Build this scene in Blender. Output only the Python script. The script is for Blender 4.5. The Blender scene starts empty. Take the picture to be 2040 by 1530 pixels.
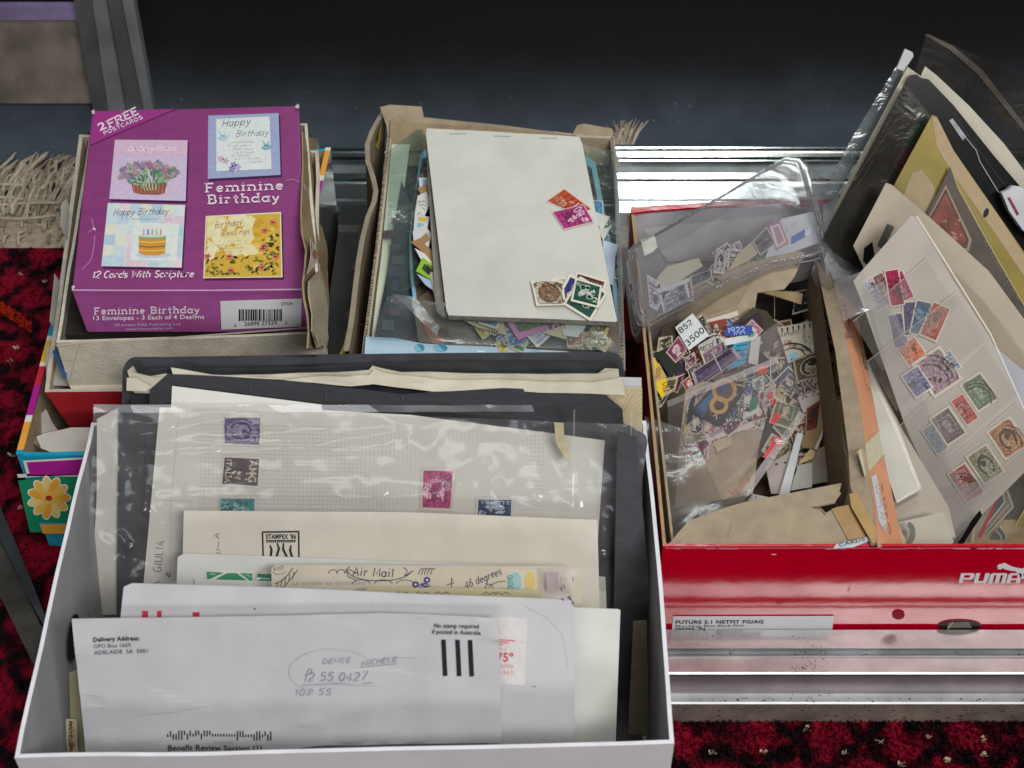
import bpy, bmesh, math, random
from mathutils import Vector, Matrix, noise
from mathutils.geometry import tessellate_polygon

S = bpy.context.scene
COL = S.collection
R = math.radians
random.seed(7)

# ---------------------------------------------------------------- camera, world, lights
FPX, CX, CY, PITCH, HCAM = 2900.0, 1020.0, 765.0, R(45), 0.825
cam = bpy.data.cameras.new('camera')
cam.sensor_width = 36.0
cam.lens = FPX / 2040.0 * 36.0
cam.clip_start, cam.clip_end = 0.01, 60
cam.dof.use_dof = True
cam.dof.focus_distance = 1.0
cam.dof.aperture_fstop = 13.0
camo = bpy.data.objects.new('camera', cam)
camo.location = (0, 0, HCAM)
camo.rotation_euler = (math.pi / 2 - PITCH, 0, 0)
COL.objects.link(camo)
S.camera = camo

W = bpy.data.worlds.new("World")
S.world = W
W.use_nodes = True
W.node_tree.nodes['Background'].inputs[0].default_value = (0.80, 0.88, 1.0, 1)
W.node_tree.nodes['Background'].inputs[1].default_value = 0.05


def lamp(name, loc, target, sx, sy, watts, col=(1, 1, 1)):
    l = bpy.data.lights.new(name, 'AREA')
    l.shape = 'RECTANGLE'
    l.size, l.size_y, l.energy, l.color = sx, sy, watts, col
    o = bpy.data.objects.new(name, l)
    o.location = loc
    o.rotation_euler = (Vector(target) - Vector(loc)).to_track_quat('-Z', 'Y').to_euler()
    COL.objects.link(o)
    o['kind'] = 'structure'
    return o


lamp('tube_light', (0.5, 2.15, 2.35), (0, 0.8, 0), 1.5, 0.10, 15, (0.93, 1.0, 0.98))
lamp('tube_light', (0.53, 4.05, 2.30), (0.1, 0.9, 0), 0.46, 0.20, 16, (0.93, 1.0, 0.98))
lamp('ceiling_light', (0.30, 0.05, 2.5), (0.0, 0.75, 0), 1.1, 0.4, 24, (1.0, 0.98, 0.95))
lamp('shop_light', (1.05, -1.15, 2.25), (0.05, 0.75, 0.1), 1.2, 0.45, 60, (1.0, 0.97, 0.94))
lamp('window_light', (-0.40, -2.15, 1.18), (-0.05, 0.65, 0.1), 1.7, 0.55, 20, (0.96, 0.98, 1.0))  # added unseen lamp for sleeve glints and front fill

S.view_settings.view_transform = 'Standard'
S.view_settings.look = 'None'
S.view_settings.exposure = -0.12
S.view_settings.gamma = 1.0
S.render.engine = 'CYCLES'
cy = S.cycles
cy.use_denoising = True
cy.max_bounces = 10
cy.transparent_max_bounces = 24
cy.glossy_bounces = 4
cy.diffuse_bounces = 3
cy.caustics_reflective = False
cy.caustics_refractive = False
cy.sample_clamp_indirect = 6

# ---------------------------------------------------------------- colours and materials


def lin(h):
    h = h.lstrip('#')
    out = []
    for i in (0, 2, 4):
        v = int(h[i:i + 2], 16) / 255
        out.append(v / 12.92 if v <= 0.04045 else ((v + 0.055) / 1.055) ** 2.4)
    return (*out, 1)


_M = {}


def mat(h, rough=0.6, spec=0.3, var=0.06, scale=60, bump=0.0, bscale=300, metal=0.0, coat=0.0, kind=''):
    key = (h, rough, spec, var, scale, bump, bscale, metal, coat, kind)
    if key in _M:
        return _M[key]
    m = bpy.data.materials.new(kind or 'ink_' + h.strip('#'))
    m.use_nodes = True
    nt = m.node_tree
    b = nt.nodes['Principled BSDF']
    b.inputs['Roughness'].default_value = rough
    b.inputs['Specular IOR Level'].default_value = spec
    b.inputs['Metallic'].default_value = metal
    b.inputs['Coat Weight'].default_value = coat
    b.inputs['Coat Roughness'].default_value = 0.08
    c = lin(h)
    b.inputs['Base Color'].default_value = c
    if var or bump:
        tc = nt.nodes.new('ShaderNodeTexCoord')
    if var:
        n = nt.nodes.new('ShaderNodeTexNoise')
        n.inputs['Scale'].default_value = scale
        n.inputs['Detail'].default_value = 6
        nt.links.new(tc.outputs['Object'], n.inputs['Vector'])
        mx = nt.nodes.new('ShaderNodeValToRGB')
        mx.color_ramp.elements[0].position = 0.3
        mx.color_ramp.elements[1].position = 0.7
        mx.color_ramp.elements[0].color = tuple(max(0, v * (1 - var * 1.6)) for v in c[:3]) + (1,)
        mx.color_ramp.elements[1].color = tuple(min(1, v * (1 + var)) for v in c[:3]) + (1,)
        nt.links.new(n.outputs['Fac'], mx.inputs['Fac'])
        nt.links.new(mx.outputs['Color'], b.inputs['Base Color'])
    if bump:
        n2 = nt.nodes.new('ShaderNodeTexNoise')
        n2.inputs['Scale'].default_value = bscale
        n2.inputs['Detail'].default_value = 4
        nt.links.new(tc.outputs['Object'], n2.inputs['Vector'])
        bp = nt.nodes.new('ShaderNodeBump')
        bp.inputs['Strength'].default_value = bump
        bp.inputs['Distance'].default_value = 0.002
        nt.links.new(n2.outputs['Fac'], bp.inputs['Height'])
        nt.links.new(bp.outputs['Normal'], b.inputs['Normal'])
    _M[key] = m
    return m


def ink(h, rough=0.55):
    return mat(h, rough, 0.25, 0.05, 250)


def engr(h):
    return mat(h, 0.6, 0.2, 0.42, 620, kind='engraved_' + h.strip('#'))


def paper(h, bump=0.12):
    return mat(h, 0.7, 0.2, 0.05, 35, bump, 60, kind='paper_' + h.strip('#'))


def card(h):
    return mat(h, 0.8, 0.15, 0.10, 90, 0.25, 500, kind='cardboard_' + h.strip('#'))


def plastic(name, haze=0.06, gloss=0.9, tint='#ffffff', rough=0.06, bump=0.0, bscale=40, white='#e8e8ee'):
    if name in _M:
        return _M[name]
    m = bpy.data.materials.new(name)
    m.use_nodes = True
    nt = m.node_tree
    nt.nodes.remove(nt.nodes['Principled BSDF'])
    out = nt.nodes['Material Output']
    tr = nt.nodes.new('ShaderNodeBsdfTransparent')
    tr.inputs[0].default_value = lin(tint)
    df = nt.nodes.new('ShaderNodeBsdfDiffuse')
    df.inputs[0].default_value = lin(white)
    gl = nt.nodes.new('ShaderNodeBsdfGlossy')
    gl.inputs['Roughness'].default_value = rough
    gl.inputs[0].default_value = (gloss, gloss, gloss, 1)
    tc = nt.nodes.new('ShaderNodeTexCoord')
    ns = nt.nodes.new('ShaderNodeTexNoise')
    ns.inputs['Scale'].default_value = 22
    ns.inputs['Detail'].default_value = 5
    nt.links.new(tc.outputs['Object'], ns.inputs['Vector'])
    mr = nt.nodes.new('ShaderNodeMapRange')
    mr.inputs[1].default_value = 0.3
    mr.inputs[2].default_value = 0.75
    mr.inputs[3].default_value = haze * 0.35
    mr.inputs[4].default_value = haze * 1.7
    nt.links.new(ns.outputs['Fac'], mr.inputs[0])
    m1 = nt.nodes.new('ShaderNodeMixShader')
    nt.links.new(mr.outputs[0], m1.inputs[0])
    nt.links.new(tr.outputs[0], m1.inputs[1])
    nt.links.new(df.outputs[0], m1.inputs[2])
    lw = nt.nodes.new('ShaderNodeLayerWeight')
    lw.inputs['Blend'].default_value = 0.5
    pw = nt.nodes.new('ShaderNodeMath')
    pw.operation = 'POWER'
    pw.inputs[1].default_value = 4.0
    nt.links.new(lw.outputs['Facing'], pw.inputs[0])
    fr = nt.nodes.new('ShaderNodeMath')
    fr.operation = 'MULTIPLY_ADD'
    fr.inputs[1].default_value = 0.75
    fr.inputs[2].default_value = 0.035
    nt.links.new(pw.outputs[0], fr.inputs[0])
    m2 = nt.nodes.new('ShaderNodeMixShader')
    nt.links.new(fr.outputs[0], m2.inputs[0])
    nt.links.new(m1.outputs[0], m2.inputs[1])
    nt.links.new(gl.outputs[0], m2.inputs[2])
    nt.links.new(m2.outputs[0], out.inputs['Surface'])
    if bump:
        n2 = nt.nodes.new('ShaderNodeTexNoise')
        n2.inputs['Scale'].default_value = bscale
        n2.inputs['Detail'].default_value = 3
        n2.inputs['Distortion'].default_value = 1.2
        nt.links.new(tc.outputs['Object'], n2.inputs['Vector'])
        bp = nt.nodes.new('ShaderNodeBump')
        bp.inputs['Strength'].default_value = bump
        bp.inputs['Distance'].default_value = 0.01
        nt.links.new(n2.outputs['Fac'], bp.inputs['Height'])
        nt.links.new(bp.outputs['Normal'], gl.inputs['Normal'])
    _M[name] = m
    return m


# ---------------------------------------------------------------- places in space


def ray(u, v):
    x, y = (u - CX) / FPX, (CY - v) / FPX
    s, c = math.sin(PITCH), math.cos(PITCH)
    return Vector((x, c + y * s, -s + y * c))


EYE = Vector((0, 0, HCAM))


def atz(u, v, z):
    d = ray(u, v)
    return EYE + d * ((z - HCAM) / d.z)


def aty(u, v, Y):
    d = ray(u, v)
    return EYE + d * (Y / d.y)


class Fr:
    """a plane standing in the scene; pixels of the photo are cast onto it"""

    def __init__(s, o, A, B, N, bend=None):
        s.o, s.A, s.B, s.N, s.bend = o, A, B, N, bend

    def ab(s, u, v):
        d = ray(u, v)
        t = (s.o - EYE).dot(s.N) / d.dot(s.N)
        q = EYE + d * t - s.o
        return q.dot(s.A), q.dot(s.B)

    def w(s, a, b, n=0.0):
        if s.bend:
            n = n + s.bend(a, b)
        return s.o + s.A * a + s.B * b + s.N * n

    def pt(s, u, v, n=0.0):
        a, b = s.ab(u, v)
        return s.w(a, b, n)

    def off(s, d, bend='same'):
        return Fr(s.o + s.N * d, s.A, s.B, s.N, s.bend if bend == 'same' else bend)


def orient(o, lean, yaw, side, bend):
    M = Matrix.Rotation(R(yaw), 3, 'Z') @ Matrix.Rotation(R(lean), 3, 'X') @ Matrix.Rotation(R(side), 3, 'Y')
    return Fr(o, M @ Vector((1, 0, 0)), M @ Vector((0, 1, 0)), M @ Vector((0, 0, 1)), bend)


def HF(z, px, lean=0, yaw=0, side=0, bend=None):
    return orient(atz(px[0], px[1], z), lean, yaw, side, bend)


def YF(Y, px, lean=60, yaw=0, side=0, bend=None):
    return orient(aty(px[0], px[1], Y), lean, yaw, side, bend)


def PF(p0, p1, p2, bend=None):
    A = (p1 - p0).normalized()
    N = A.cross(p2 - p0).normalized()
    if N.dot(EYE - p0) < 0:
        N = -N
    return Fr(p0.copy(), A, N.cross(A), N, bend)


def creases(fr, lines, base=None):
    """raised fold lines (pixel polylines with height and width in metres) on a film"""
    segs = []
    for pts, h, w in lines:
        ab = [fr.ab(*p) for p in pts]
        n = len(ab) - 1
        for i in range(n):
            segs.append((ab[i], ab[i + 1], h, w, i == 0, i == n - 1))

    def f(a, b):
        z = base(a, b) if base else 0.0
        for (x0, y0), (x1, y1), h, w, st, en in segs:
            dx, dy = x1 - x0, y1 - y0
            L2 = dx * dx + dy * dy
            t = ((a - x0) * dx + (b - y0) * dy) / L2
            if t < -.1 or t > 1.1:
                continue
            k = 1.0
            if st:
                k *= min(1, max(0, t * 4))
            if en:
                k *= min(1, max(0, (1 - t) * 4))
            tt = min(1, max(0, t))
            d2 = (a - x0 - dx * tt) ** 2 + (b - y0 - dy * tt) ** 2
            if d2 < 9 * w * w:
                z += h * k * math.exp(-d2 / (w * w))
        return z
    return f


def wob(amp, k, seed=0, k2=None):
    def f(a, b):
        return amp * noise.noise(Vector((a * k + seed, b * (k2 or k) - seed * 1.7, seed * 0.37)))
    return f


# ---------------------------------------------------------------- meshes


class MB:
    def __init__(s):
        s.v, s.f, s.m, s.mats, s.sm = [], [], [], [], []

    def mi(s, m):
        if m not in s.mats:
            s.mats.append(m)
        return s.mats.index(m)

    def add(s, vs, fs, m, smooth=False):
        k = len(s.v)
        s.v.extend(vs)
        i = s.mi(m)
        for f in fs:
            s.f.append([q + k for q in f])
            s.m.append(i)
            s.sm.append(smooth)

    def build(s, name, parent=None, label=None, cat=None, group=None, kind=None, bevel=0, merge=False):
        xs = [p.x for p in s.v]
        ys = [p.y for p in s.v]
        loc = Vector(((min(xs) + max(xs)) / 2, (min(ys) + max(ys)) / 2, min(p.z for p in s.v)))
        me = bpy.data.meshes.new(name)
        me.from_pydata([p - loc for p in s.v], [], s.f)
        for m in s.mats:
            me.materials.append(m)
        me.polygons.foreach_set('material_index', s.m)
        me.polygons.foreach_set('use_smooth', s.sm)
        if merge:
            bm = bmesh.new()
            bm.from_mesh(me)
            bmesh.ops.remove_doubles(bm, verts=bm.verts, dist=1e-6)
            bmesh.ops.recalc_face_normals(bm, faces=bm.faces)
            bm.to_mesh(me)
            bm.free()
        me.update()
        o = bpy.data.objects.new(name, me)
        COL.objects.link(o)
        if parent is not None:
            o.parent = parent
            o.location = loc - PLOC[parent.name]
        else:
            o.location = loc
        PLOC[o.name] = loc
        if bevel:
            bv = o.modifiers.new('bevel', 'BEVEL')
            bv.width = bevel
            bv.segments = 2
            bv.limit_method = 'ANGLE'
            bv.angle_limit = R(50)
        tag(o, label, cat, group, kind)
        return o


PLOC = {}


def tag(o, label=None, cat=None, group=None, kind=None):
    if label:
        o['label'] = label
    if cat:
        o['category'] = cat
    if group:
        o['group'] = group
    if kind:
        o['kind'] = kind
    return o


def thing(name, label, cat, loc, group=None):
    o = bpy.data.objects.new(name, None)
    o.empty_display_size = 0.02
    o.location = loc
    COL.objects.link(o)
    PLOC[o.name] = Vector(loc)
    return tag(o, label, cat, group)


LAY = 0.00016


def split(vs, fs, lim):
    """split long edges so that prints follow a bent sheet (vs are 2-D)"""
    for _ in range(5):
        mid, nf, done = {}, [], True

        def m(i, j):
            k = (min(i, j), max(i, j))
            if k not in mid:
                mid[k] = len(vs)
                vs.append(((vs[i][0] + vs[j][0]) / 2, (vs[i][1] + vs[j][1]) / 2))
            return mid[k]
        for a, b, c in fs:
            L = max(math.hypot(vs[i][0] - vs[j][0], vs[i][1] - vs[j][1]) for i, j in ((a, b), (b, c), (c, a)))
            if L > lim:
                x, y, z = m(a, b), m(b, c), m(c, a)
                nf += [(a, x, z), (x, b, y), (z, y, c), (x, y, z)]
                done = False
            else:
                nf.append((a, b, c))
        fs = nf
        if done:
            break
    return vs, fs


def poly(mb, fr, pts, m, lay=1, n=None):
    tri = tessellate_polygon([[Vector((p[0], p[1], 0)) for p in pts]])
    vs = [(p[0], p[1]) for p in pts]
    fs = [tuple(t) for t in tri]
    if fr.bend:
        vs, fs = split(vs, fs, 26)
    h = lay * LAY if n is None else n
    W3 = [fr.pt(u, v, h) for u, v in vs]
    out = []
    for t in fs:
        nn = (W3[t[1]] - W3[t[0]]).cross(W3[t[2]] - W3[t[0]])
        out.append(t if nn.dot(fr.N) > 0 else (t[0], t[2], t[1]))
    mb.add(W3, out, m, bool(fr.bend))


def slab(mb, fr, pts, m, t=0.0003, side=None, n=0.0, back=None):
    tri = tessellate_polygon([[Vector((p[0], p[1], 0)) for p in pts]])
    vs = [(p[0], p[1]) for p in pts]
    fs = [tuple(q) for q in tri]
    N = len(pts)
    if fr.bend:
        # outline is densified first so that the rim stays closed
        dp = []
        for i in range(N):
            p, q = pts[i], pts[(i + 1) % N]
            k = max(1, int(math.hypot(p[0] - q[0], p[1] - q[1]) / 30))
            dp += [(p[0] + (q[0] - p[0]) * j / k, p[1] + (q[1] - p[1]) * j / k) for j in range(k)]
        pts, N = dp, len(dp)
        vs = list(dp)
        fs = [tuple(q) for q in tessellate_polygon([[Vector((p[0], p[1], 0)) for p in dp]])]
        tv, tf = split(list(vs), fs, 34)
    else:
        tv, tf = vs, fs
    top = [fr.pt(u, v, n) for u, v in tv]
    bot = [fr.pt(u, v, n) - fr.N * t for u, v in tv]
    up = []
    for q in tf:
        nn = (top[q[1]] - top[q[0]]).cross(top[q[2]] - top[q[0]])
        up.append(q if nn.dot(fr.N) > 0 else (q[0], q[2], q[1]))
    mb.add(top, up, m, bool(fr.bend))
    mb.add(bot, [(a, c, b) for a, b, c in up], back or side or m)
    rt = [fr.pt(u, v, n) for u, v in pts]
    rb = [p - fr.N * t for p in rt]
    area = sum(pts[i][0] * pts[(i + 1) % N][1] - pts[(i + 1) % N][0] * pts[i][1] for i in range(N))
    qs = [(i, (i + 1) % N, N + (i + 1) % N, N + i) for i in range(N)]
    if area < 0:
        qs = [q[::-1] for q in qs]
    mb.add(rt + rb, [q[::-1] for q in qs], side or m)


def lerp(p, q, t):
    return (p[0] + (q[0] - p[0]) * t, p[1] + (q[1] - p[1]) * t)


def Q(c):
    """bilinear map of a quad TL,TR,BR,BL: (s right, t down) -> pixel"""
    def f(s, t):
        return lerp(lerp(c[0], c[1], s), lerp(c[3], c[2], s), t)
    return f


def cq(cx, cy, w, h, deg=0, sk=0):
    a = R(deg)
    ca, sa = math.cos(a), math.sin(a)
    out = []
    for x, y in ((-1, -1), (1, -1), (1, 1), (-1, 1)):
        X, Y = x * w / 2 + sk * y * h / 2, y * h / 2
        out.append((cx + X * ca - Y * sa, cy + X * sa + Y * ca))
    return out


def grid(mb, fr, c, m, nu=20, nv=20, t=0.0002, n=0.0, two=True):
    q = Q(c)
    top = [fr.pt(*q(i / nu, j / nv), n) for j in range(nv + 1) for i in range(nu + 1)]
    k = nu + 1
    fs = [(j * k + i, (j + 1) * k + i, (j + 1) * k + i + 1, j * k + i + 1) for j in range(nv) for i in range(nu)]
    a, b, d = top[fs[0][0]], top[fs[0][1]], top[fs[0][3]]
    if (b - a).cross(d - a).dot(fr.N) < 0:
        fs = [f[::-1] for f in fs]
    mb.add(top, fs, m, True)
    if two:
        bot = [p - fr.N * t for p in top]
        mb.add(bot, [f[::-1] for f in fs], m, True)
        rim = [i for i in range(k)] + [j * k + nu for j in range(1, nv + 1)] + [nv * k + i for i in range(nu - 1, -1, -1)] + [j * k for j in range(nv - 1, 0, -1)]
        L = len(rim)
        mb.add([top[i] for i in rim] + [bot[i] for i in rim], [(i, (i + 1) % L, L + (i + 1) % L, L + i) for i in range(L)], m)


def ribbon(mb, fr, pts, w, m, lay=2, taper=False):
    if len(pts) < 2:
        return
    L, Rr = [], []
    for i, p in enumerate(pts):
        a, b = pts[max(0, i - 1)], pts[min(len(pts) - 1, i + 1)]
        dx, dy = b[0] - a[0], b[1] - a[1]
        d = math.hypot(dx, dy) or 1
        ww = w * (0.35 + 0.65 * math.sin(math.pi * (i + 0.5) / len(pts))) if taper else w
        nx, ny = -dy / d * ww / 2, dx / d * ww / 2
        L.append((p[0] + nx, p[1] + ny))
        Rr.append((p[0] - nx, p[1] - ny))
    vs = [fr.pt(u, v, lay * LAY) for u, v in L + Rr]
    k = len(pts)
    fs = [(i, i + 1, k + i + 1, k + i) for i in range(k - 1)]
    a, b, d = vs[0], vs[1], vs[k]
    if (b - a).cross(d - a).dot(fr.N) < 0:
        fs = [f[::-1] for f in fs]
    mb.add(vs, fs, m)


def ell(cx, cy, rx, ry, n=20, deg=0, jit=0):
    a = R(deg)
    out = []
    for i in range(n):
        t = 2 * math.pi * i / n
        k = 1 + (random.uniform(-jit, jit) if jit else 0)
        x, y = rx * k * math.cos(t), ry * k * math.sin(t)
        out.append((cx + x * math.cos(a) - y * math.sin(a), cy + x * math.sin(a) + y * math.cos(a)))
    return out


def arc(cx, cy, rx, ry, a0, a1, n=14):
    return [(cx + rx * math.cos(R(a0 + (a1 - a0) * i / n)), cy + ry * math.sin(R(a0 + (a1 - a0) * i / n))) for i in range(n + 1)]


# ---------------------------------------------------------------- lettering
_T = {}


def glyphs(s, bold=0.0):
    k = (s, bold)
    if k not in _T:
        cu = bpy.data.curves.new('t', 'FONT')
        cu.body = s
        cu.size = 1.0
        cu.resolution_u = 3
        cu.offset = bold
        cu.space_character = 1.0 + bold * 3
        ob = bpy.data.objects.new('t', cu)
        COL.objects.link(ob)
        dg = bpy.context.evaluated_depsgraph_get()
        ev = ob.evaluated_get(dg)
        me = ev.to_mesh()
        vs = [(p.co.x, p.co.y) for p in me.vertices]
        fs = [tuple(p.vertices) for p in me.polygons]
        ev.to_mesh_clear()
        bpy.data.objects.remove(ob)
        bpy.data.curves.remove(cu)
        _T[k] = (vs, fs)
    return _T[k]


def text(mb, fr, s, p0, p1, m, lay=3, h=None, shear=0.0, bold=0.0, q=None):
    """type s along the baseline p0->p1 (pixels); h = cap height in pixels"""
    vs, fs = glyphs(s, bold)
    if not vs:
        return
    x0, x1 = min(v[0] for v in vs), max(v[0] for v in vs)
    dx, dy = p1[0] - p0[0], p1[1] - p0[1]
    L = math.hypot(dx, dy)
    k = L / (x1 - x0)
    ky = (h / 0.70) if h else k
    ex, ey = dx / L, dy / L
    out = []
    for x, y in vs:
        X, Y = (x - x0 + y * shear) * k, y * ky
        u, v = p0[0] + ex * X + ey * Y, p0[1] + ey * X - ex * Y
        if q:
            u, v = q(u, v)
        out.append(fr.pt(u, v, lay * LAY))
    ff = []
    for f in fs:
        nn = (out[f[1]] - out[f[0]]).cross(out[f[2]] - out[f[0]])
        ff.append(f if nn.dot(fr.N) > 0 else f[::-1])
    mb.add(out, ff, m)


def _a(cx, cy, rx, ry, a0, a1, n=8):
    return [(cx + rx * math.cos(R(a0 + (a1 - a0) * i / n)), cy + ry * math.sin(R(a0 + (a1 - a0) * i / n))) for i in range(n + 1)]


G = {
    'A': (6, [[(0, 0), (3, 10), (6, 0)], [(1.2, 3.6), (4.8, 3.6)]]),
    'B': (6, [[(.5, 0), (.5, 10)], [(.5, 10), (3, 10)] + _a(3, 7.6, 2.3, 2.4, 90, -90) + [(.5, 5.2)], [(3, 5.2)] + _a(3, 2.6, 2.8, 2.6, 90, -90) + [(.5, 0)]]),
    'C': (6, [_a(3.2, 5, 3, 5, 50, 310)]),
    'D': (6.5, [[(.5, 0), (.5, 10)], [(.5, 10), (2, 10)] + _a(2, 5, 4, 5, 90, -90) + [(.5, 0)]]),
    'E': (5.5, [[(.5, 0), (.5, 10)], [(.5, 10), (5, 10)], [(.5, 5.2), (4, 5.2)], [(.5, 0), (5, 0)]]),
    'F': (5.5, [[(.5, 0), (.5, 10)], [(.5, 10), (5.2, 10)], [(.5, 5.2), (4, 5.2)]]),
    'G': (6.5, [_a(3.2, 5, 3, 5, 50, 330), [(3.8, 4.2), (6, 4.2), (6, 1)]]),
    'H': (6.5, [[(.5, 0), (.5, 10)], [(6, 0), (6, 10)], [(.5, 5), (6, 5)]]),
    'I': (2, [[(1, 0), (1, 10)]]),
    'K': (6, [[(.5, 0), (.5, 10)], [(5.5, 10), (.8, 4.6)], [(2, 6), (5.8, 0)]]),
    'L': (5.5, [[(.5, 10), (.5, 0), (5, 0)]]),
    'M': (8, [[(.5, 0), (1, 10), (4, 2), (7, 10), (7.6, 0)]]),
    'N': (7, [[(.5, 0), (.5, 10), (6, 0), (6, 10)]]),
    'O': (6.5, [_a(3.2, 5, 3, 5, 0, 360, 14)]),
    'P': (6, [[(.5, 0), (.5, 10)], [(.5, 10), (3, 10)] + _a(3, 7.4, 2.6, 2.6, 90, -90) + [(.5, 4.8)]]),
    'R': (6.5, [[(.5, 0), (.5, 10)], [(.5, 10), (3, 10)] + _a(3, 7.5, 2.4, 2.5, 90, -90) + [(.5, 5)], [(3, 5), (6, 0)]]),
    'S': (6, [_a(3, 7.5, 2.5, 2.5, 30, 270) + _a(3, 2.5, 2.7, 2.5, 90, -150)]),
    'T': (6, [[(3, 0), (3, 10)], [(0, 10), (6, 10)]]),
    'U': (6.5, [[(.5, 10), (.5, 3)] + _a(3.2, 3, 2.7, 3, 180, 360) + [(5.9, 10)]]),
    'V': (6, [[(0, 10), (3, 0), (6, 10)]]),
    'W': (9, [[(0, 10), (2, 0), (4.5, 8), (7, 0), (9, 10)]]),
    'X': (6, [[(0, 0), (6, 10)], [(0, 10), (6, 0)]]),
    'Y': (6, [[(0, 10), (3, 5), (6, 10)], [(3, 5), (3, 0)]]),
    'J': (4, [[(3, 10), (3, 2), (2, 0), (0, 1)]]),
    'v': (5, [[(.3, 6.2), (2.5, 0), (4.7, 6.2)]]),
    'Z': (6, [[(0, 10), (6, 10), (0, 0), (6, 0)]]),
    '0': (6, [_a(3, 5, 2.6, 5, 0, 360, 14)]),
    '1': (3, [[(.3, 7.8), (2, 10), (2, 0)]]),
    '2': (6, [_a(3, 7.2, 2.6, 2.8, 170, -30) + [(.3, 0), (5.8, 0)]]),
    '3': (6, [_a(2.6, 7.6, 2.5, 2.4, 140, -90), _a(2.6, 2.6, 2.9, 2.6, 90, -140)]),
    '4': (6, [[(4.4, 0), (4.4, 10), (0, 3), (6, 3)]]),
    '5': (6, [[(5.4, 10), (1.2, 10), (.8, 5.8)] + _a(2.8, 3.1, 2.9, 3.1, 110, -140)]),
    '6': (6, [[(4.8, 10), (1.4, 6), (.4, 3)] + _a(3, 2.9, 2.6, 2.9, 180, 540, 12)]),
    '7': (6, [[(.2, 10), (5.8, 10), (2.2, 0)]]),
    '8': (6, [_a(3, 7.5, 2.3, 2.5, 0, 360, 12), _a(3, 2.6, 2.7, 2.6, 0, 360, 12)]),
    '9': (6, [_a(3, 7.2, 2.6, 2.8, 0, 360, 12), [(5.6, 7), (4.6, 0)]]),
    'a': (5.6, [_a(2.6, 3, 2.4, 3, 20, 340), [(5, 6.2), (5, 0)]]),
    'b': (5.6, [[(.5, 10), (.5, 0)], _a(2.8, 3, 2.4, 3, -180, 180, 10)]),
    'c': (5, [_a(2.8, 3.1, 2.5, 3.1, 45, 315)]),
    'd': (5.8, [_a(2.6, 3, 2.4, 3, 0, 360, 10), [(5.1, 10), (5.1, 0)]]),
    'e': (5.2, [[(.4, 3.3), (4.9, 3.3)] + _a(2.6, 3.1, 2.3, 3.1, 5, 315)]),
    'f': (4, [_a(3, 8, 1.8, 2, 40, 180, 5) + [(1.2, 0)], [(0, 6.2), (3.4, 6.2)]]),
    'g': (5.6, [_a(2.6, 3.2, 2.3, 2.9, 0, 360, 10), [(5, 6.2), (4.9, -1)] + _a(2.8, -1.2, 2.1, 1.9, 0, -150, 6)]),
    'h': (5.8, [[(.7, 10), (.7, 0)], [(.7, 4)] + _a(2.9, 4, 2.2, 2.3, 180, 0, 6) + [(5.1, 0)]]),
    'i': (2.6, [[(1.3, 6.3), (1.3, 0)], [(1.3, 8.8), (1.3, 9.6)]]),
    'k': (5, [[(.5, 10), (.5, 0)], [(4.4, 6.2), (.7, 2.8)], [(2, 4), (4.8, 0)]]),
    'l': (2.4, [[(1.2, 10), (1.2, 0)]]),
    'm': (9, [[(.7, 6.3), (.7, 0)], [(.7, 4)] + _a(2.7, 4, 2, 2.3, 180, 0, 6) + [(4.7, 0)], [(4.7, 4)] + _a(6.6, 4, 1.9, 2.3, 180, 0, 6) + [(8.5, 0)]]),
    'n': (5.8, [[(.7, 6.3), (.7, 0)], [(.7, 4)] + _a(2.9, 4, 2.2, 2.3, 180, 0, 6) + [(5.1, 0)]]),
    'o': (5.6, [_a(2.8, 3.1, 2.4, 3.1, 0, 360, 12)]),
    'p': (5.6, [[(.6, 6.2), (.6, -3.4)], _a(2.8, 3, 2.4, 3, -180, 180, 10)]),
    'r': (4.4, [[(.8, 6.3), (.8, 0)], [(.8, 3.6)] + _a(2.8, 4, 2, 2.2, 180, 60, 5)]),
    's': (4.8, [_a(2.4, 4.7, 1.9, 1.6, 30, 270, 6) + _a(2.4, 1.6, 2.1, 1.6, 90, -150, 6)]),
    't': (4, [[(1.7, 9), (1.7, 1.4)] + _a(3, 1.4, 1.3, 1.4, 180, 290, 5), [(0, 6.2), (3.6, 6.2)]]),
    'u': (5.8, [[(.7, 6.2), (.7, 2.4)] + _a(2.9, 2.4, 2.2, 2.4, 180, 360, 6) + [(5.1, 6.2)], [(5.1, 6), (5.1, 0)]]),
    'w': (8, [[(.3, 6.2), (2, 0), (4, 5), (6, 0), (7.7, 6.2)]]),
    'y': (5.4, [[(.5, 6.2), (2.8, .4)], [(5.1, 6.2), (2.4, -2), (1, -3.2), (.2, -3)]]),
    '&': (6, [[(5.5, 0), (1.5, 7)] + _a(2.8, 8.2, 1.4, 1.6, 200, -20, 6) + [(.8, 3)] + _a(2.5, 2, 2, 2, 170, 350, 6) + [(5.5, 4)]]),
    '$': (5, [_a(2.5, 7, 2, 2, 30, 270, 6) + _a(2.5, 3, 2.1, 2, 90, -150, 6), [(2.5, 10.5), (2.5, -.5)]]),
    '-': (4, [[(.6, 4.5), (3.4, 4.5)]]),
    '.': (2, [[(.8, 0), (1.2, .6)]]),
    ' ': (3.2, []),
}


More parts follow.
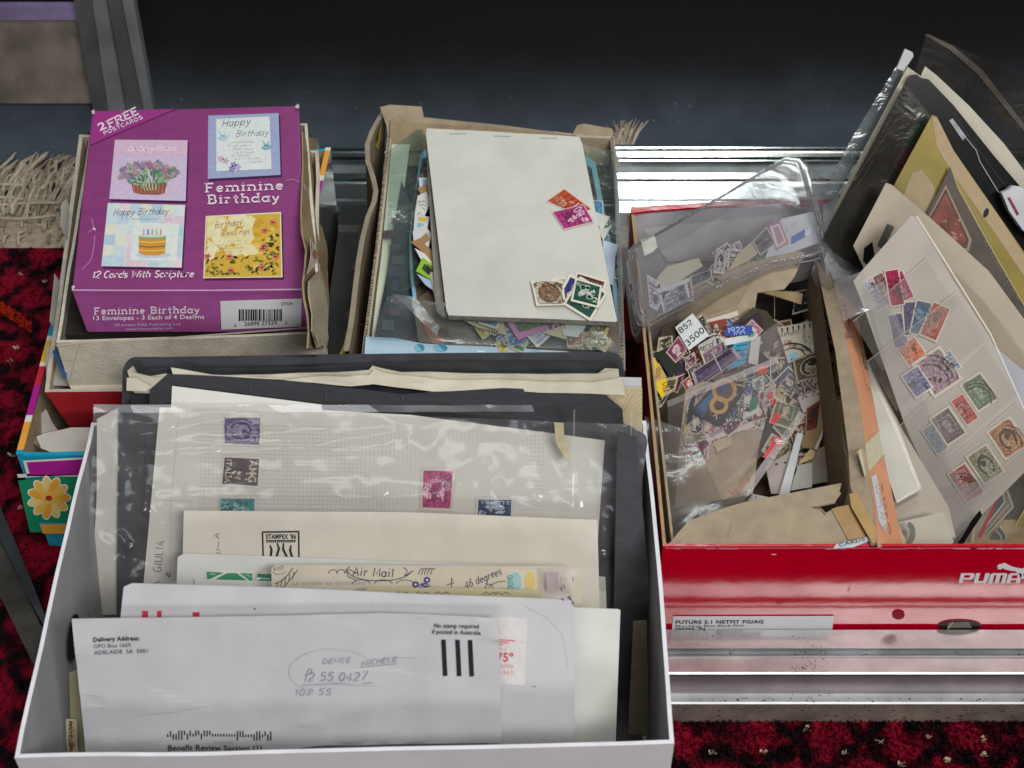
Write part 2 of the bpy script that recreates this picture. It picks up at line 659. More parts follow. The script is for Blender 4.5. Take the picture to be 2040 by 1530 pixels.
def script(mb, fr, s, p0, p1, h, m, w=2.0, lay=3, slant=0.0, jit=0.0, serif=False, gap=1.6):
    """stroke lettering along p0->p1; h = cap height px, w = pen width px"""
    tot = sum(G[c][0] + gap for c in s) - gap
    dx, dy = p1[0] - p0[0], p1[1] - p0[1]
    L = math.hypot(dx, dy)
    ex, ey = dx / L, dy / L
    kx, ky = L / tot, h / 10.0

    def T(x, y):
        X, Y = x * kx + y * slant * ky, y * ky
        return (p0[0] + ex * X + ey * Y, p0[1] + ey * X - ex * Y)
    x = 0
    for c in s:
        gw, st = G[c]
        jy = random.uniform(-jit, jit) * 10
        for ln in st:
            pts = [T(x + a + (random.uniform(-jit, jit) * 4), b + jy + random.uniform(-jit, jit) * 4) for a, b in ln]
            ribbon(mb, fr, pts, w, m, lay)
            if serif:
                for (a, b), (a2, b2) in ((ln[0], ln[1]), (ln[-1], ln[-2])):
                    if abs(a - a2) < 1.2 and abs(b - b2) > 1 and (abs(b) < .1 or abs(b - 10) < .1 or abs(b - 6.3) < .15):
                        ribbon(mb, fr, [T(x + a - 1.5, b), T(x + a + 1.5, b)], w * 0.62, m, lay + 0.3)
                    elif abs(b - b2) < .3 and abs(a - a2) > 2.5 and b in (0, 10, 5.2):
                        ribbon(mb, fr, [T(x + a, b - .9), T(x + a, b + .9)], w * 0.6, m, lay + 0.3)
        x += gw + gap


def scrawl(mb, fr, p0, p1, h, m, w=1.2, lay=3, seed=0, dens=1.0):
    """a line of illegible small handwriting or type"""
    rg = random.Random(seed)
    L = math.hypot(p1[0] - p0[0], p1[1] - p0[1])
    k = max(3, int(L / (h * 0.55) * dens))
    dx, dy = (p1[0] - p0[0]) / L, (p1[1] - p0[1]) / L
    run = []
    for i in range(k):
        t = i / k * L
        if rg.random() < 0.16:
            ribbon(mb, fr, run, w, m, lay)
            run = []
            continue
        y = (h * rg.uniform(0.3, 1.0)) if i % 2 else -h * rg.uniform(0, 0.15)
        run.append((p0[0] + dx * t + dy * y, p0[1] + dy * t - dx * y))
    ribbon(mb, fr, run, w, m, lay)


# ---------------------------------------------------------------- boxes


def openbox(mb, rim, zb, th, mo, mi, mr, mf, n=10, bow=0.0012, seed=0, drop=None, hole=None):
    """open carton from its four outer rim corners (front-l, front-r, back-r, back-l)"""
    rg = random.Random(seed)
    inner = []
    ctr = sum(rim, Vector()) / 4
    loops = []
    for k in range(4):
        a, b = rim[k], rim[(k + 1) % 4]
        d = (b - a)
        nrm = Vector((-d.y, d.x, 0)).normalized()
        if nrm.dot(ctr - a) < 0:
            nrm = -nrm
        sg = rg.uniform(-1, 1)
        O, I = [], []
        L = d.length
        for i in range(n + 1):
            t = i / n
            q = a + d * t
            bw = bow * math.sin(math.pi * t) * sg + bow * 0.5 * noise.noise(Vector((t * 5, k * 3.1 + seed, 0)))
            if i in (0, n):
                bw = 0
            zz = bow * 0.7 * noise.noise(Vector((t * 6, k * 2.3 + seed, 5))) if 0 < i < n else 0
            o = q + nrm * bw + Vector((0, 0, zz))
            ti = min(max(t, th / L), 1 - th / L)
            qi = a + d * ti + nrm * (bw + th) + Vector((0, 0, zz))
            O.append(o)
            I.append(qi)
        loops.append((O, I))
    for k in range(4):
        O, I = loops[k]
        Ob = [Vector((p.x, p.y, zb)) for p in O]
        Ib = [Vector((p.x, p.y, zb + th)) for p in I]
        c = len(O)
        mb.add(O + Ob, [(i, c + i, c + i + 1, i + 1) for i in range(c - 1)], mo[k])
        mb.add(I + Ib, [(i, i + 1, c + i + 1, c + i) for i in range(c - 1)], mi[k])
        mb.add(O + I, [(i, i + 1, c + i + 1, c + i) for i in range(c - 1)], mr[k] if isinstance(mr, (list, tuple)) else mr)
    fl = [Vector((loops[k][1][0].x, loops[k][1][0].y, zb + th)) for k in range(4)]
    mb.add(fl, [(0, 1, 2, 3)], mf)
    bt = [Vector((p.x, p.y, zb)) for p in rim]
    mb.add(bt, [(0, 3, 2, 1)], mo[0])


def prism(mb, pts, x0, x1, m, mm=None):
    """extrude a (Y, z) outline along X"""
    a = [Vector((x0, y, z)) for y, z in pts]
    b = [Vector((x1, y, z)) for y, z in pts]
    k = len(pts)
    for i in range(k):
        j = (i + 1) % k
        mb.add([a[i], a[j], b[j], b[i]], [(0, 1, 2, 3)], (mm or {}).get(i, m))
    tri = tessellate_polygon([[Vector((p[0], p[1], 0)) for p in pts]])
    mb.add(a, [tuple(t) for t in tri], m)
    mb.add(b, [tuple(t)[::-1] for t in tri], m)


def tube(mb, pts, r, m, n=5):
    rings = []
    for i, p in enumerate(pts):
        d = (pts[min(i + 1, len(pts) - 1)] - pts[max(i - 1, 0)]).normalized()
        u = d.orthogonal().normalized()
        w = d.cross(u)
        rr = r * (1 if i < len(pts) - 1 else 0.4)
        rings.append([p + (u * math.cos(2 * math.pi * k / n) + w * math.sin(2 * math.pi * k / n)) * rr for k in range(n)])
    vs = [q for rg_ in rings for q in rg_]
    fs = [(i * n + k, i * n + (k + 1) % n, (i + 1) * n + (k + 1) % n, (i + 1) * n + k) for i in range(len(pts) - 1) for k in range(n)]
    mb.add(vs, fs, m, True)


# ---------------------------------------------------------------- stamps


def perf(c, step=4.6, d=1.0):
    out = []
    for i in range(4):
        p, q = c[i], c[(i + 1) % 4]
        L = math.hypot(q[0] - p[0], q[1] - p[1])
        k = max(3, int(L / step))
        nx, ny = -(q[1] - p[1]) / L, (q[0] - p[0]) / L
        cx = sum(z[0] for z in c) / 4
        cy = sum(z[1] for z in c) / 4
        m = lerp(p, q, .5)
        if nx * (cx - m[0]) + ny * (cy - m[1]) < 0:
            nx, ny = -nx, -ny
        for j in range(k):
            for t, dd in ((0.0, 0), (0.42, 0), (0.58, d), (0.84, d)):
                w = lerp(p, q, (j + t) / k)
                out.append((w[0] + nx * dd, w[1] + ny * dd))
    return out


def head(q, cx, cy, s, asp, flip=1):
    pts = [(0.0, -.5), (.22, -.42), (.30, -.2), (.27, -.02), (.36, .10), (.27, .14), (.25, .26), (.08, .30), (.10, .42), (.34, .6), (-.36, .6), (-.24, .36), (-.30, .1), (-.36, -.16), (-.24, -.42)]
    return [q(cx + flip * x * s * asp, cy + y * s) for x, y in pts]


def art(mb, fr, q, kind, c, l, d, txt, rg, lay, asp, ins):
    """the printed picture of a stamp in unit coordinates"""
    mc, ml, md = engr(c), engr(l), engr(d)
    P = lambda pts, m, k=0: poly(mb, fr, [q(*p) for p in pts], m, lay + k)
    if kind == 'cameo':
        poly(mb, fr, head(q, .5, .5, .62, asp), ml, lay + 1)
        P([(ins, .84), (1 - ins, .84), (1 - ins, .86), (ins, .86)], ml, 1)
    elif kind == 'oval':
        poly(mb, fr, [q(.5 + .34 * x, .52 + .36 * y) for x, y in ell(0, 0, 1, 1, 20)], ml, lay + 1)
        poly(mb, fr, [q(.5 + .29 * x, .52 + .32 * y) for x, y in ell(0, 0, 1, 1, 20)], md, lay + 2)
        fl = rg.choice((-1, 1))
        poly(mb, fr, head(q, .5 + fl * .02, .57, .50, asp, fl), ml, lay + 3)
        poly(mb, fr, [q(.5 - fl * .05 + .13 * x, .43 + .10 * y) for x, y in ell(0, 0, 1, 1, 9, 0, .25)], md, lay + 4)
        for k in range(5):
            ribbon(mb, fr, [q(.40 + .02 * k, .60 + .05 * k), q(.58 + .01 * k, .57 + .055 * k)], .9, mc, lay + 4.5)
        for y in (.07, .93):
            ribbon(mb, fr, [q(.14 + t * .12, y + rg.uniform(-.015, .015)) for t in range(7)], 1.2, ml, lay + 1)
    elif kind == 'scene':
        for k in range(7):
            x, y = rg.uniform(.15, .8), rg.uniform(.2, .8)
            w, h = rg.uniform(.06, .2), rg.uniform(.05, .16)
            P([(min(1 - ins, max(ins, a)), min(1 - ins, max(ins, b))) for a, b in ell(x, y, w, h, 9, rg.uniform(0, 90), .3)], rg.choice((ml, md, ml)), 1 + k * .25)
        for k in range(4):
            y = .25 + .16 * k
            ribbon(mb, fr, [q(ins + .04 + t * (.92 - 2 * ins), y + rg.uniform(-.05, .05)) for t in (0, .2, .4, .6, .8, 1)], 1.5, md, lay + 3)
    elif kind == 'lines':
        for k in range(9):
            y = .14 + .09 * k
            ribbon(mb, fr, [q(ins + .03, y), q(1 - ins - .03, y + rg.uniform(-.03, .03))], 1.6, rg.choice((ml, md)), lay + 1)
    elif kind == 'frame':
        P([(.2, .2), (.8, .2), (.8, .72), (.2, .72)], ml, 1)
        P([(.24, .24), (.76, .24), (.76, .68), (.24, .68)], mc, 2)
        poly(mb, fr, head(q, .5, .46, .36, asp), ml, lay + 3)
    elif kind == 'beast':
        for pts in ([(.2, .62), (.3, .45), (.45, .38), (.6, .42), (.74, .3), (.8, .4), (.72, .52), (.76, .74), (.62, .6), (.5, .56), (.36, .68), (.26, .76)],):
            P(pts, ml, 1)
        for a, b, r_ in ((.36, .34, .12), (.62, .66, .1), (.5, .3, .09), (.72, .5, .07)):
            ribbon(mb, fr, [q(a + r_ * x, b + r_ * y) for x, y in arc(0, 0, 1, 1, 20, 330, 10)], 1.8, ml, lay + 2)
            ribbon(mb, fr, [q(a + r_ * .5 * x, b + r_ * .5 * y) for x, y in arc(0, 0, 1, 1, 80, 390, 8)], 1.4, md, lay + 3)
    elif kind == 'flower':
        for k in range(16):
            x, y = rg.uniform(.2, .8), rg.uniform(.2, .8)
            P(ell(x, y, rg.uniform(.04, .10), rg.uniform(.02, .05), 7, rg.uniform(0, 180)), rg.choice((ml, md, mc)), 1 + k * .2)
    if txt:
        for s, x0, x1, y, h in txt:
            a, b = q(x0, y), q(x1, y)
            t_ = q(x0, y - h)
            text(mb, fr, s, a, b, ml, lay + 5, h=math.hypot(t_[0] - a[0], t_[1] - a[1]), bold=.02)


def stamp(label, c, fr, col, kind='scene', light='#e9e2d2', dark=None, txt=None, group=None, rim='#d9d4c6', seed=0, ins=.08, cancel=0, name='stamp', parent=None, dz=0.0, pf=True, curl=0):
    rg = random.Random(seed * 31 + int(c[0][0]))
    f = fr.off(dz) if dz else fr
    mb = MB()
    w = (math.hypot(c[1][0] - c[0][0], c[1][1] - c[0][1]) + 1e-6)
    h = (math.hypot(c[3][0] - c[0][0], c[3][1] - c[0][1]) + 1e-6)
    slab(mb, f, perf(c) if pf else c, paper(rim, .05), 0.00014)
    q = Q(c)
    ix = ins
    iy = ins * w / h
    poly(mb, f, [q(ix, iy), q(1 - ix, iy), q(1 - ix, 1 - iy), q(ix, 1 - iy)], engr(col), 1)
    if dark is None:
        lc = col.lstrip('#')
        dark = '#' + ''.join('%02x' % int(int(lc[i:i + 2], 16) * .55) for i in (0, 2, 4))
    art(mb, f, q, kind, col, light, dark, txt, rg, 2, min(1.6, h / w), max(ix, iy))
    if cancel:
        bk = ink('#2b2828')
        cx, cy = rg.uniform(.1, .5), rg.uniform(.3, .8)
        for k in range(cancel):
            r_ = .55 + .13 * k
            pts = [(cx + r_ * x + rg.uniform(-.012, .012), cy + r_ * y) for x, y in arc(0, 0, 1, w / h, -100 + rg.uniform(0, 50), 20 + rg.uniform(0, 40), 14)]
            pts = [p for p in pts if .02 < p[0] < .98 and .02 < p[1] < .98]
            if len(pts) > 2:
                ribbon(mb, f, [q(*p) for p in pts], rg.uniform(.7, 1.6), bk, 9)
    return mb.build(name, parent=parent, label=label, cat=None if parent else 'stamp', group=None if parent else group)
# ================================================================ setting
X0, X1 = -1.6, 1.6


def floor_mat():
    if 'floor' in _M:
        return _M['floor']
    m = mat('#444e58', 0.8, 0.2, 0.12, 30, 0.5, 900, kind='carpet_floor')
    _M['floor'] = m
    nt = m.node_tree
    b = nt.nodes['Principled BSDF']
    src = b.inputs['Base Color'].links[0].from_socket
    tc = nt.nodes.new('ShaderNodeTexCoord')
    vo = nt.nodes.new('ShaderNodeTexVoronoi')
    vo.inputs['Scale'].default_value = 42
    nt.links.new(tc.outputs['Object'], vo.inputs['Vector'])
    rp = nt.nodes.new('ShaderNodeValToRGB')
    rp.color_ramp.elements[0].position, rp.color_ramp.elements[1].position = 0.05, 0.09
    rp.color_ramp.elements[0].color, rp.color_ramp.elements[1].color = (1, 1, 1, 1), (0, 0, 0, 1)
    nt.links.new(vo.outputs['Distance'], rp.inputs[0])
    wn = nt.nodes.new('ShaderNodeTexNoise')
    wn.inputs['Scale'].default_value = 14
    nt.links.new(tc.outputs['Object'], wn.inputs['Vector'])
    mm = nt.nodes.new('ShaderNodeMath')
    mm.operation = 'MULTIPLY'
    nt.links.new(rp.outputs[0], mm.inputs[0])
    nt.links.new(wn.outputs[0], mm.inputs[1])
    mx = nt.nodes.new('ShaderNodeMixRGB')
    mx.inputs[2].default_value = lin('#737b82')
    nt.links.new(mm.outputs[0], mx.inputs[0])
    nt.links.new(src, mx.inputs[1])
    # base colour fades to black towards the back, painting in the shade
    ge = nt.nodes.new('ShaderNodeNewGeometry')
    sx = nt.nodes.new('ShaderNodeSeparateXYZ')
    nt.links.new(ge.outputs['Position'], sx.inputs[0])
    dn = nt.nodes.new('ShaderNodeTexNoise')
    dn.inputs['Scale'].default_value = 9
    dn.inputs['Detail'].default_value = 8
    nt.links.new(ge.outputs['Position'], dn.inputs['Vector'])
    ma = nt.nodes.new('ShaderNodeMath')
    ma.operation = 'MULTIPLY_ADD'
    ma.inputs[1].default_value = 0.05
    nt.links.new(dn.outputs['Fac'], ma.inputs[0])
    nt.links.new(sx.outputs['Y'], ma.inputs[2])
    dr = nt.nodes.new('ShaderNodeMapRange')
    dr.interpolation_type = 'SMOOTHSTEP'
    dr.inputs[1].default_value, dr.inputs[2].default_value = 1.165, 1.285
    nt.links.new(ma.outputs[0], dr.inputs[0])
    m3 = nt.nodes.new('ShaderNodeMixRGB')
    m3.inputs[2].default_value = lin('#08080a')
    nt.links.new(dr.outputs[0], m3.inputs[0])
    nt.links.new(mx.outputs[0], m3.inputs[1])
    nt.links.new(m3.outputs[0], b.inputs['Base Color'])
    return m


mb = MB()
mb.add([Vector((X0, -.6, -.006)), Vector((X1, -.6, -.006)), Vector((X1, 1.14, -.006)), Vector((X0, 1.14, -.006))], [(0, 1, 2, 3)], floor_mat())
NC = 16
cv = [(1.14 + .15 * math.sin(i / NC * 1.25), -.006 + .15 * (1 - math.cos(i / NC * 1.25))) for i in range(NC + 1)]  # floor curved up at the back so it falls into shade
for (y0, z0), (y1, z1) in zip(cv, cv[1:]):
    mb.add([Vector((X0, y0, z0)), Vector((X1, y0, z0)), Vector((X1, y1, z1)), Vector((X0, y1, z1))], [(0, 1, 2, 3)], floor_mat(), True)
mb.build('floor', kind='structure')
# low black platform, shaped low so lamp reflections reach the track
mb = MB()
bw = mat('#0b0b0c', 0.85, 0.1, 0.25, 12, kind='black_wall')
prism(mb, [(cv[-1][0] - .004, cv[-1][1] - .002), (1.292, .115), (1.9, .13), (1.9, -.006), (1.292, -.006)], X0, X1, bw)
mb.build('black_platform', kind='structure')

# ---------------------------------------------------------------- rug


def rug_mat():
    m = bpy.data.materials.new('red_rug')
    m.use_nodes = True
    nt = m.node_tree
    b = nt.nodes['Principled BSDF']
    b.inputs['Roughness'].default_value = 0.95
    b.inputs['Specular IOR Level'].default_value = 0.05
    ge = nt.nodes.new('ShaderNodeNewGeometry')
    mp = nt.nodes.new('ShaderNodeMapping')
    mp.inputs['Scale'].default_value = (1, 1, 0)
    nt.links.new(ge.outputs['Position'], mp.inputs[0])
    nz = nt.nodes.new('ShaderNodeTexNoise')
    nz.inputs['Scale'].default_value = 50
    nz.inputs['Detail'].default_value = 3
    nt.links.new(mp.outputs[0], nz.inputs['Vector'])
    ad = nt.nodes.new('ShaderNodeMixRGB')
    ad.blend_type = 'ADD'
    ad.inputs[0].default_value = 0.018
    nt.links.new(mp.outputs[0], ad.inputs[1])
    nt.links.new(nz.outputs['Color'], ad.inputs[2])
    # woven lattice: two crossed sets of bands give black lozenges
    ck = []
    for rot in (38, -38):
        m2 = nt.nodes.new('ShaderNodeMapping')
        m2.inputs['Rotation'].default_value = (0, 0, R(rot))
        nt.links.new(ad.outputs[0], m2.inputs[0])
        wv = nt.nodes.new('ShaderNodeTexWave')
        wv.inputs['Scale'].default_value = 8.5
        wv.inputs['Distortion'].default_value = 2.6
        wv.inputs['Detail Scale'].default_value = 3.0
        nt.links.new(m2.outputs[0], wv.inputs['Vector'])
        ck.append(wv.outputs['Fac'])
    mu = nt.nodes.new('ShaderNodeMath')
    mu.operation = 'MAXIMUM'
    nt.links.new(ck[0], mu.inputs[0])
    nt.links.new(ck[1], mu.inputs[1])
    n3 = nt.nodes.new('ShaderNodeTexNoise')
    n3.inputs['Scale'].default_value = 75
    nt.links.new(mp.outputs[0], n3.inputs['Vector'])
    sb = nt.nodes.new('ShaderNodeMath')
    sb.operation = 'MULTIPLY_ADD'
    sb.inputs[1].default_value = 0.62
    hf = nt.nodes.new('ShaderNodeMath')
    hf.operation = 'MULTIPLY'
    hf.inputs[1].default_value = 0.45
    nt.links.new(mu.outputs[0], hf.inputs[0])
    nt.links.new(n3.outputs['Fac'], sb.inputs[0])
    nt.links.new(hf.outputs[0], sb.inputs[2])
    rp = nt.nodes.new('ShaderNodeValToRGB')
    rp.color_ramp.interpolation = 'LINEAR'
    e = rp.color_ramp.elements
    e[0].position, e[0].color = 0.52, lin('#700d21')
    e[1].position, e[1].color = 1.0, lin('#120d10')
    x = e.new(0.66)
    x.color = lin('#4e0a18')
    x = e.new(0.735)
    x.color = lin('#220a11')
    x = e.new(0.80)
    x.color = lin('#140c10')
    nt.links.new(sb.outputs[0], rp.inputs[0])
    nt.links.new(rp.outputs[0], b.inputs['Base Color'])
    return m


RUG = rug_mat()
RUGB = mat('#a39682', 0.9, 0.05, 0.22, 120, 0.8, 350, kind='rug_kilim_band')
YB = atz(60, 492, .004).y
YF_ = atz(60, 395, .004).y
rug = thing('rug', 'red and black oriental rug with a beige woven end under the boxes', 'rug', (0, .5, -.0055))
mb = MB()
for y0, y1, m in ((-.55, YB, RUG), (YB, YF_, RUGB)):
    mb.add([Vector((X0 + .1, y0, .003)), Vector((X1 - .1, y0, .003)), Vector((X1 - .1, y1, .003)), Vector((X0 + .1, y1, .003))], [(0, 1, 2, 3)], m)
mb.add([Vector((X0 + .1, YF_, .003)), Vector((X1 - .1, YF_, .003)), Vector((X1 - .1, YF_, -.0055)), Vector((X0 + .1, YF_, -.0055))], [(3, 2, 1, 0)], RUGB)
mb.build('weave', rug)
# knotted pile on the stretches in view
mb = MB()
rg = random.Random(3)


def tuft(x, y, hgt, wd, m):
    a = rg.uniform(0, 6.28)
    dx, dy = math.cos(a) * wd, math.sin(a) * wd
    lx, ly = rg.uniform(-.002, .002), rg.uniform(-.003, .001)
    mb.add([Vector((x - dx, y - dy, .003)), Vector((x + dx, y + dy, .003)), Vector((x + lx + dx * .7, y + ly + dy * .7, .003 + hgt)), Vector((x + lx - dx * .7, y + ly - dy * .7, .003 + hgt))], [(0, 1, 2, 3)], m)


cream = mat('#b9a892', 0.9, 0.1, kind='cream_yarn')
orange = mat('#b3301a', 0.9, 0.1, kind='orange_yarn')
for k in range(9000):
    tuft(rg.uniform(.09, .40), rg.uniform(.44, .516), rg.uniform(.0015, .0032), .0011, RUG)
for k in range(9000):
    tuft(rg.uniform(-.50, -.27), rg.uniform(.40, YB), rg.uniform(.0015, .0032), .0012, RUG)
for x, y in ((.128, .489), (.159, .4895), (.236, .497), (.212, .489), (.268, .501), (.30, .488), (.30, .4985), (.246, .481), (.19, .506), (.275, .484)):
    for q in range(7):
        tuft(x + rg.uniform(-.0016, .0016), y + rg.uniform(-.0012, .0012), .0036, .0011, cream)
for k in range(30):
    u, v = rg.choice(((30, 880), (35, 690), (20, 720), (40, 1010), (25, 905), (45, 545), (90, 560), (12, 545)))
    p = atz(u, v, .005)
    tuft(p.x + rg.uniform(-.002, .002), p.y + rg.uniform(-.0015, .0015), .0036, .0011, cream)
for k in range(420):
    t = rg.random()
    u, v = 0 + 60 * t, 610 + 40 * t
    p = atz(u, v + rg.uniform(-9, 9), .005)
    tuft(p.x, p.y, .0034, .0014, orange)
mb.build('pile', rug, kind='stuff')
# fringe: limp warp yarns
mb = MB()
yarn = [mat(h, 0.9, 0.05, 0.15, 200, kind='yarn') for h in ('#968a79', '#847a6a', '#a59a88', '#b3a998')]
for k in range(820):
    x = rg.uniform(-.56, .14)
    if -.325 < x < -.16 and rg.random() < .8:
        continue
    L = rg.uniform(.05, .105)
    y0 = YF_ - rg.uniform(0, .03)
    pts = []
    dx, cur = rg.uniform(-.005, .007), rg.uniform(-.009, .010)
    for i in range(7):
        t = i / 6
        pts.append(Vector((x + dx * t + cur * t * t + .002 * math.sin(t * 9 + k), y0 + L * t * (1 - .12 * t), .005 + .006 * math.sin(t * 3.1) * rg.uniform(.5, 1.3) - .006 * t)))
    tube(mb, pts, rg.uniform(.0008, .0022), rg.choice(yarn), 4)
for k, (v, dv) in enumerate(((362, 6), (398, -6), (408, 4), (428, -8))):
    pts = [atz(-60 + 30 * i, v + dv * math.sin(i * .55 + k), .009 + .002 * math.sin(i + k)) for i in range(7)]
    tube(mb, pts, .0016, yarn[2], 5)
for k in range(26):
    p = atz(1232 + rg.uniform(-8, 30), 288, .02)
    t = rg.uniform(-.014, .018)
    tube(mb, [p, p + Vector((t * .4, .012, .006)), p + Vector((t, .024, .005 + rg.uniform(0, .008)))], .0010, rg.choice(yarn), 4)
for k in range(150):
    x = rg.uniform(-.50, -.30)
    y = rg.uniform(YB, YF_)
    tube(mb, [Vector((x, y, .004)), Vector((x + rg.uniform(-.002, .002), y + .006, .0075)), Vector((x + rg.uniform(-.003, .003), y + .013, .004))], rg.uniform(.0010, .0018), rg.choice(yarn), 4)
mb.build('fringe', rug, kind='stuff')

# ---------------------------------------------------------------- aluminium


def alu(name, h='#b7b9ba', rough=0.22, var=.12):
    m = mat(h, rough, 0.5, var, 40, 0.0, 0, metal=1.0, kind=name)
    nt = m.node_tree
    b = nt.nodes['Principled BSDF']
    tc = nt.nodes.new('ShaderNodeTexCoord')
    mp = nt.nodes.new('ShaderNodeMapping')
    mp.inputs['Scale'].default_value = (6, 400, 400)
    nt.links.new(tc.outputs['Object'], mp.inputs[0])
    n = nt.nodes.new('ShaderNodeTexNoise')
    n.inputs['Scale'].default_value = 1
    n.inputs['Detail'].default_value = 3
    nt.links.new(mp.outputs[0], n.inputs['Vector'])
    bp = nt.nodes.new('ShaderNodeBump')
    bp.inputs['Strength'].default_value = .08
    bp.inputs['Distance'].default_value = .0005
    nt.links.new(n.outputs['Fac'], bp.inputs['Height'])
    nt.links.new(bp.outputs['Normal'], b.inputs['Normal'])
    # dirt specks
    sp = nt.nodes.new('ShaderNodeTexNoise')
    sp.inputs['Scale'].default_value = 700
    sp.inputs['Detail'].default_value = 2
    nt.links.new(tc.outputs['Object'], sp.inputs['Vector'])
    cl = nt.nodes.new('ShaderNodeTexNoise')
    cl.inputs['Scale'].default_value = 16
    nt.links.new(tc.outputs['Object'], cl.inputs['Vector'])
    mu = nt.nodes.new('ShaderNodeMath')
    mu.operation = 'MULTIPLY'
    nt.links.new(sp.outputs['Fac'], mu.inputs[0])
    nt.links.new(cl.outputs['Fac'], mu.inputs[1])
    rp = nt.nodes.new('ShaderNodeValToRGB')
    rp.color_ramp.elements[0].position, rp.color_ramp.elements[1].position = .43, .46
    nt.links.new(mu.outputs[0], rp.inputs[0])
    mx = nt.nodes.new('ShaderNodeMixShader')
    df = nt.nodes.new('ShaderNodeBsdfDiffuse')
    df.inputs[0].default_value = lin('#4a443c')
    out = nt.nodes['Material Output']
    nt.links.new(rp.outputs[0], mx.inputs[0])
    nt.links.new(b.outputs[0], mx.inputs[1])
    nt.links.new(df.outputs[0], mx.inputs[2])
    nt.links.new(mx.outputs[0], out.inputs['Surface'])
    return m


ALU = alu('brushed_aluminium', '#c6c8c9', .36)
ALUD = alu('worn_aluminium', '#8d8880', .38, .25)
TRK = alu('track_aluminium', '#c3c9c7', .17)
TRD, TRM = mat('#33373a', .45, .4, .2, 60, metal=.3, kind='dark_groove'), mat('#777c7f', .40, .4, .2, 40, metal=.5, kind='grey_rib')  # dark tones painted on rib faces that miss the lamp reflection
ALUG = alu('grooved_aluminium', '#6a7074', .45, .15)

RUG_REFL = mat('#665c61', .40, .5, .12, 40, metal=.25, kind='dull_aluminium')  # mauve tone paints the dark rug reflection onto the upright face
DULL2 = mat('#6e6259', .55, .4, .30, 45, .2, 200, metal=.15, kind='dirty_aluminium')
# front sill: top flat with a groove, an upright, a ledge and a low front face
zt = .045
ys = lambda v, z: atz(1700, v, z).y
yA, yB1, yB2, yC = ys(1287, zt), ys(1294, zt), ys(1311, zt - .002), ys(1343, zt)
yU = yC
zL = HCAM - yU * (HCAM - atz(1700, 1381, .02).z) / atz(1700, 1381, .02).y
zL = .0235
yL1 = ys(1401, zL)
sill = thing('aluminium_sill', 'scuffed silver aluminium sill in front of the red shoe box', 'sill', (.5, .53, -.006))
mb = MB()
yback = .5548
prism(mb, [(yback, .0), (yback, zt - .0002), (yA, zt - .0002), (yA - .001, zt + .0012), (yB1, zt + .0012), (yB1 - .0006, zt - .0022), (yB2, zt - .0022), (yB2 - .0003, zt + .001), (yB2 - .0012, zt + .001), (yB2 - .0018, zt), (yU + .0015, zt), (yU + .0003, zt - .0006), (yU, zt - .002), (yU, zL + .002), (yU - .0008, zL + .0004), (yL1 + .001, zL), (yL1, zL - .001), (yL1 - .001, .0)], .0925, .62, ALU, {5: ALUG, 16: DULL2, 12: RUG_REFL})
mb.build('profile', sill)
mb = MB()
for k in range(150):
    x, y = rg.uniform(.095, .33), rg.uniform(yL1 + .001, yU - .001)
    z = zL + .0002
    if k < 30:
        x, y, z = rg.uniform(.1, .33), rg.uniform(yB2, yB1), zt - .0018
    elif k < 40:
        x, y, z = rg.gauss(.235, .015), rg.uniform(yB2, yB1), zt - .0018
    s = rg.uniform(.0002, .0008)
    mb.add([Vector((x + s * math.cos(a) * rg.uniform(.5, 1.6), y + s * .8 * math.sin(a), z)) for a in (0, 1.2, 2.4, 3.6, 4.9)], [(0, 1, 2, 3, 4)], ink('#3c3832'))
yf = yL1 - .001
for k in range(130):
    x, z = rg.uniform(.1, .34), .001 + .020 * rg.random() ** 1.6
    s = rg.uniform(.0002, .0009)
    c_ = ink(rg.choice(('#3c342c', '#4a4036', '#8a7f74', '#2f2a26')))
    mb.add([Vector((x + s * math.cos(a) * rg.uniform(.6, 2.2), yf - .0003, z + s * .7 * math.sin(a))) for a in (0, 1.2, 2.4, 3.6, 4.9)], [(0, 1, 2, 3, 4)], c_)
for k in range(16):
    x, z, L_, a = rg.uniform(.1, .33), rg.uniform(.004, .019), rg.uniform(.003, .010), rg.uniform(-.5, 1.0)
    d = Vector((math.cos(a), 0, math.sin(a) * .5)) * L_
    o = Vector((x, yf - .0003, z))
    if o.z + d.z < .021:
        mb.add([o, o + d, o + d + Vector((0, 0, .00035)), o + Vector((0, 0, .0002))], [(0, 1, 2, 3)], ink('#a59c94'))
mb.build('grime', sill, kind='stuff')

# back track
tr = thing('aluminium_track', 'ribbed silver aluminium door track along the dark carpet behind the boxes', 'track', (.3, 1.08, -.006))
mb = MB()
yt = lambda v, z=.02: atz(1350, v, z).y
pts = [(1.022, .002), (1.022, .0185), (yt(398), .0185), (yt(396), .020), (yt(363), .0205), (yt(362), .0235), (yt(351), .0235), (yt(350), .0195), (yt(346), .0185), (yt(326), .0195), (yt(325.5), .0225), (yt(323), .0225), (yt(322.5), .019), (yt(316), .018), (yt(315), .0215), (yt(304), .0215), (yt(303), .024), (yt(300), .024), (yt(299), .016), (yt(284), .014), (yt(282), .002)]
prism(mb, pts, -.215, .80, TRK, {18: TRD, 19: TRD, 17: TRD, 7: TRD, 6: TRD, 8: TRM, 11: TRD, 12: TRD, 13: TRD, 2: ALUG, 9: TRM})
mb.build('profile', tr)

# slanting bar on the rug beside the white box
mb = MB()
fr = HF(.016, (40, 1200))
slab(mb, fr, [(-130, 800), (-88, 800), (60, 1150), (92, 1232), (86, 1245), (52, 1180)], ALUG, .014)
slab(mb, fr.off(-.003), [(-190, 800), (-128, 800), (56, 1190), (90, 1262), (70, 1330)], ALUD, .011)
mb.build('metal_strip', label='dull grey metal strip lying aslant on the red rug', cat='metal strip')

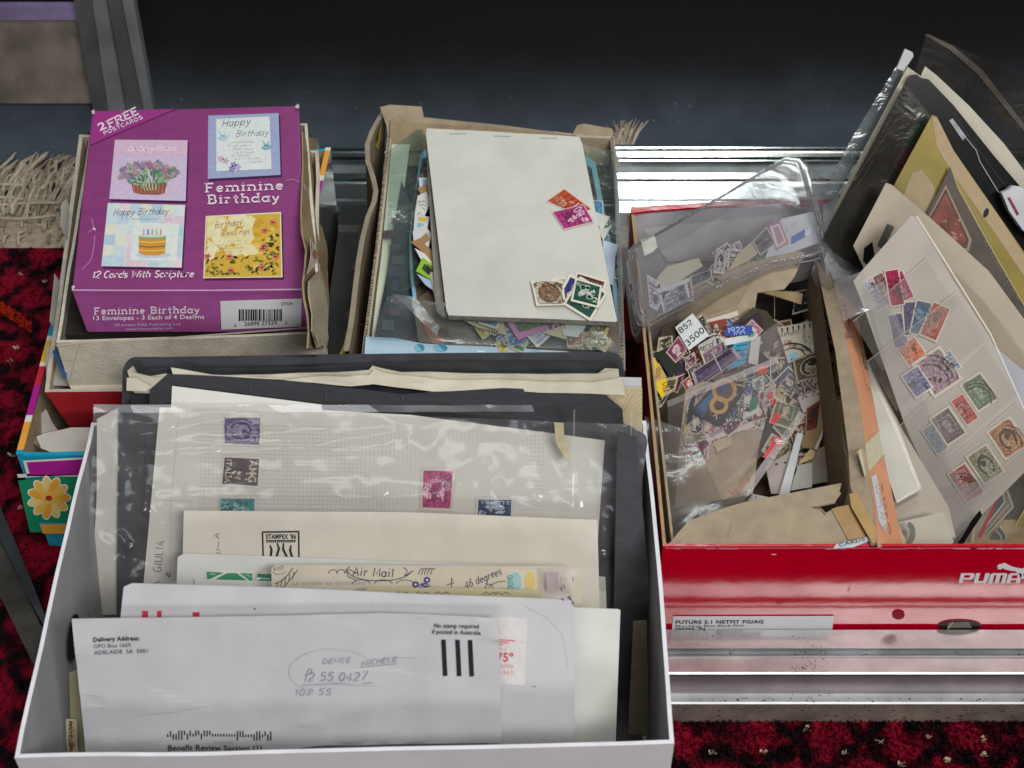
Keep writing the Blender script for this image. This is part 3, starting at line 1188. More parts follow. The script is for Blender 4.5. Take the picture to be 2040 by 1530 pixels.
# upright case leg and panel by the wall
fr = YF(1.19, (250, 222), lean=84)
leg = thing('display_case', 'dark grey metal framed case with a beige panel standing by the black wall', 'case', atz(200, 222, 0))
mb = MB()
a1, a2 = mat('#4a4a4c', .5, .4, .3, 18, kind='dark_metal'), mat('#696a6c', .45, .5, .25, 18, kind='grey_metal')
slab(mb, fr, [(140, -40), (176, -40), (214, 222), (186, 222)], a1, .012)
slab(mb, fr.off(-.003), [(177, -40), (206, -40), (252, 222), (215, 222)], a2, .012)
slab(mb, fr.off(.002), [(207, -40), (232, -40), (285, 222), (253, 222)], a1, .012)
slab(mb, fr.off(-.002), [(233, -40), (258, -40), (306, 222), (286, 222)], a2, .012)
mb.build('frame', leg)
mb = MB()
slab(mb, fr.off(-.012), [(-60, 40), (170, 40), (197, 206), (-60, 206)], mat('#6f675e', .6, .3, .35, 22, .2, 40, kind='stained_panel'), .01)
mb.build('panel', leg)
mb = MB()
slab(mb, fr.off(-.010), [(-60, 13), (166, 13), (170, 40), (-60, 40)], mat('#75688a', .5, .3, .2, 30, kind='mauve_trim'), .01)
mb.build('trim', leg)
# ================================================================ white shoe box in front
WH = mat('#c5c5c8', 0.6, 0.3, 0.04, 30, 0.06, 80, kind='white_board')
WHI = mat('#98989c', 0.7, 0.2, 0.06, 30, 0.08, 60, kind='white_board_inside')  # inside painted darker than the outer board to deepen its shade
rim = [atz(29, 1510, .125), atz(1349, 1481, .125), atz(1287, 838, .125), atz(182, 842, .125)]
rim[1].x = min(rim[1].x, .0885)
wb = thing('shoe_box', 'open white shoe box full of envelopes and album pages', 'box', (-.09, .54, .003))
mb = MB()
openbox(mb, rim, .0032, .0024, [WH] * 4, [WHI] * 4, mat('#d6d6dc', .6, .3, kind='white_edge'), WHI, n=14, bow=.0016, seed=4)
mb.build('body', wb, bevel=.0005)
# finger hole in the side wall (a dark disc on the board paints its shade)
d = (rim[0] - rim[3]).normalized()
nn = Vector((d.y, -d.x, 0))
if nn.x < 0:
    nn = -nn
mid = rim[3].lerp(rim[0], .56) + nn * .0034
f = Fr(mid - Vector((0, 0, .045)), d, Vector((0, 0, 1)), nn)
mb = MB()
pts = [f.w(a * .016, b * .011, 0) for a, b in ell(0, 0, 1, 1, 20)]
mb.add(pts + [p - nn * .0006 for p in pts], [tuple(range(20))[::-1]] + [(i, (i + 1) % 20, 20 + (i + 1) % 20, 20 + i) for i in range(20)], ink('#0c0c0d'))
mb.build('finger_hole', wb)

BLK = mat('#2b2c31', 0.5, 0.4, 0.10, 40, 0.15, 200, kind='black_page')
BLK2 = mat('#3a3b40', 0.55, 0.4, 0.15, 60, 0.2, 150, kind='black_cover')


def WF(Yt, u, v, lean=60, bend=None, side=0, yaw=0):
    return YF(Yt, (u, v), lean, yaw, side, bend)


# --- stockbook at the back
fr = WF(.668, 700, 712, 70)
sb = thing('stock_book', 'thick black stock book with ragged cream pages, rearmost in the white box', 'stamp album', fr.pt(700, 900))
mb = MB()
slab(mb, fr, arc(268, 742, 24, 26, 180, 270, 6) + [(330, 716), (640, 711), (900, 708), (1195, 706)] + arc(1218, 732, 24, 25, 270, 350, 6) + [(1252, 1250), (238, 1000)], BLK2, .004)
slab(mb, fr.off(.0045), [(262, 748), (300, 735), (520, 733), (900, 722), (1218, 724), (1245, 745), (1250, 1000), (250, 1000)], mat('#2f3134', .6, .3, .2, 50, .15, 90, kind='black_endpaper'), .003)
mb.build('cover', sb, bevel=.0008)
CREAM = mat('#cfcab8', .75, .2, .08, 45, .25, 120, kind='old_paper')
CREAM2 = mat('#bdb8a6', .75, .2, .10, 45, .25, 120, kind='old_paper_dark')
fp = fr.off(.010, wob(.003, 30, 2))
mb = MB()
top = [(254, 738), (266, 728), (274, 742), (300, 748), (330, 744), (360, 752), (480, 748), (620, 744), (735, 736), (742, 728), (765, 734), (800, 742), (900, 744), (1000, 746), (1100, 744), (1190, 742), (1205, 732), (1232, 734), (1236, 778)]
slab(mb, fp.off(.001), top + [(1150, 781), (980, 776), (930, 782), (880, 780), (830, 770), (760, 762), (740, 756), (700, 764), (620, 768), (480, 775), (330, 782), (268, 782)], CREAM2, .0004)
slab(mb, fp.off(.004), [(735, 746), (745, 735), (770, 744), (870, 758), (980, 758), (1180, 760), (1238, 752), (1246, 788), (1180, 783), (1000, 778), (920, 786), (850, 780), (790, 772), (745, 764), (700, 768), (560, 760), (640, 750)], CREAM, .0004)
slab(mb, fp.off(.003), [(340, 733), (420, 748), (520, 753), (620, 758), (520, 772), (350, 764)], CREAM, .0004)
slab(mb, fp.off(.004), [(253, 752), (272, 752), (300, 768), (292, 778), (252, 778)], CREAM, .0004)
mb.build('pages', sb)

# --- flat white board flap and wood-grain card in the corner
fr = WF(.653, 1240, 790, 75)
mb = MB()
slab(mb, fr, [(1195, 752), (1278, 754), (1281, 1000), (1195, 1000)], WH, .0012)
mb.build('white_card', label='white card edge standing behind the wood-grain slip', cat='card')
tw = mat('#c8b998', .7, .2, .12, 30, .05, 90, kind='wood_grain_paper')
mb = MB()
f2 = fr.off(.0035)
slab(mb, f2, [(1200, 772), (1279, 773), (1281, 1000), (1200, 1000)], tw, .0006)
for k in range(11):
    ribbon(mb, f2, [(1232 + k * 9, 775), (1222 + k * 6, 800 + k * 3), (1215 + k * 3, 840)][:3] if k < 5 else [(1280, 775 + (k - 5) * 9), (1258, 792 + (k - 5) * 9), (1240, 812 + (k - 5) * 8)], 1.6, ink('#b5a37e'), 1)
mb.build('paper_slip', label='tan wood-grain paper slip in the corner of the white box', cat='slip')

# --- black leaves in front of the stock book
fr = WF(.650, 700, 770, 63)
mb = MB()
slab(mb, fr, [(299, 776), (334, 745), (560, 757), (800, 785), (1000, 774), (1150, 776), (1205, 786), (1240, 815), (1262, 1100), (280, 1100)], BLK, .0012)
for u in (497, 648, 800):
    ribbon(mb, fr, [(u, 770 + (u - 497) * .06), (u - 1, 782 + (u - 497) * .06)], 1.6, ink('#15161a'), 1)
    ribbon(mb, fr, [(u + 2, 770 + (u - 497) * .06), (u + 1, 782 + (u - 497) * .06)], 1.2, ink('#55575e'), 1)
mb.build('black_page', label='black album leaf with a clipped corner behind the white sheet', cat='album page')
mb = MB()
f2 = fr.off(.0022)
slab(mb, f2, [(343, 769), (640, 806), (700, 1100), (325, 1100)], paper('#dcdcd6'), .0003)
mb.build('paper_sheet', label='plain white sheet on the clipped black leaf', cat='paper')
mb = MB()
slab(mb, WF(.640, 1200, 850, 60), [(1100, 812), (1215, 835), (1255, 848), (1287, 868), (1290, 880), (1246, 1190), (1120, 1190)], BLK, .0010)
mb.build('black_page', label='black stock leaf at the creased end of the clear sleeve', cat='album page')
mb = MB()
slab(mb, WF(.634, 260, 900, 60), [(236, 808), (320, 812), (286, 1225), (232, 1225)], BLK, .0010)
mb.build('black_page', label='black stock leaf beside the handwritten album page', cat='album page')
mb = MB()
slab(mb, WF(.637, 215, 900, 60, wob(.003, 22, 8)), [(193, 835), (236, 812), (243, 900), (236, 1225), (182, 1225), (192, 1000)], paper('#c5c1ba'), .0003)
mb.build('paper_sheet', label='buff sheet folded inside the crumpled edge of the clear sleeve', cat='paper')

# --- stamps peeping out at the side of the page
for k, (c, lb) in enumerate(((cq(1210, 940, 26, 96, 0), 'brown-red stamp peeping out behind the squared album page'), (cq(1204, 1040, 26, 90, 2), 'grey-blue stamp half hidden below the brown-red one'))):
    stamp(lb, c, WF(.629, 1200, 950), ('#8e6a60', '#76808c')[k], 'lines', seed=k, group='stamps behind the album page')

# --- album page with six stamps
fr = WF(.622, 700, 900, 60, wob(.0015, 9, 3))
pg = thing('album_page', 'pale squared album page carrying violet, brown, teal, pink and blue stamps', 'album page', fr.pt(700, 1160))
mb = MB()
PG = paper('#cfccc6', .08)
slab(mb, fr, [(318, 812), (520, 812), (820, 826), (1000, 850), (1205, 878), (1192, 1060), (1180, 1230), (280, 1230)], PG, .0003)
gl = ink('#bcbab6')
for k in range(30):
    y = 846 + k * 8.2
    ribbon(mb, fr, [(400, y), (700, y + 4), (1085, y + 14)], .7, gl, 1)
for k in range(84):
    x = 402 + k * 8.2
    ribbon(mb, fr, [(x, 846 + (x - 400) * .02), (x - 6, 1090)], .7, gl, 1)
ribbon(mb, fr, [(357, 815), (340, 1010), (338, 1150)], .9, ink('#aeb0b2'), 1)
ribbon(mb, fr, [(325, 996), (380, 998), (376, 1040), (374, 1160)], .9, ink('#a4a6aa'), 1)
mb.build('sheet', pg)
mb = MB()
script(mb, fr, 'A  GIULIA', (318, 1168), (328, 1078), 16, ink('#55565a'), 1.6, 3, .0, .03)
script(mb, fr, '&', (338, 1150), (342, 1140), 10, ink('#55565a'), 1.4, 3)
mb.build('handwriting', pg)
D = lambda c: [c[3], c[0], c[1], c[2]]      # picture turned on its side


def side_stamp(c, col, kind, tx, dark, over, seed, light='#b9a9b5'):
    o = stamp('', [c[1], c[2], c[3], c[0]], fr, col, kind, light, dark, tx, rim='#c9c3bb', seed=seed, parent=pg, dz=.0006, cancel=0)
    o['label'] = over
    return o


side_stamp([(442, 827), (524, 827), (521, 891), (443, 888)], '#5d4f78', 'oval', [('AMG', .1, .8, .3, .2)], '#463a5e', 'violet stamp overprinted AMG', 1, '#8f82a6')
side_stamp([(443, 906), (522, 910), (518, 974), (437, 968)], '#4a3d3c', 'flower', [('ITALIA', .12, .88, .88, .14), ('AMG', .1, .8, .3, .2)], '#2d2424', 'dark brown stamp lettered ITALIA', 2, '#c2b4a8')
side_stamp([(435, 988), (512, 989), (510, 1052), (433, 1050)], '#2f7f88', 'scene', [('25', .1, .4, .95, .22), ('VG', .3, .9, .6, .25)], '#1f5f68', 'teal stamp with the value 25', 3, '#8fb9bd')
side_stamp([(837, 929), (910, 931), (903, 1019), (835, 1017)], '#b4437c', 'scene', None, '#8d3160', 'pink upright stamp', 4, '#d8a9c0')
stamp('dark blue landscape stamp', [(947, 988), (1025, 989), (1023, 1050), (946, 1049)], fr, '#2c3f63', 'scene', '#a9b6c8', '#1d2b48', [('TRIESTE', .12, .9, .24, .12)], rim='#c9c9c9', seed=5, parent=pg, dz=.0006)

# --- the clear sleeve over it
def sleeve_bend(a, b):
    e = max(0, abs(a + .01) - .12) * 14
    return .004 + .0014 * noise.noise(Vector((a * 16, b * 44, 1.3))) + (.0016 + .006 * e) * noise.noise(Vector((a * 40 + 3, b * 26 + a * 30, 7.7))) + .0006 * noise.noise(Vector((a * 120, b * 90, 2))) + .0012 * abs(noise.noise(Vector((a * 9 + b * 5, b * 40 - a * 8, 4)))) + .0011 * abs(noise.noise(Vector((a * 14 - b * 8, b * 60 + a * 10, 9))))


fr2 = WF(.618, 700, 900, 60)
fr2.bend = creases(fr2, [
    ([(236, 868), (340, 850), (480, 826)], .0010, .0034), ([(268, 906), (430, 897), (620, 884), (835, 846)], .0011, .0034),
    ([(250, 880), (420, 876), (700, 862)], .0006, .0028), ([(650, 990), (760, 985), (905, 975)], .0014, .0052),
    ([(900, 985), (940, 920)], .0012, .0030), ([(985, 950), (1005, 990)], .0011, .0023), ([(1045, 960), (1090, 1005)], .0011, .0034),
    ([(1140, 1000), (1185, 1025)], .0012, .0030), ([(1060, 815), (1064, 845), (1130, 830)], .0012, .0032),
    ([(300, 960), (290, 1010), (318, 1030)], .0015, .0025), ([(236, 1050), (262, 1085), (240, 1130)], .0015, .0032),
    ([(205, 822), (240, 940), (228, 1060)], .0019, .0046), ([(246, 900), (206, 1000)], .0014, .0034),
    ([(1215, 1000), (1205, 1100), (1195, 1200)], .0014, .0032), ([(1232, 960), (1240, 1080), (1222, 1190)], .0014, .0030),
    ([(1250, 850), (1288, 890)], .0016, .0034), ([(1225, 1010), (1262, 1020)], .0014, .0028), ([(1245, 1040), (1228, 1110)], .0012, .0025),
    ([(860, 1130), (1100, 1110)], .0005, .0023), ([(760, 830), (800, 850), (780, 890), (640, 898)], .0006, .0016)], sleeve_bend)
SLV = plastic('clear_sleeve', .07, .58, '#f4f4f2', .13)
mb = MB()
grid(mb, fr2, [(190, 802), (1292, 842), (1246, 1228), (178, 1232)], SLV, 220, 120, two=False)
grid(mb, fr2.off(.0018), [(190, 802), (1060, 803), (1064, 816), (190, 818)], plastic('sleeve_hem', .16, .95), 60, 2, two=False)
for x in (1142, 1255):
    grid(mb, fr2.off(.001), [(x, 812), (x + 3, 812), (x - 2, 1226), (x - 5, 1226)], plastic('sleeve_hem', .16, .95), 1, 30, two=False)
o = mb.build('plastic_sleeve', label='crinkled clear plastic sleeve over the squared album page', cat='plastic sleeve')
mb = MB()
tape = mat('#b9ae8c', .35, .5, .15, 120, kind='yellowed_tape')
f3 = fr2.off(.0024)
slab(mb, f3, [(1103, 836), (1122, 838), (1124, 868), (1137, 905), (1128, 912), (1108, 880)], tape, .0002)
mb.build('tape', label='scrap of yellowed sticky tape on the clear sleeve', cat='tape')

# --- envelopes, back to front
def env(v, u, Yt, pts, h, label, name='envelope', lean=60, bd=(.0009, 14, 1), t=.0007, cat='envelope'):
    f = WF(Yt, u, v, lean, (bd if callable(bd) else wob(*bd)) if bd else None)
    e = thing(name, label, cat, f.pt(u, v + 120))
    mb = MB()
    slab(mb, f, pts, paper(h), t)
    return f, e, mb


K = ink('#2b2a2c')
f, e, mb = env(1025, 770, .585, [(366, 1018), (800, 1021), (1190, 1036), (1196, 1260), (360, 1260)], '#cdc8bd', 'cream envelope with a show cachet in a black square', bd=(.0007, 9, 5))
mb.build('body', e)
mb = MB()
for a, b in (((522, 1060), (596, 1059)), ((523, 1059), (525, 1130)), ((595, 1059), (596, 1130))):
    ribbon(mb, f, [a, b], 3.2, K, 2)
text(mb, f, "STAMPEX '86", (530, 1073), (590, 1073), K, 3, h=9, bold=.03)
ribbon(mb, f, [(530, 1077), (590, 1077)], 2.4, K, 2)
for k in range(14):
    ribbon(mb, f, [(532 + 4.2 * k, 1078), (532 + 4.2 * k, 1081)], 2.2, K, 2)
for pts in ([(538, 1086), (541, 1095), (539, 1112), (535, 1124)], [(552, 1082), (556, 1092), (550, 1112), (546, 1124)], [(565, 1082), (564, 1094), (572, 1110), (574, 1124)], [(580, 1086), (578, 1096), (582, 1110), (584, 1124)]):
    ribbon(mb, f, pts, 5, K, 2, taper=True)
mb.build('cachet', e)
mb = MB()
P_ = ink('#6b6a6c')
script(mb, f, 'A', (437, 1073), (437, 1062), 10, P_, 1.2, 3, .2)
ribbon(mb, f, [(436, 1078), (434, 1092)], 1.0, P_, 2)
script(mb, f, 'II', (440, 1104), (440, 1094), 9, P_, 1.2, 3, .2)
mb.build('handwriting', e)

f, e, mb = env(1150, 1180, .572, [(1130, 1143), (1206, 1150), (1212, 1300), (1130, 1300)], '#c3c1b8', 'grey-white card end sticking up beside the doodled postcard', 'card', cat='card', bd=None)
mb.build('body', e)
f, e, mb = env(1112, 700, .566, [(354, 1110), (366, 1103), (620, 1112), (760, 1118), (1150, 1136), (1150, 1330), (345, 1330)], '#cfd0cd', 'pale envelope with green triangle and penny stamps', bd=(.0008, 11, 9))
mb.build('body', e)
GR, GL_ = '#3d8a68', '#b9cfc2'
mb = MB()
slab(mb, f, perf([(410, 1135), (507, 1139), (505, 1190), (408, 1190)]), paper('#d5d6d0', .05), .00012, n=.0004)
for pts, c in (([(412, 1138), (446, 1140), (413, 1155)], GR), ([(414, 1162), (452, 1141), (472, 1141), (504, 1165), (504, 1188), (412, 1188)], GR), ([(478, 1141), (503, 1142), (503, 1160)], GR), ([(418, 1141), (434, 1142), (418, 1149)], '#83b39c'), ([(486, 1144), (500, 1145), (500, 1153)], '#83b39c')):
    poly(mb, f, pts, ink(c), n=.0007)
mb.build('stamp', e, label='green triangle stamp')
stamp('green one penny stamp', [(509, 1140), (545, 1141), (543, 1195), (508, 1193)], f, '#3f8f6e', 'frame', '#cfdcd2', None, [('1', .1, .3, .38, .22)], seed=3, parent=e, dz=.0004)
f, e, mb = env(1160, 500, .556, [(388, 1154), (560, 1160), (745, 1168), (750, 1330), (384, 1330)], '#d3d4d0', 'small white card edge just under the green triangle stamp', 'card', cat='card', bd=None)
mb.build('body', e)

f, e, mb = env(1130, 850, .548, [(541, 1132), (548, 1126), (800, 1127), (1100, 1128), (1152, 1130), (1159, 1138), (1160, 1340), (541, 1340)], '#cbc3b2', 'doodled cream postcard lettered Air Mail and La poésie au quotidien', 'postcard', cat='postcard', bd=(.0008, 12, 4))
mb.build('body', e)
mb = MB()
B_ = ink('#4b4a66')
script(mb, f, 'Air Mail', (704, 1146), (784, 1148), 17, B_, 1.8, 4, .1, .03)
ribbon(mb, f, arc(750, 1134, 58, 22, 170, 90, 8) + arc(760, 1134, 60, 22, 90, 10, 8), 1.6, B_, 3)
ribbon(mb, f, [(697, 1128), (690, 1134), (694, 1148), (712, 1156)], 1.6, B_, 3)
ribbon(mb, f, [(804, 1129), (812, 1136), (806, 1146), (824, 1136)], 1.6, B_, 3)
for k in range(3):
    ribbon(mb, f, arc(664 + k * 16, 1142, 9, 8, 180, 350, 6), 1.3, B_, 3)
    ribbon(mb, f, arc(720 + k * 44, 1166, 20, 12, 200, 340, 6), 1.3, B_, 3)
for k in range(5):
    ribbon(mb, f, arc(842 + k * 6, 1146, 8, 15, 190, 280, 6), 1.3, B_, 3)
for x, y in ((828, 1163), (851, 1154)):
    poly(mb, f, ell(x, y, 6.5, 6, 12), ink('#37377c'), 3)
    poly(mb, f, ell(x, y, 3, 2.6, 10), ink('#cfc8ba'), 4)
for k in range(6):
    ribbon(mb, f, arc(846 + rg.uniform(-4, 4), 1166 + rg.uniform(-3, 2), 8, 3, 0, 300, 7), 1.2, ink('#4c468c'), 3)
script(mb, f, '46 degrees', (928, 1172), (1000, 1142), 15, B_, 1.4, 3, .2, .06)
ribbon(mb, f, [(890, 1164), (904, 1160), (900, 1150), (899, 1176), (890, 1178)], 1.4, B_, 3)
ribbon(mb, f, arc(975, 1168, 8, 6, 0, 340, 8), 1.3, B_, 3)
ribbon(mb, f, arc(1008, 1172, 34, 16, 190, 270, 8), 1.3, B_, 3)
# ladder scribble in the corner
for k in range(5):
    ribbon(mb, f, [(552 + k * 8, 1172 - k * 5), (554 + k * 8, 1158 - k * 5)], 1.3, ink('#55534f'), 3)
ribbon(mb, f, [(548, 1174), (566, 1168), (582, 1150), (594, 1134)], 1.5, ink('#55534f'), 3)
ribbon(mb, f, [(548, 1162), (562, 1156), (576, 1142), (584, 1130)], 1.5, ink('#55534f'), 3)
script(mb, f, 'PIO', (547, 1138), (566, 1132), 7, ink('#77746c'), 1.1, 3)
ribbon(mb, f, arc(556, 1134, 14, 9, 20, 150, 6), 1.1, ink('#77746c'), 3)
mb.build('doodle', e)
mb = MB()
text(mb, f, 'La poésie au quotidien', (583, 1164), (728, 1164), ink('#b3ab9c'), 2, h=9, bold=.02)
mb.build('lettering', e)
mb = MB()
slab(mb, f, perf([(1012, 1133), (1070, 1134), (1072, 1180), (1012, 1180)]), paper('#d3d0bd', .05), .00012, n=.0003)
poly(mb, f, ell(1026, 1158, 13, 20, 14), ink('#9cc4c6'), n=.0006)
poly(mb, f, ell(1056, 1156, 10, 19, 14), ink('#dbc27a'), n=.0006)
script(mb, f, 'OUVO', (1022, 1172), (1022, 1144), 10, ink('#5f93a0'), 1.4, 6)
mb.build('stamp', e, label='pale stamp with a turquoise and a yellow blot')
f2 = WF(.538, 1110, 1160, 60, wob(.004, 70, 3))
mb = MB()
grid(mb, f2, [(1078, 1133), (1146, 1133), (1144, 1196), (1080, 1190)], plastic('crumpled_film', .30, 1.0, '#ffffff', .12), 24, 20, two=False)
poly(mb, f2.off(-.001), [(1088, 1140), (1112, 1140), (1110, 1180), (1090, 1180)], ink('#c9aeb4'), 0)
for k in range(7):
    x, y = rg.uniform(1108, 1140), rg.uniform(1140, 1176)
    poly(mb, f2.off(-.0008), [(x, y), (x + rg.uniform(-10, 10), y + 8), (x + rg.uniform(-8, 8), y + 16)], ink(rg.choice(('#5c5c66', '#8a8a92', '#ded8d4'))), 0)
mb.build('cellophane', label='crumpled cellophane end wrapped around the doodled postcard', cat='cellophane')

f, e, mb = env(1176, 900, .530, [(730, 1172), (900, 1172), (1078, 1176), (1080, 1340), (728, 1340)], '#c2ba96', 'thin yellowish card with cut-off handwriting before the postcard', 'card', cat='card', bd=None)
mb.build('body', e)
mb = MB()
for k, x in enumerate((800, 840, 880, 975, 1000)):
    ribbon(mb, f, [(x - 14, 1184 + k % 2), (x - 6, 1178), (x, 1184), (x + 8, 1179), (x + 16, 1183)], 1.2, ink('#56544c'), 2)
mb.build('handwriting', e)

f, e, mb = env(1212, 1180, .512, [(1000, 1205), (1231, 1214), (1236, 1216), (1222, 1600), (1000, 1600)], '#cfd0cb', 'blank greenish-white card beside the red-metered envelope', 'card', cat='card', bd=(.0006, 8, 6))
mb.build('body', e)
f, e, mb = env(1180, 700, .502, [(246, 1170), (262, 1163), (500, 1168), (742, 1178), (1000, 1190), (1143, 1196), (1146, 1600), (200, 1600)], '#bdbdc1', 'white envelope with a red 75c meter mark', bd=(.0022, 15, 12))
mb.build('body', e)
RD = ink('#c25a62')
mb = MB()
text(mb, f, '75º', (990, 1317), (1023, 1317), RD, 3, h=17, bold=.03)
text(mb, f, '2006', (996, 1330), (1023, 1330), ink('#cf9a9c'), 3, h=8)
text(mb, f, '15365', (987, 1343), (1023, 1343), ink('#cf9a9c'), 3, h=9)
text(mb, f, 'PAID S', (984, 1294), (1008, 1296), ink('#cf8a8e'), 3, h=5)
for k, (x, y) in enumerate(((1026, 1276), (1014, 1280), (1002, 1284))):
    ribbon(mb, f, [(975, y - 3), (x, y)], 2.6, ink('#cc7078'), 3)
poly(mb, f, [(980, 1228), (1050, 1232), (1046, 1364), (982, 1362)], ink('#cfcbcb'), 1)
mb.build('meter_mark', e)
mb = MB()
for x, w, y in ((283, 12, 1222), (313, 9, 1222), (384, 14, 1224)):
    poly(mb, f, [(x, y - 5), (x + w, y - 5), (x + w, y + 30), (x, y + 30)], ink('#b8323e'), 2)
poly(mb, f, ell(508, 1212, 2, 1.6, 8), K, 2)
ribbon(mb, f, [(742, 1192), (743, 1230)], .8, ink('#b9b9be'), 2)
for pts in ([(1128, 1190), (1136, 1186), (1141, 1198)], [(1116, 1193), (1122, 1190), (1124, 1197)], [(1138, 1200), (1143, 1197), (1143, 1206)]):
    poly(mb, f, pts, ink('#5a5a60'), 2)
ribbon(mb, f, [(1040, 1205), (1090, 1230), (1120, 1262), (1132, 1330)], .8, ink('#b3b3b9'), 2)
ribbon(mb, f, [(1060, 1367), (1068, 1365)], 1.2, ink('#6c6c70'), 2)
mb.build('lettering', e)
_env = WF(.486, 560, 1232, 58)
_fold = creases(_env, [([(715, 1215), (705, 1350), (720, 1500)], .0011, .010), ([(835, 1215), (800, 1330), (815, 1500)], -.0009, .008), ([(300, 1225), (340, 1400), (290, 1530)], .0012, .014),
    ([(960, 1228), (975, 1262), (1000, 1275)], .0012, .0035), ([(150, 1300), (175, 1400), (160, 1520)], -.0012, .006), ([(420, 1490), (620, 1440), (760, 1400)], .0007, .006)], wob(.0022, 11, 21))
f, e, mb = env(1232, 560, .486, [(143, 1233), (400, 1229), (760, 1222), (985, 1229), (993, 1232), (1000, 1478), (640, 1486), (172, 1540)], '#b4b4b8', 'front white reply envelope lettered No stamp required', bd=_fold, lean=58)
mb.build('body', e)
mb = MB()
f = f.off(.0005)
text(mb, f, 'No stamp required', (865, 1250), (954, 1250), K, 3, h=8.5, bold=.012)
text(mb, f, 'if posted in Australia', (861, 1262), (958, 1263), K, 3, h=8.5, bold=.012)
for x in (879, 907, 932):
    poly(mb, f, [(x, 1274), (x + 9, 1274), (x + 12.5, 1346), (x + 3.5, 1347)], ink('#17161a'), 2)
text(mb, f, 'Delivery Address:', (186, 1278), (279, 1274), ink('#2a2a2e'), 3, h=8.5, bold=.03)
text(mb, f, 'GPO Box 1669', (187, 1291), (261, 1288), ink('#4c4c52'), 3, h=8)
text(mb, f, 'ADELAIDE  SA  5001', (188, 1304), (295, 1299), ink('#3c3c42'), 3, h=8)
r5 = random.Random(9)
for k in range(38):
    x = 333 + k * 5.55
    up, dn = r5.choice(((9, 0), (9, 9), (3, 9), (3, 3), (9, 3)))
    if 17 <= k <= 24 or 28 <= k <= 30:
        up, dn = 2.5, 2.5
    y = 1465 + k * .02
    poly(mb, f, [(x, y - up), (x + 2.5, y - up), (x + 2.7, y + dn), (x + .2, y + dn)], K, 2)
text(mb, f, 'Benefit Review Section (1)', (335, 1495), (522, 1496), K, 3, h=11, bold=.006)
text(mb, f, 'GA House, Adelaide', (335, 1511), (470, 1512), K, 3, h=11, bold=.006)
mb.build('lettering', e)
mb = MB()
PN = ink('#85858c')
script(mb, f, 'DENCE', (642, 1322), (698, 1318), 9, PN, 1.2, 3, .4, .05)
script(mb, f, 'MICHELE', (720, 1326), (790, 1319), 10, PN, 1.3, 3, .4, .05)
ribbon(mb, f, [(718, 1328), (790, 1325)], 1.2, PN, 3)
script(mb, f, '12 55 0427', (604, 1358), (730, 1352), 16, PN, 1.6, 3, .3, .04)
script(mb, f, '0', (612, 1342), (622, 1341), 9, PN, 1.4, 3, .2)
ribbon(mb, f, [(600, 1365), (670, 1362), (742, 1360)], 1.2, PN, 3)
script(mb, f, '102 55', (586, 1385), (658, 1384), 12, PN, 1.3, 3, .4, .05)
ribbon(mb, f, arc(662, 1338, 86, 46, 110, 330, 24), .8, ink('#a5a5ac'), 3)
mb.build('handwriting', e)

# --- odd scraps in the gaps beside the envelopes
f = WF(.470, 145, 1470, 66)
stamp('cream stamp lettered NAM tucked beside the front envelope', [(131, 1500), (131, 1432), (153, 1432), (156, 1500)], f, '#cbbb95', 'none', '#8a5a2c', '#8a5a2c', [('VIETNAM', .08, .96, .62, .30)], rim='#c8c0ae', seed=5)
mb = MB()
slab(mb, f.off(-.004), [(138, 1340), (160, 1335), (175, 1520), (142, 1520)], paper('#a39f80'), .0004)
mb.build('paper_slip', label='dull yellow-green slip beside the front envelope', cat='slip')
mb = MB()
mb.add([Vector((.02, .4215, .0068)), Vector((.0835, .4215, .0068)), Vector((.0835, .60, .0068)), Vector((.02, .60, .0068)), Vector((.02, .4215, .0058)), Vector((.0835, .4215, .0058)), Vector((.0835, .60, .0058)), Vector((.02, .60, .0058))], [(0, 1, 2, 3), (4, 7, 6, 5), (0, 4, 5, 1), (1, 5, 6, 2), (2, 6, 7, 3), (3, 7, 4, 0)], BLK)  # added sheet, its black stands for deep shade on the box floor
mb.build('black_page', label='black leaf lying flat on the floor of the white box', cat='album page')  # added sheet standing for deep shade, not a real leaf
f = WF(.528, 1275, 1300, 62)
mb = MB()
slab(mb, f, [(1262, 1240), (1288, 1238), (1296, 1560), (1246, 1560)], card('#6f6558'), .002)
mb.build('card_strip', label='brown card strip in the dark gap at the end of the white box', cat='card')
mb = MB()
slab(mb, WF(.575, 1265, 1100, 62), [(1230, 860), (1268, 872), (1290, 1120), (1320, 1560), (1215, 1560)], BLK2, .0015)  # leaf with its lower end widened to darken the shaded gap
mb.build('black_page', label='worn black leaf between the sleeve and the box wall', cat='album page')
# ================================================================ flowered box, red box, cream tray, purple card box
TQ, MG, YL, GRN, ORG, RDD, WHT = '#1590ac', '#a01e86', '#d8b23a', '#17805c', '#d99a3a', '#b52336', '#d4d4d0'
gl_ = lambda h: mat(h, .35, .45, .05, 40, kind='printed_board')
fb = thing('gift_box', 'turquoise flowered gift box holding the nest of cartons', 'box', (-.24, .84, .003))
zr = .1
FL_, FR_, BR_, BL_ = atz(34, 907, zr), atz(520, 905, zr), atz(658, 296, zr), atz(196, 300, zr)
mb = MB()
openbox(mb, [FL_, FR_, BR_, BL_], .0032, .003, [gl_(TQ), gl_('#3a3d3c'), gl_(TQ), gl_('#1a5f8a')], [card('#9c8f76')] * 4, gl_(TQ), card('#8b7f68'), bow=.001, seed=11)
mb.build('body', fb)
# printed colour bands running over the rim of both side walls
mb = MB()


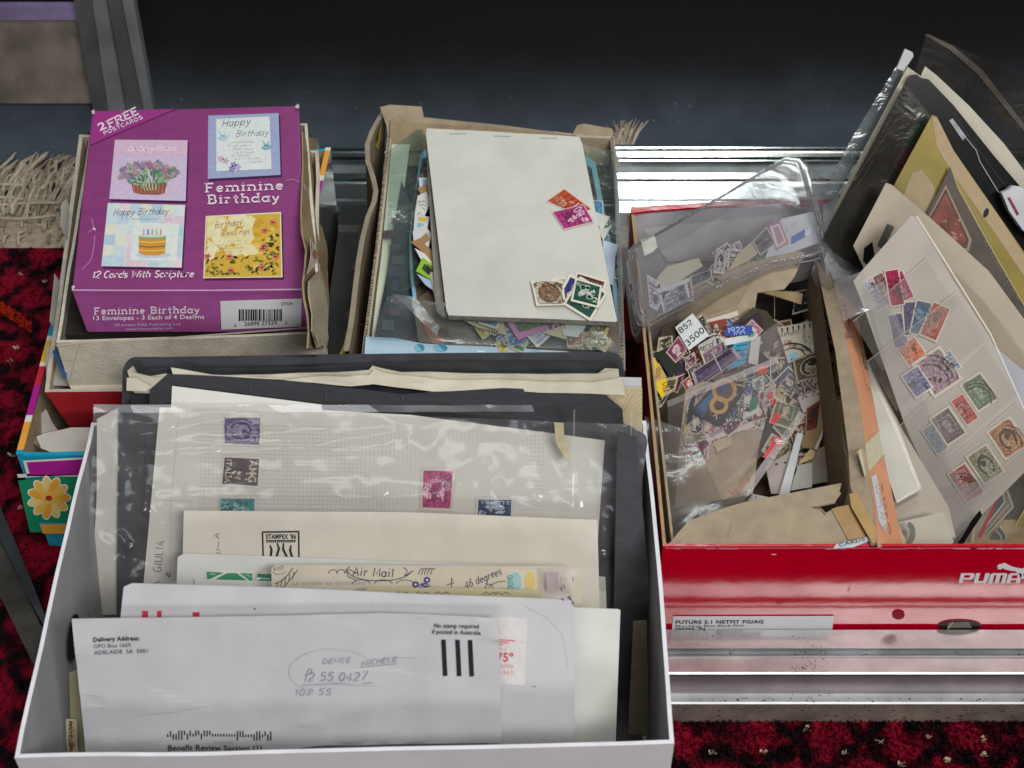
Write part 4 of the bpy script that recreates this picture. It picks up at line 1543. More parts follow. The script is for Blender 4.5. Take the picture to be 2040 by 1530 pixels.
def bands(a, b, seq, up, wdt):
    t = 0
    d = b - a
    nrm = Vector((-d.y, d.x, 0)).normalized()
    for frac, c in seq:
        p, q = a + d * t, a + d * (t + frac)
        vs = []
        for x in (p, q):
            for s in (-wdt, wdt):
                for z in (0, up):
                    vs.append(x + nrm * s + Vector((0, 0, z)))
        # 0..3 at p: (-,0)(-,up)(+,0)(+,up); 4..7 at q
        mb.add(vs, [(0, 1, 5, 4), (2, 6, 7, 3), (1, 3, 7, 5), (0, 4, 6, 2), (0, 2, 3, 1), (4, 5, 7, 6)], gl_(c))
        t += frac


e_ = (FL_ - BL_).normalized()
inw = Vector((.0016, 0, 0))
bands(FL_ + inw, BL_ + inw, [(.012, TQ), (.075, ORG), (.018, WHT), (.085, MG), (.055, RDD), (.012, WHT), (.065, YL), (.015, WHT), (.14, TQ), (.15, '#2a6fb0'), (.37, TQ)], .0012, .0022)
mb.build('rim_print', fb)
mb = MB()
bands(BR_ - inw, FR_ - inw, [(.012, WHT), (.10, ORG), (.02, WHT), (.11, MG), (.10, RDD), (.07, YL), (.06, TQ), (.20, WHT), (.04, ORG), (.02, WHT), (.27, TQ)], .0012, .0022)
mb.build('rim_print', fb)
# front wall print
f = Fr(FL_ + Vector((0, -.0018, 0)), Vector((1, 0, 0)), Vector((0, 0, 1)), Vector((0, -1, 0)))
mb = MB()
poly(mb, f, [(36, 957), (190, 943), (190, 1060), (60, 1060)], gl_(GRN), 1)
poly(mb, f, [(34, 944), (190, 938), (190, 944), (36, 951)], gl_(WHT), 2)
poly(mb, f, [(46, 917), (190, 909), (190, 949), (54, 948)], gl_(WHT), 2)
poly(mb, f, [(53, 920), (190, 913), (190, 944), (60, 945)], gl_(MG), 3)


def daisy(mb, f, cx, cy, r, pet, lay, deg0=0, n=11, edge='#e2ddd0', mid='#b02a2a'):
    for lw, c, l in ((1.0, edge, lay), (.86, pet, lay + 1)):
        for k in range(n):
            a = R(deg0 + 360 / n * k)
            x, y = cx + math.cos(a) * r * .56, cy + math.sin(a) * r * .56
            poly(mb, f, ell(x, y, r * .46 * lw, r * .24 * lw, 12, math.degrees(a)), gl_(c if lw == 1.0 else ('#d99a38', '#d8b050', '#d6c07a')[k % 3]), lay=l + k * .04)
    poly(mb, f, ell(cx, cy, r * .36, r * .3, 14), gl_('#d8b04a'), lay + 2)
    poly(mb, f, ell(cx, cy, r * .16, r * .12, 12), gl_(mid), lay + 3)


daisy(mb, f, 98, 990, 44, '#dba63c', 4)
poly(mb, f, [(76, 1040), (190, 1040), (190, 1052), (80, 1050)], gl_(TQ), 2)
poly(mb, f, [(80, 1043), (190, 1043), (190, 1062), (86, 1062)], gl_(ORG), 3)
mb.build('front_print', fb)

# dark block added to blacken the gap between the boxes
mb = MB()
a_, b_ = Vector((-.150, .70, 0)), Vector((-.1285, 1.03, 0))
DT = mat('#161617', .4, .4, .2, 30, kind='black_plastic_tray')
prism(mb, [(.70, .0035), (.70, .03), (.98, .03), (.985, .034), (1.0, .034), (1.005, .03), (1.018, .03), (1.018, .0035)], -.150, -.1235, DT)
mb.build('black_tray', label='narrow black tray in the gap between the flowered and the corrugated box', cat='tray')  # added filler block that blackens the gap, not a real tray
# crumpled white papers in front of the red box
mb = MB()
WP = paper('#b5b1aa', .2)
fw = HF(.094, (120, 870), 18, bend=wob(.005, 40, 6))
slab(mb, fw, [(74, 872), (100, 862), (140, 850), (180, 852), (180, 905), (110, 906), (84, 896)], WP, .0005)
fw2 = HF(.082, (110, 850), 40, side=-20, bend=wob(.006, 45, 9))
slab(mb, fw2, [(56, 858), (72, 832), (92, 815), (104, 838), (112, 858), (100, 880), (66, 876)], WP, .0005)
slab(mb, HF(.086, (90, 870), 10), [(58, 862), (76, 876), (90, 892), (84, 896), (62, 880)], paper('#8e7f72'), .0004)
mb.build('crumpled_paper', label='crumpled white paper stuffed in the front of the flowered box', cat='paper')

# red carton with grey-board inside
rb = thing('carton', 'red carton with raw tan board inside, between the flowered box and cream tray', 'carton', (-.24, .84, .006))
KR = card('#a8967a')
KL = card('#b9b3a8')
RB = mat('#a8212b', .5, .35, .06, 60, .1, 200, kind='red_board')
mb = MB()
p = [atz(89, 781, .110), atz(560, 776, .110), atz(612, 275, .150), atz(158, 268, .150)]
p[1] = atz(640, 776, .110)
p[2] = atz(634, 300, .140)
base = [atz(112, 856, .07), atz(600, 850, .07)]
# front wall (slopes in), outer red
zb_ = .02
fb0, fb1 = p[0] + Vector((.012, .012, -.075)), p[1] + Vector((-.012, .012, -.075))
th = Vector((0, .0028, 0))
mb.add([p[0], p[1], fb1, fb0], [(0, 3, 2, 1)], RB)
mb.add([p[0], p[1], p[1] + th, p[0] + th], [(0, 1, 2, 3)], KL)
mb.add([p[0] + th, p[1] + th, fb1 + th, fb0 + th], [(0, 1, 2, 3)], KL)
# side walls with a thick worn edge
r8 = random.Random(5)


def wall(a, b, a2, b2, thick, mo, mi, medge, n=14, amp=.0016):
    O = []
    for i in range(n + 1):
        t = i / n
        w_ = amp * noise.noise(Vector((t * 4, a.x * 30, 3))) * (0 if i in (0, n) else 1)
        O.append((a.lerp(b, t) + Vector((w_, 0, w_)), a2.lerp(b2, t)))
    for i in range(n):
        (t0, b0), (t1, b1) = O[i], O[i + 1]
        mb.add([t0, t1, b1, b0], [(0, 1, 2, 3)], mo)
        mb.add([t0 + thick, t1 + thick, b1 + thick, b0 + thick], [(0, 3, 2, 1)], mi)
        mb.add([t0, t1, t1 + thick, t0 + thick], [(0, 3, 2, 1)], medge)


lb0, lb1 = fb0, p[3] + Vector((.010, -.010, -.11))
wall(p[3], p[0], lb1, lb0, Vector((.003, 0, 0)), RB, KR, KL)
wall(p[1], p[2], fb1, p[2] + Vector((-.02, -.01, -.11)), Vector((-.0028, 0, 0)), RB, KR, KL)
# back wall
wall(p[2], p[3], p[2] + Vector((-.02, -.01, -.11)), lb1, Vector((0, -.0028, 0)), RB, KR, KL)
mb.add([lb0, fb1, p[2] + Vector((-.02, -.01, -.11)), lb1], [(0, 1, 2, 3)], KR)
mb.build('body', rb)
# pale tape pieces on the inside of the left wall
mb = MB()
fl = PF(p[3] + Vector((.0036, 0, 0)), p[0] + Vector((.0036, 0, 0)), lb0 + Vector((.0036, 0, 0)))
poly(mb, fl, [(131, 396), (138, 408), (134, 475), (120, 450), (121, 410)], paper('#c3c4ba'), 1)
mb.build('tape', rb)
mb = MB()
poly(mb, fl, [(108, 545), (118, 560), (106, 650), (98, 640)], paper('#bdb9ac'), 1)
mb.build('tape', rb)
# crumpled kraft flap at the other side
mb = MB()
fk = PF(atz(606, 262, .165), atz(650, 690, .118), atz(628, 300, .10), wob(.004, 25, 3))
KT = card('#9b8768')
KT2 = card('#b0a48e')
slab(mb, fk, [(602, 262), (612, 266), (632, 276), (640, 330), (645, 440), (656, 560), (655, 610), (650, 694), (612, 694), (606, 500)], KT, .0012)
slab(mb, fk.off(.003), [(618, 560), (640, 535), (650, 560), (652, 680), (632, 694), (618, 660)], KT2, .0008)
slab(mb, fk.off(.004), [(616, 474), (630, 490), (628, 520), (616, 545)], paper('#c2b4a8'), .0004)
poly(mb, fk.off(.0045), ell(624, 506, 5, 9, 10), ink('#b06a4a'), 1)
mb.build('kraft_flap', rb)

# cream tray holding the purple box
ct = thing('tray', 'cream cardboard tray sitting in the red carton under the purple card box', 'tray', (-.22, .84, .09))
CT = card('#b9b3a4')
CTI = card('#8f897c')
CTL = paper('#c9c3b0', .1)
q_ = [atz(112, 682, .150), atz(645, 664, .150), atz(612, 246, .160), atz(182, 250, .160)]
mb = MB()
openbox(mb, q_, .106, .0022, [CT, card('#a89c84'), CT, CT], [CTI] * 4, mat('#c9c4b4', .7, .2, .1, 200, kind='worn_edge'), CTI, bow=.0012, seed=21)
mb.build('body', ct)
mb = MB()
ff = Fr(q_[0] - Vector((0, .0004, 0)), (q_[1] - q_[0]).normalized(), Vector((0, 0, 1)), Vector((0, -1, 0)))
ribbon(mb, ff, [(158, 684), (150, 715), (140, 752)], 1.1, ink('#a39d8e'), 1)
ribbon(mb, ff, [(112, 688), (160, 684), (300, 682), (500, 674), (640, 668)], 3, ink('#c8bfae'), 1)
mb.build('crease', ct)
mb = MB()
fg = HF(.1085, (190, 765), 6)
slab(mb, fg, [(128, 752), (300, 748), (300, 778), (142, 775)], CTL, .0006)
slab(mb, fg.off(-.002), [(92, 690), (112, 690), (140, 768), (92, 768)], paper('#a7a39c'), .0006)
slab(mb, HF(.125, (115, 720), 45, side=-25), [(104, 700), (110, 694), (132, 745), (128, 758)], ink('#3a5a86'), .0006)
mb.build('card_liner', label='cream card liner folded flat before the cream tray', cat='card')
# dark filler slab added to blacken the shaded gap in the tray
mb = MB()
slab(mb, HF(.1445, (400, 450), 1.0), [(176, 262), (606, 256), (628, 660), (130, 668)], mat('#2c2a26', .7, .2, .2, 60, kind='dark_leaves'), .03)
mb.build('album', label='dark album lying in the cream tray beneath the purple card box', cat='album')  # added filler slab that blackens the shaded gap, not a real album

# ---------------------------------------------------------------- purple card box
PU = '#843873'
PUM = mat(PU, .42, .4, .06, 90, .05, 400, coat=.15, kind='purple_print')
PUS = mat('#9a4d8c', .45, .4, .06, 90, .05, 400, coat=.15, kind='purple_side')  # same purple painted lighter, for the light falling on the front
zt_ = .185
tl, tr_, br, bl = atz(183, 222, zt_), atz(595, 210, zt_), atz(610, 578, zt_), atz(143, 580, zt_)
pb = thing('card_box', 'purple birthday card box with four card pictures and a barcode', 'card box', (-.23, .85, .1465))
mb = MB()
hz = Vector((0, 0, -.0385))
bot = [x + hz for x in (bl, br, tr_, tl)]
bot[0] += Vector((.002, .001, 0))
top = [bl, br, tr_, tl]
mb.add(top, [(0, 1, 2, 3)], PUM)
mb.add(top + bot, [(0, 4, 5, 1), (1, 5, 6, 2), (2, 6, 7, 3), (3, 7, 4, 0), (7, 6, 5, 4)], PUS)
mb.build('carton', pb, bevel=.0009, merge=True)
f = HF(zt_ + .0001, (380, 400))
mb = MB()
LP = ink('#e3d3e0')
poly(mb, f, [(188, 222), (352, 217), (290, 242), (181, 288)], ink('#96307f'), 1)
ribbon(mb, f, [(352, 217), (290, 243), (181, 290)], 2, ink('#5e1d56'), 1.5)
text(mb, f, '2', (199, 262), (213, 256), LP, 3, h=15, bold=.02)
script(mb, f, 'FREE', (219, 255), (277, 227), 14, LP, 3.0, 3, serif=True, gap=1.2)
script(mb, f, 'POSTCARDS', (208, 270), (285, 237), 7, LP, 1.5, 3, gap=1.8)
mb.build('ribbon_print', pb)
rg2 = random.Random(12)


def shadowed(mb, c, col, brd=None):
    poly(mb, f, [(x + 3, y + 4) for x, y in c], ink('#3f1440'), 1)
    poly(mb, f, c, ink(brd or col), 2)


# card 1: basket of flowers
mb = MB()
c = [(229, 279), (374, 280), (370, 401), (218, 397)]
shadowed(mb, c, '#c6b4cf')
poly(mb, f, [(230, 281), (373, 282), (372, 310), (227, 309)], ink('#cfb0c6'), 2.5)
script(mb, f, 'Birthday Wishes', (256, 303), (350, 302), 11, ink('#e6dce8'), 1.5, 3.5, slant=.3)
script(mb, f, 'for you', (262, 314), (345, 314), 5, ink('#ddd2e0'), 1, 3.5, slant=.3)
poly(mb, f, [(262, 365), (333, 366), (328, 386), (316, 389), (280, 388), (266, 384)], ink('#8a5240'), 3.5)
for k in range(9):
    x = 266 + k * 7.4
    ribbon(mb, f, [(x, 367), (x + (298 - x) * .08, 386)], 1.6, ink('#b98068'), 4)
for k in range(130):
    a, r_ = rg2.uniform(0, 6.28), rg2.random() ** .5
    x, y = 298 + 58 * r_ * math.cos(a), 350 + 27 * r_ * math.sin(a) * (1 if math.sin(a) < 0 else .8)
    if y > 372 and 268 < x < 330:
        continue
    d_ = math.degrees(math.atan2(y - 372, x - 298)) + rg2.uniform(-30, 30)
    poly(mb, f, ell(x, y, rg2.uniform(4, 9), rg2.uniform(1.6, 3.2), 7, d_), ink(rg2.choice(('#5f8f62', '#7fa878', '#46724e', '#8fae86', '#5d7f72'))), 4.2 + k * .012)
for k in range(70):
    a = rg2.uniform(math.pi, 2 * math.pi)
    r_ = rg2.uniform(.55, 1.05)
    x, y = 298 + 58 * r_ * math.cos(a), 356 + 33 * r_ * math.sin(a)
    poly(mb, f, ell(x, y, rg2.uniform(2.5, 5.2), rg2.uniform(2, 4), 7, rg2.uniform(0, 90), .25), ink(rg2.choice(('#8f80a0', '#a594b0', '#7c7094', '#b38ca0', '#a86a88'))), 6 + k * .012)
for k in range(5):
    ribbon(mb, f, [(290 + k * 4, 362), (284 + k * 7, 374), (290 + k * 5, 382)], 2, ink('#a9c29a'), 7)
mb.build('card_picture', pb, label='lilac card picture with a basket of flowers')
# card 2: cake
mb = MB()
c = [(215, 405), (369, 409), (362, 534), (202, 531)]
shadowed(mb, c, '#cdd6d4')
q = Q(c)
cols = ('#b7c9d6', '#d6c0cb', '#d3d6c4', '#a9c4d4', '#d9cbd3', '#c3d2d8')
for i in range(7):
    for j in range(6):
        if rg2.random() < .85:
            poly(mb, f, [q(i / 7 + .004, j / 6 + .004), q((i + 1) / 7 - .004, j / 6 + .004), q((i + 1) / 7 - .004, (j + 1) / 6 - .004), q(i / 7 + .004, (j + 1) / 6 - .004)], ink(rg2.choice(cols)), 2.5)
poly(mb, f, [q(.36, .30), q(.94, .30), q(.93, .90), q(.35, .90)], ink('#d2dad6'), 3)
script(mb, f, 'Happy Birthday', (226, 430), (334, 428), 13, ink('#8f8aa8'), 1.5, 4, slant=.4)
scrawl(mb, f, (243, 438), (345, 440), 4, ink('#9aa4b4'), .8, 4, 3)
poly(mb, f, ell(306, 509, 36, 6, 18), ink('#b9c3d6'), 3.5)
poly(mb, f, [(277, 473), (331, 474), (329, 506), (318, 510), (290, 510), (277, 505)], ink('#c98f30'), 4)
poly(mb, f, [(277, 471), (331, 472), (331, 477), (277, 477)], ink('#8aa58c'), 5)
for y in (483, 492, 500):
    ribbon(mb, f, [(277, y), (300, y + 2), (330, y)], 2.4, ink('#e0b868' if y != 492 else '#7a7048'), 5)
poly(mb, f, ell(304, 471, 27, 3.4, 16), ink('#c3d0c4'), 5.4)
for k, cc in enumerate(('#c98ab0', '#3c5c9c', '#7aa58a', '#d49a6a', '#cf7a7a')):
    ribbon(mb, f, [(287 + k * 8.4, 470), (287 + k * 8.4, 459)], 2.4, ink(cc), 6)
mb.build('card_picture', pb, label='pastel checked card picture with a birthday cake')
# card 3: doves
mb = MB()
c = [(415, 231), (555, 226), (559, 349), (414, 357)]
shadowed(mb, c, '#98a2c4')
poly(mb, f, [(431, 238), (537, 233), (541, 338), (431, 342)], ink('#d3d9d6'), 3)
script(mb, f, 'Happy', (442, 254), (498, 249), 14, ink('#6f8c98'), 1.6, 4, slant=.4)
script(mb, f, 'Birthday', (470, 274), (534, 270), 12, ink('#8a97a6'), 1.4, 4, slant=.4)
for k, (y, a, b) in enumerate(((286, 462, 512), (293, 452, 508), (300, 458, 505), (307, 470, 508), (313, 455, 500), (319, 468, 520), (326, 490, 525))):
    scrawl(mb, f, (a, y), (b, y - 1), 4, ink('#97a3ac'), .9, 4, k)


def bird(x, y, s, col):
    for pts in ([(0, 0), (8, -6), (18, -4), (26, -8), (20, 2), (10, 5)], [(8, -4), (2, -16), (14, -5)], [(12, -4), (16, -16), (18, -4)]):
        poly(mb, f, [(x + a * s, y + b * s) for a, b in pts], ink(col), 5)


bird(434, 277, .9, '#a9c6d6')
bird(520, 296, .95, '#7fb0be')
for x, y, cc in ((440, 318, '#c6aebf'), (450, 322, '#c4a6b8'), (466, 330, '#8a86bc'), (474, 334, '#b0a4cc'), (462, 338, '#8a86bc')):
    for k in range(5):
        a = k * 1.256
        poly(mb, f, ell(x + 4 * math.cos(a), y + 4 * math.sin(a), 3.4, 2, 7, math.degrees(a)), ink(cc), 5)
mb.build('card_picture', pb, label='pale blue card picture with two birds')
# card 4: yellow flowers
mb = MB()
c = [(410, 431), (560, 423), (563, 553), (405, 555)]
shadowed(mb, c, '#d6cda8', '#d8d2bc')
q = Q(c)
poly(mb, f, [q(.015, .02), q(.985, .02), q(.985, .985), q(.015, .985)], ink('#c9a23a'), 2.5)
for k in range(46):
    t = rg2.random()
    x, y = rg2.uniform(.04, .60), rg2.uniform(.04, .62)
    poly(mb, f, [q(min(.97, max(.02, a)), min(.97, max(.02, b))) for a, b in ell(x, y, rg2.uniform(.05, .13), rg2.uniform(.04, .09), 9, rg2.uniform(0, 180), .3)], ink(rg2.choice(('#d9cf9e', '#dcd4ac', '#d6c88c'))), 3 + k * .008)
for k in range(26):
    x, y = rg2.uniform(.65, .95), rg2.uniform(.05, .9)
    poly(mb, f, [q(min(.97, a), b) for a, b in ell(x, y, .05, .04, 8, 0, .3)], ink(rg2.choice(('#d0aa44', '#c0922c', '#d6b65a'))), 3 + k * .01)
script(mb, f, 'Birthday', (428, 456), (482, 449), 12, ink('#b08a6a'), 1.4, 4.5, slant=.35)
script(mb, f, 'Blessings', (440, 472), (497, 466), 10, ink('#b08a6a'), 1.3, 4.5, slant=.35)
for k, y in enumerate((484, 491, 498, 505)):
    scrawl(mb, f, (432 + k * 2, y), (494 - 3 * k, y - 2), 4, ink('#b29a70'), .9, 4.5, k + 9)
for k in range(105):
    if rg2.random() < .7:
        x, y = rg2.uniform(.03, .97), rg2.uniform(.66, .97)
    else:
        x, y = rg2.uniform(.75, .97), rg2.uniform(.35, .7)
    u, v = q(x, y)
    u, v = min(max(u, 413), 554), min(v, 547)
    poly(mb, f, ell(u, v, rg2.uniform(3, 6), rg2.uniform(1.2, 2.2), 7, rg2.uniform(-60, 60)), ink(rg2.choice(('#5d6a34', '#4a5a2e', '#77803e'))), 5)
for x, y in ((458, 513), (414, 512), (527, 492), (523, 498), (528, 461), (460, 541), (522, 535), (550, 513), (545, 445)):
    for k in range(5):
        a = k * 1.256
        poly(mb, f, ell(x + 4 * math.cos(a), y + 2.6 * math.sin(a), 3.6, 2.2, 7, math.degrees(a)), ink(rg2.choice(('#c8685a', '#cf7a66'))), 6)
mb.build('card_picture', pb, label='yellow card picture with pink flowers')
mb = MB()
script(mb, f, 'Feminine', (411, 384), (564, 378), 16.5, LP, 3.1, 4, serif=True, gap=2.2)
script(mb, f, 'Birthday', (416, 407), (556, 402), 16.5, LP, 3.1, 4, serif=True, gap=2.2)
script(mb, f, '12 Cards With Scripture', (183, 555), (385, 553), 13, LP, 2.2, 4, slant=.35, gap=1.1)
mb.build('lettering', pb)
mb = MB()
WR = ink('#b98fb2')
for pts in ([(183, 437), (186, 452), (190, 462)], [(186, 455), (176, 464)], [(189, 470), (186, 500), (180, 520), (164, 538)], [(570, 360), (585, 358), (604, 366), (610, 380)], [(602, 425), (604, 470)], [(606, 500), (607, 540)]):
    pp = [(x + rg2.uniform(-1, 1), y) for x, y in pts]
    ribbon(mb, f, pp, 1.2, WR, 2)
poly(mb, f, ell(188, 457, 3, 3, 8, 0, .3), ink('#cdb4c8'), 3)
f3 = HF(zt_ + .0012, (380, 576))
ribbon(mb, f3, [(143, 578.5), (250, 579), (420, 579), (606, 577)], 2.2, ink('#c9a0c2'), 2)
for x, y in ((146, 574), (604, 574), (186, 224), (592, 213)):
    poly(mb, f3, ell(x, y, 3.6, 4.2, 9, 0, .4), ink('#c3adb4'), 3)
mb.build('wear_mark', pb)
# front side print
nrm = (br - bl).cross(hz).normalized()
if nrm.y > 0:
    nrm = -nrm
g = Fr(bl + nrm * .0004, (br - bl).normalized(), Vector((0, 0, 1)), nrm)
mb = MB()
script(mb, g, 'Feminine Birthday', (189, 625), (397, 622), 12.5, LP, 2.6, 3, serif=True, gap=2.0)
text(mb, g, '13 Envelopes - 3 Each of 4 Designs', (186, 637), (407, 634), LP, 3, h=8.5, bold=.02)
text(mb, g, '©Lawson Falle Publishing Ltd.', (228, 649), (361, 647), ink('#cfb2cb'), 3, h=5.5)
text(mb, g, 'www.lawsonfalle.com', (250, 657), (344, 655), ink('#cfb2cb'), 3, h=5)
mb.build('lettering', pb)
mb = MB()
poly(mb, g, [(439, 599), (601, 594), (600, 650), (441, 656)], paper('#d3d3d6', .03), 2)
lb_ = mb.build('barcode_label', pb)
mb = MB()
bk = ink('#1c1a20')
text(mb, g, '27324', (560, 607), (583, 606), bk, 4, h=6)
x = 476
rb_ = random.Random(27324)
while x < 563:
    w_ = rb_.choice((1.2, 1.2, 2.2, 3.2))
    poly(mb, g, [(x, 615), (x + w_, 615), (x + w_, 638), (x, 638)], bk, 4)
    x += w_ + rb_.choice((1.2, 1.6, 2.6))
text(mb, g, '26898 27324', (487, 648), (552, 645), bk, 4, h=8)
text(mb, g, '6', (467, 650), (471, 650), bk, 4, h=6)
text(mb, g, '3', (568, 645), (572, 645), bk, 4, h=6)
mb.build('barcode', lb_)
# ================================================================ middle cardboard box with writing pad
mbx = thing('cardboard_box', 'torn brown corrugated box with the stamped writing pad', 'box', (-.02, .9, .003))
CK = card('#a59780')
CKD = card('#877a66')
CKE = card('#b3a893')
mb = MB()
zr = .10
# corrugated walls (inner one straight)
a, b, c_, d_ = atz(719, 716, zr), atz(1246, 738, zr), atz(1224, 272, zr + .012), atz(776, 238, zr + .012)
openbox(mb, [a, b, c_, d_], .0032, .0036, [CKD] * 4, [CKD, CKD, CK, CKD], CKE, CKD, n=16, bow=.0018, seed=31)
mb.build('body', mbx)
# flutes showing on the cut edges
mb = MB()
rg3 = random.Random(8)
for (p, q, n_) in ((a, d_, 90), (b, c_, 80)):
    e = (q - p)
    nr = Vector((-e.y, e.x, 0)).normalized() * (-.0018 if p is a else .0018)
    for k in range(n_):
        t = k / n_
        o = p + e * t + nr + Vector((0, 0, .0013))
        s = e.normalized() * .0009
        w = nr.normalized() * .0010
        mb.add([o - s - w, o + s - w, o + s + w, o - s + w], [(0, 1, 2, 3)], ink(rg3.choice(('#5b4f40', '#6d6150', '#8a7d68'))))
mb.build('corrugation', mbx, kind='stuff')
# outer torn side flap, bent outwards
mb = MB()
OUT = [(762, 217), (748, 240), (736, 262), (727, 288), (728, 322), (738, 352), (744, 380), (741, 400), (728, 432), (716, 480), (708, 530), (702, 580), (696, 630), (690, 668), (684, 700)]
zz = [.122, .12, .118, .114, .11, .108, .107, .106, .106, .107, .106, .104, .103, .102, .1]
top = [atz(u, v, z) for (u, v), z in zip(OUT, zz)]
btm = [Vector((-.122 + .004 * noise.noise(Vector((0, p.y * 20, 0))), p.y, .004)) for p in top]
wdt = Vector((.0040, 0, .0004))
for i in range(len(top) - 1):
    mb.add([top[i], top[i + 1], btm[i + 1], btm[i]], [(0, 3, 2, 1)], CKD)
    mb.add([top[i] + wdt, top[i + 1] + wdt, btm[i + 1] + wdt, btm[i] + wdt], [(0, 1, 2, 3)], CKD)
    mb.add([top[i], top[i + 1], top[i + 1] + wdt, top[i] + wdt], [(0, 1, 2, 3)], card('#8f8778'))
ylw = ink('#c9b62c')
for u, v, h in ((746, 262, 38), (674, 684, 22)):
    p = atz(u, v, .115 if v < 400 else .1)
    mb.add([p + Vector((-.0005, -.001, -.012)), p + Vector((.003, -.008, -.012)), p + Vector((.004, -.008, .002)), p + Vector((.006, .010, .004)), p + Vector((.003, .012, -.010))], [(0, 1, 2, 3, 4)], ylw)
mb.build('side_flap', mbx)
# back flaps
mb = MB()
fbk = HF(.118, (1000, 250), 62)
slab(mb, fbk, [(757, 214), (776, 209), (840, 213), (844, 234), (900, 240), (1000, 250), (1060, 258), (1140, 268), (1150, 250), (1164, 247), (1220, 257), (1224, 290), (1236, 330), (780, 330), (770, 250)], CK, .0026)
slab(mb, fbk.off(.004), [(778, 240), (800, 234), (812, 246), (960, 252), (1060, 262), (1148, 270), (1148, 300), (776, 300)], card('#9b8b6f'), .0015)
mb.build('back_flap', mbx)

# bits of stamps between the two walls
for k, (u, v, h) in enumerate(((722, 470, '#57504a'), (716, 520, '#6a645a'), (712, 560, '#4d4a4c'), (706, 620, '#6b4a4c'), (702, 655, '#575058'))):
    f = HF(.06, (u, v), 20, side=40)
    slabs = MB()
    slab(slabs, f, cq(u, v, 18, 40, 8 + 9 * k), paper(h), .0003)
    slabs.build('stamp', label=('dull grey', 'dull olive-grey', 'dark grey', 'dull maroon', 'dull mauve')[k] + ' stamp scrap dropped in the dark gap of the torn corrugated box', cat='stamp', group='stamp scraps in the gap')

# pale sheet and green-tinged bag at the side of the box
mb = MB()
slab(mb, HF(.098, (770, 450), 5), [(781, 262), (822, 264), (815, 300), (800, 420), (765, 600), (742, 690), (722, 690)], paper('#c9ccbb'), .0006)
mb.build('paper_sheet', label='pale cream sheet along the wall of the corrugated box', cat='paper')
# blue plastic tray
mb = MB()
BT = mat('#7fb2cc', .3, .5, .05, 30, kind='blue_plastic')
BTI = mat('#6b5a48', .6, .3, .2, 50, kind='brown_inside')
fz = HF(.101, (1000, 500), 3)
out_ = [(838, 312)] + [(846, 304), (862, 303), (1170, 318), (1186, 330), (1215, 480), (1238, 640), (1242, 716), (838, 716), (818, 560), (815, 480), (820, 400)]
inn_ = [(842, 322), (850, 318), (1160, 330), (1178, 340), (1206, 490), (1228, 640), (1230, 700), (848, 700), (824, 560), (820, 480), (825, 400)]
slab(mb, fz.off(-.004), inn_, BTI, .004)
for P_, Q_, A_, B_ in [(out_[i], out_[(i + 1) % 11 if i < 10 else 0], inn_[i], inn_[(i + 1) % 11 if i < 10 else 0]) for i in range(11)]:
    vs = [fz.pt(*P_, .003), fz.pt(*Q_, .003), fz.pt(*B_, .003), fz.pt(*A_, .003)]
    lo = [fz.pt(*P_, -.03), fz.pt(*Q_, -.03), fz.pt(*B_, -.004), fz.pt(*A_, -.004)]
    mb.add(vs + lo, [(0, 1, 2, 3), (0, 4, 5, 1), (3, 2, 6, 7)], BT)
mb.build('plastic_tray', label='light blue plastic tray of stamps under the writing pad', cat='tray')
# violet-dark pages inside the bag beside the tray
mb = MB()
slab(mb, HF(.096, (780, 560), 4), [(800, 360), (815, 400), (812, 560), (842, 700), (740, 700), (768, 560)], mat('#3d434c', .6, .3, .35, 40, .1, 60, kind='dark_prints'), .0006)
for k in range(9):
    poly(mb, HF(.0965, (780, 560), 4), cq(785 + rg3.uniform(-12, 18), 440 + k * 26, rg3.uniform(14, 30), rg3.uniform(10, 22), rg3.uniform(-8, 8)), ink(rg3.choice(('#4a4a62', '#5a4652', '#3c5058', '#565a60'))), 1)
mb.build('picture_page', label='dark picture page under film beside the blue tray', cat='page')
# brown picture sheet under the pad at the front
mb = MB()
slab(mb, HF(.103, (930, 660), 3), [(822, 600), (880, 560), (1100, 600), (1232, 640), (1232, 706), (838, 706)], mat('#6f6152', .5, .3, .25, 40, kind='brown_print'), .0005)
f = HF(.1036, (930, 660), 3)
poly(mb, f, [(838, 632), (860, 640), (890, 690), (868, 694), (848, 664)], ink('#a2604a'), 1)
poly(mb, f, ell(878, 662, 16, 9, 12, 20), ink('#5a4c42'), 2)
poly(mb, f, [(890, 640), (1060, 660), (1200, 690), (1200, 700), (900, 690)], ink('#7a6f66'), 1)
mb.build('picture_sheet', label='brown and orange picture sheet under film in front of the pad', cat='picture')
# pale blue punched strip
mb = MB()
f = HF(.108, (980, 695), 8, bend=wob(.0008, 20, 2))
PB = paper('#a9c2d4', .05)
slab(mb, f, [(729, 671), (790, 674), (842, 684), (900, 688), (1000, 692), (1130, 700), (1236, 722), (1236, 745), (722, 730), (726, 704)], PB, .0004)
for x in (836, 878):
    poly(mb, f, ell(x, 693, 10 if x == 836 else 14, 8, 16, 6), ink('#3f88a4'), 2)
    poly(mb, f, arc(x, 693, 10 if x == 836 else 14, 8, 60, 240, 10), ink('#7ab2c6'), 3)
poly(mb, f, [(950, 699), (966, 700), (965, 703), (950, 702)], ink('#dfe4e6'), 2)
mb.build('punched_strip', label='pale blue punched file strip across the front of the corrugated box', cat='file strip')

# ---------- scraps to the side of the pad
fS = HF(.113, (850, 480), 4)
SC = 'stamp scraps spilling out beside the pad'


def scrap(label, pts, h, dz, name='paper_scrap', cat='paper scrap', extra=None, fr=None):
    m_ = MB()
    ff = (fr or fS).off(dz)
    slab(m_, ff, pts, paper(h, .05), .00025)
    if extra:
        extra(m_, ff)
    return m_.build(name, label=label, cat=cat, group=SC)


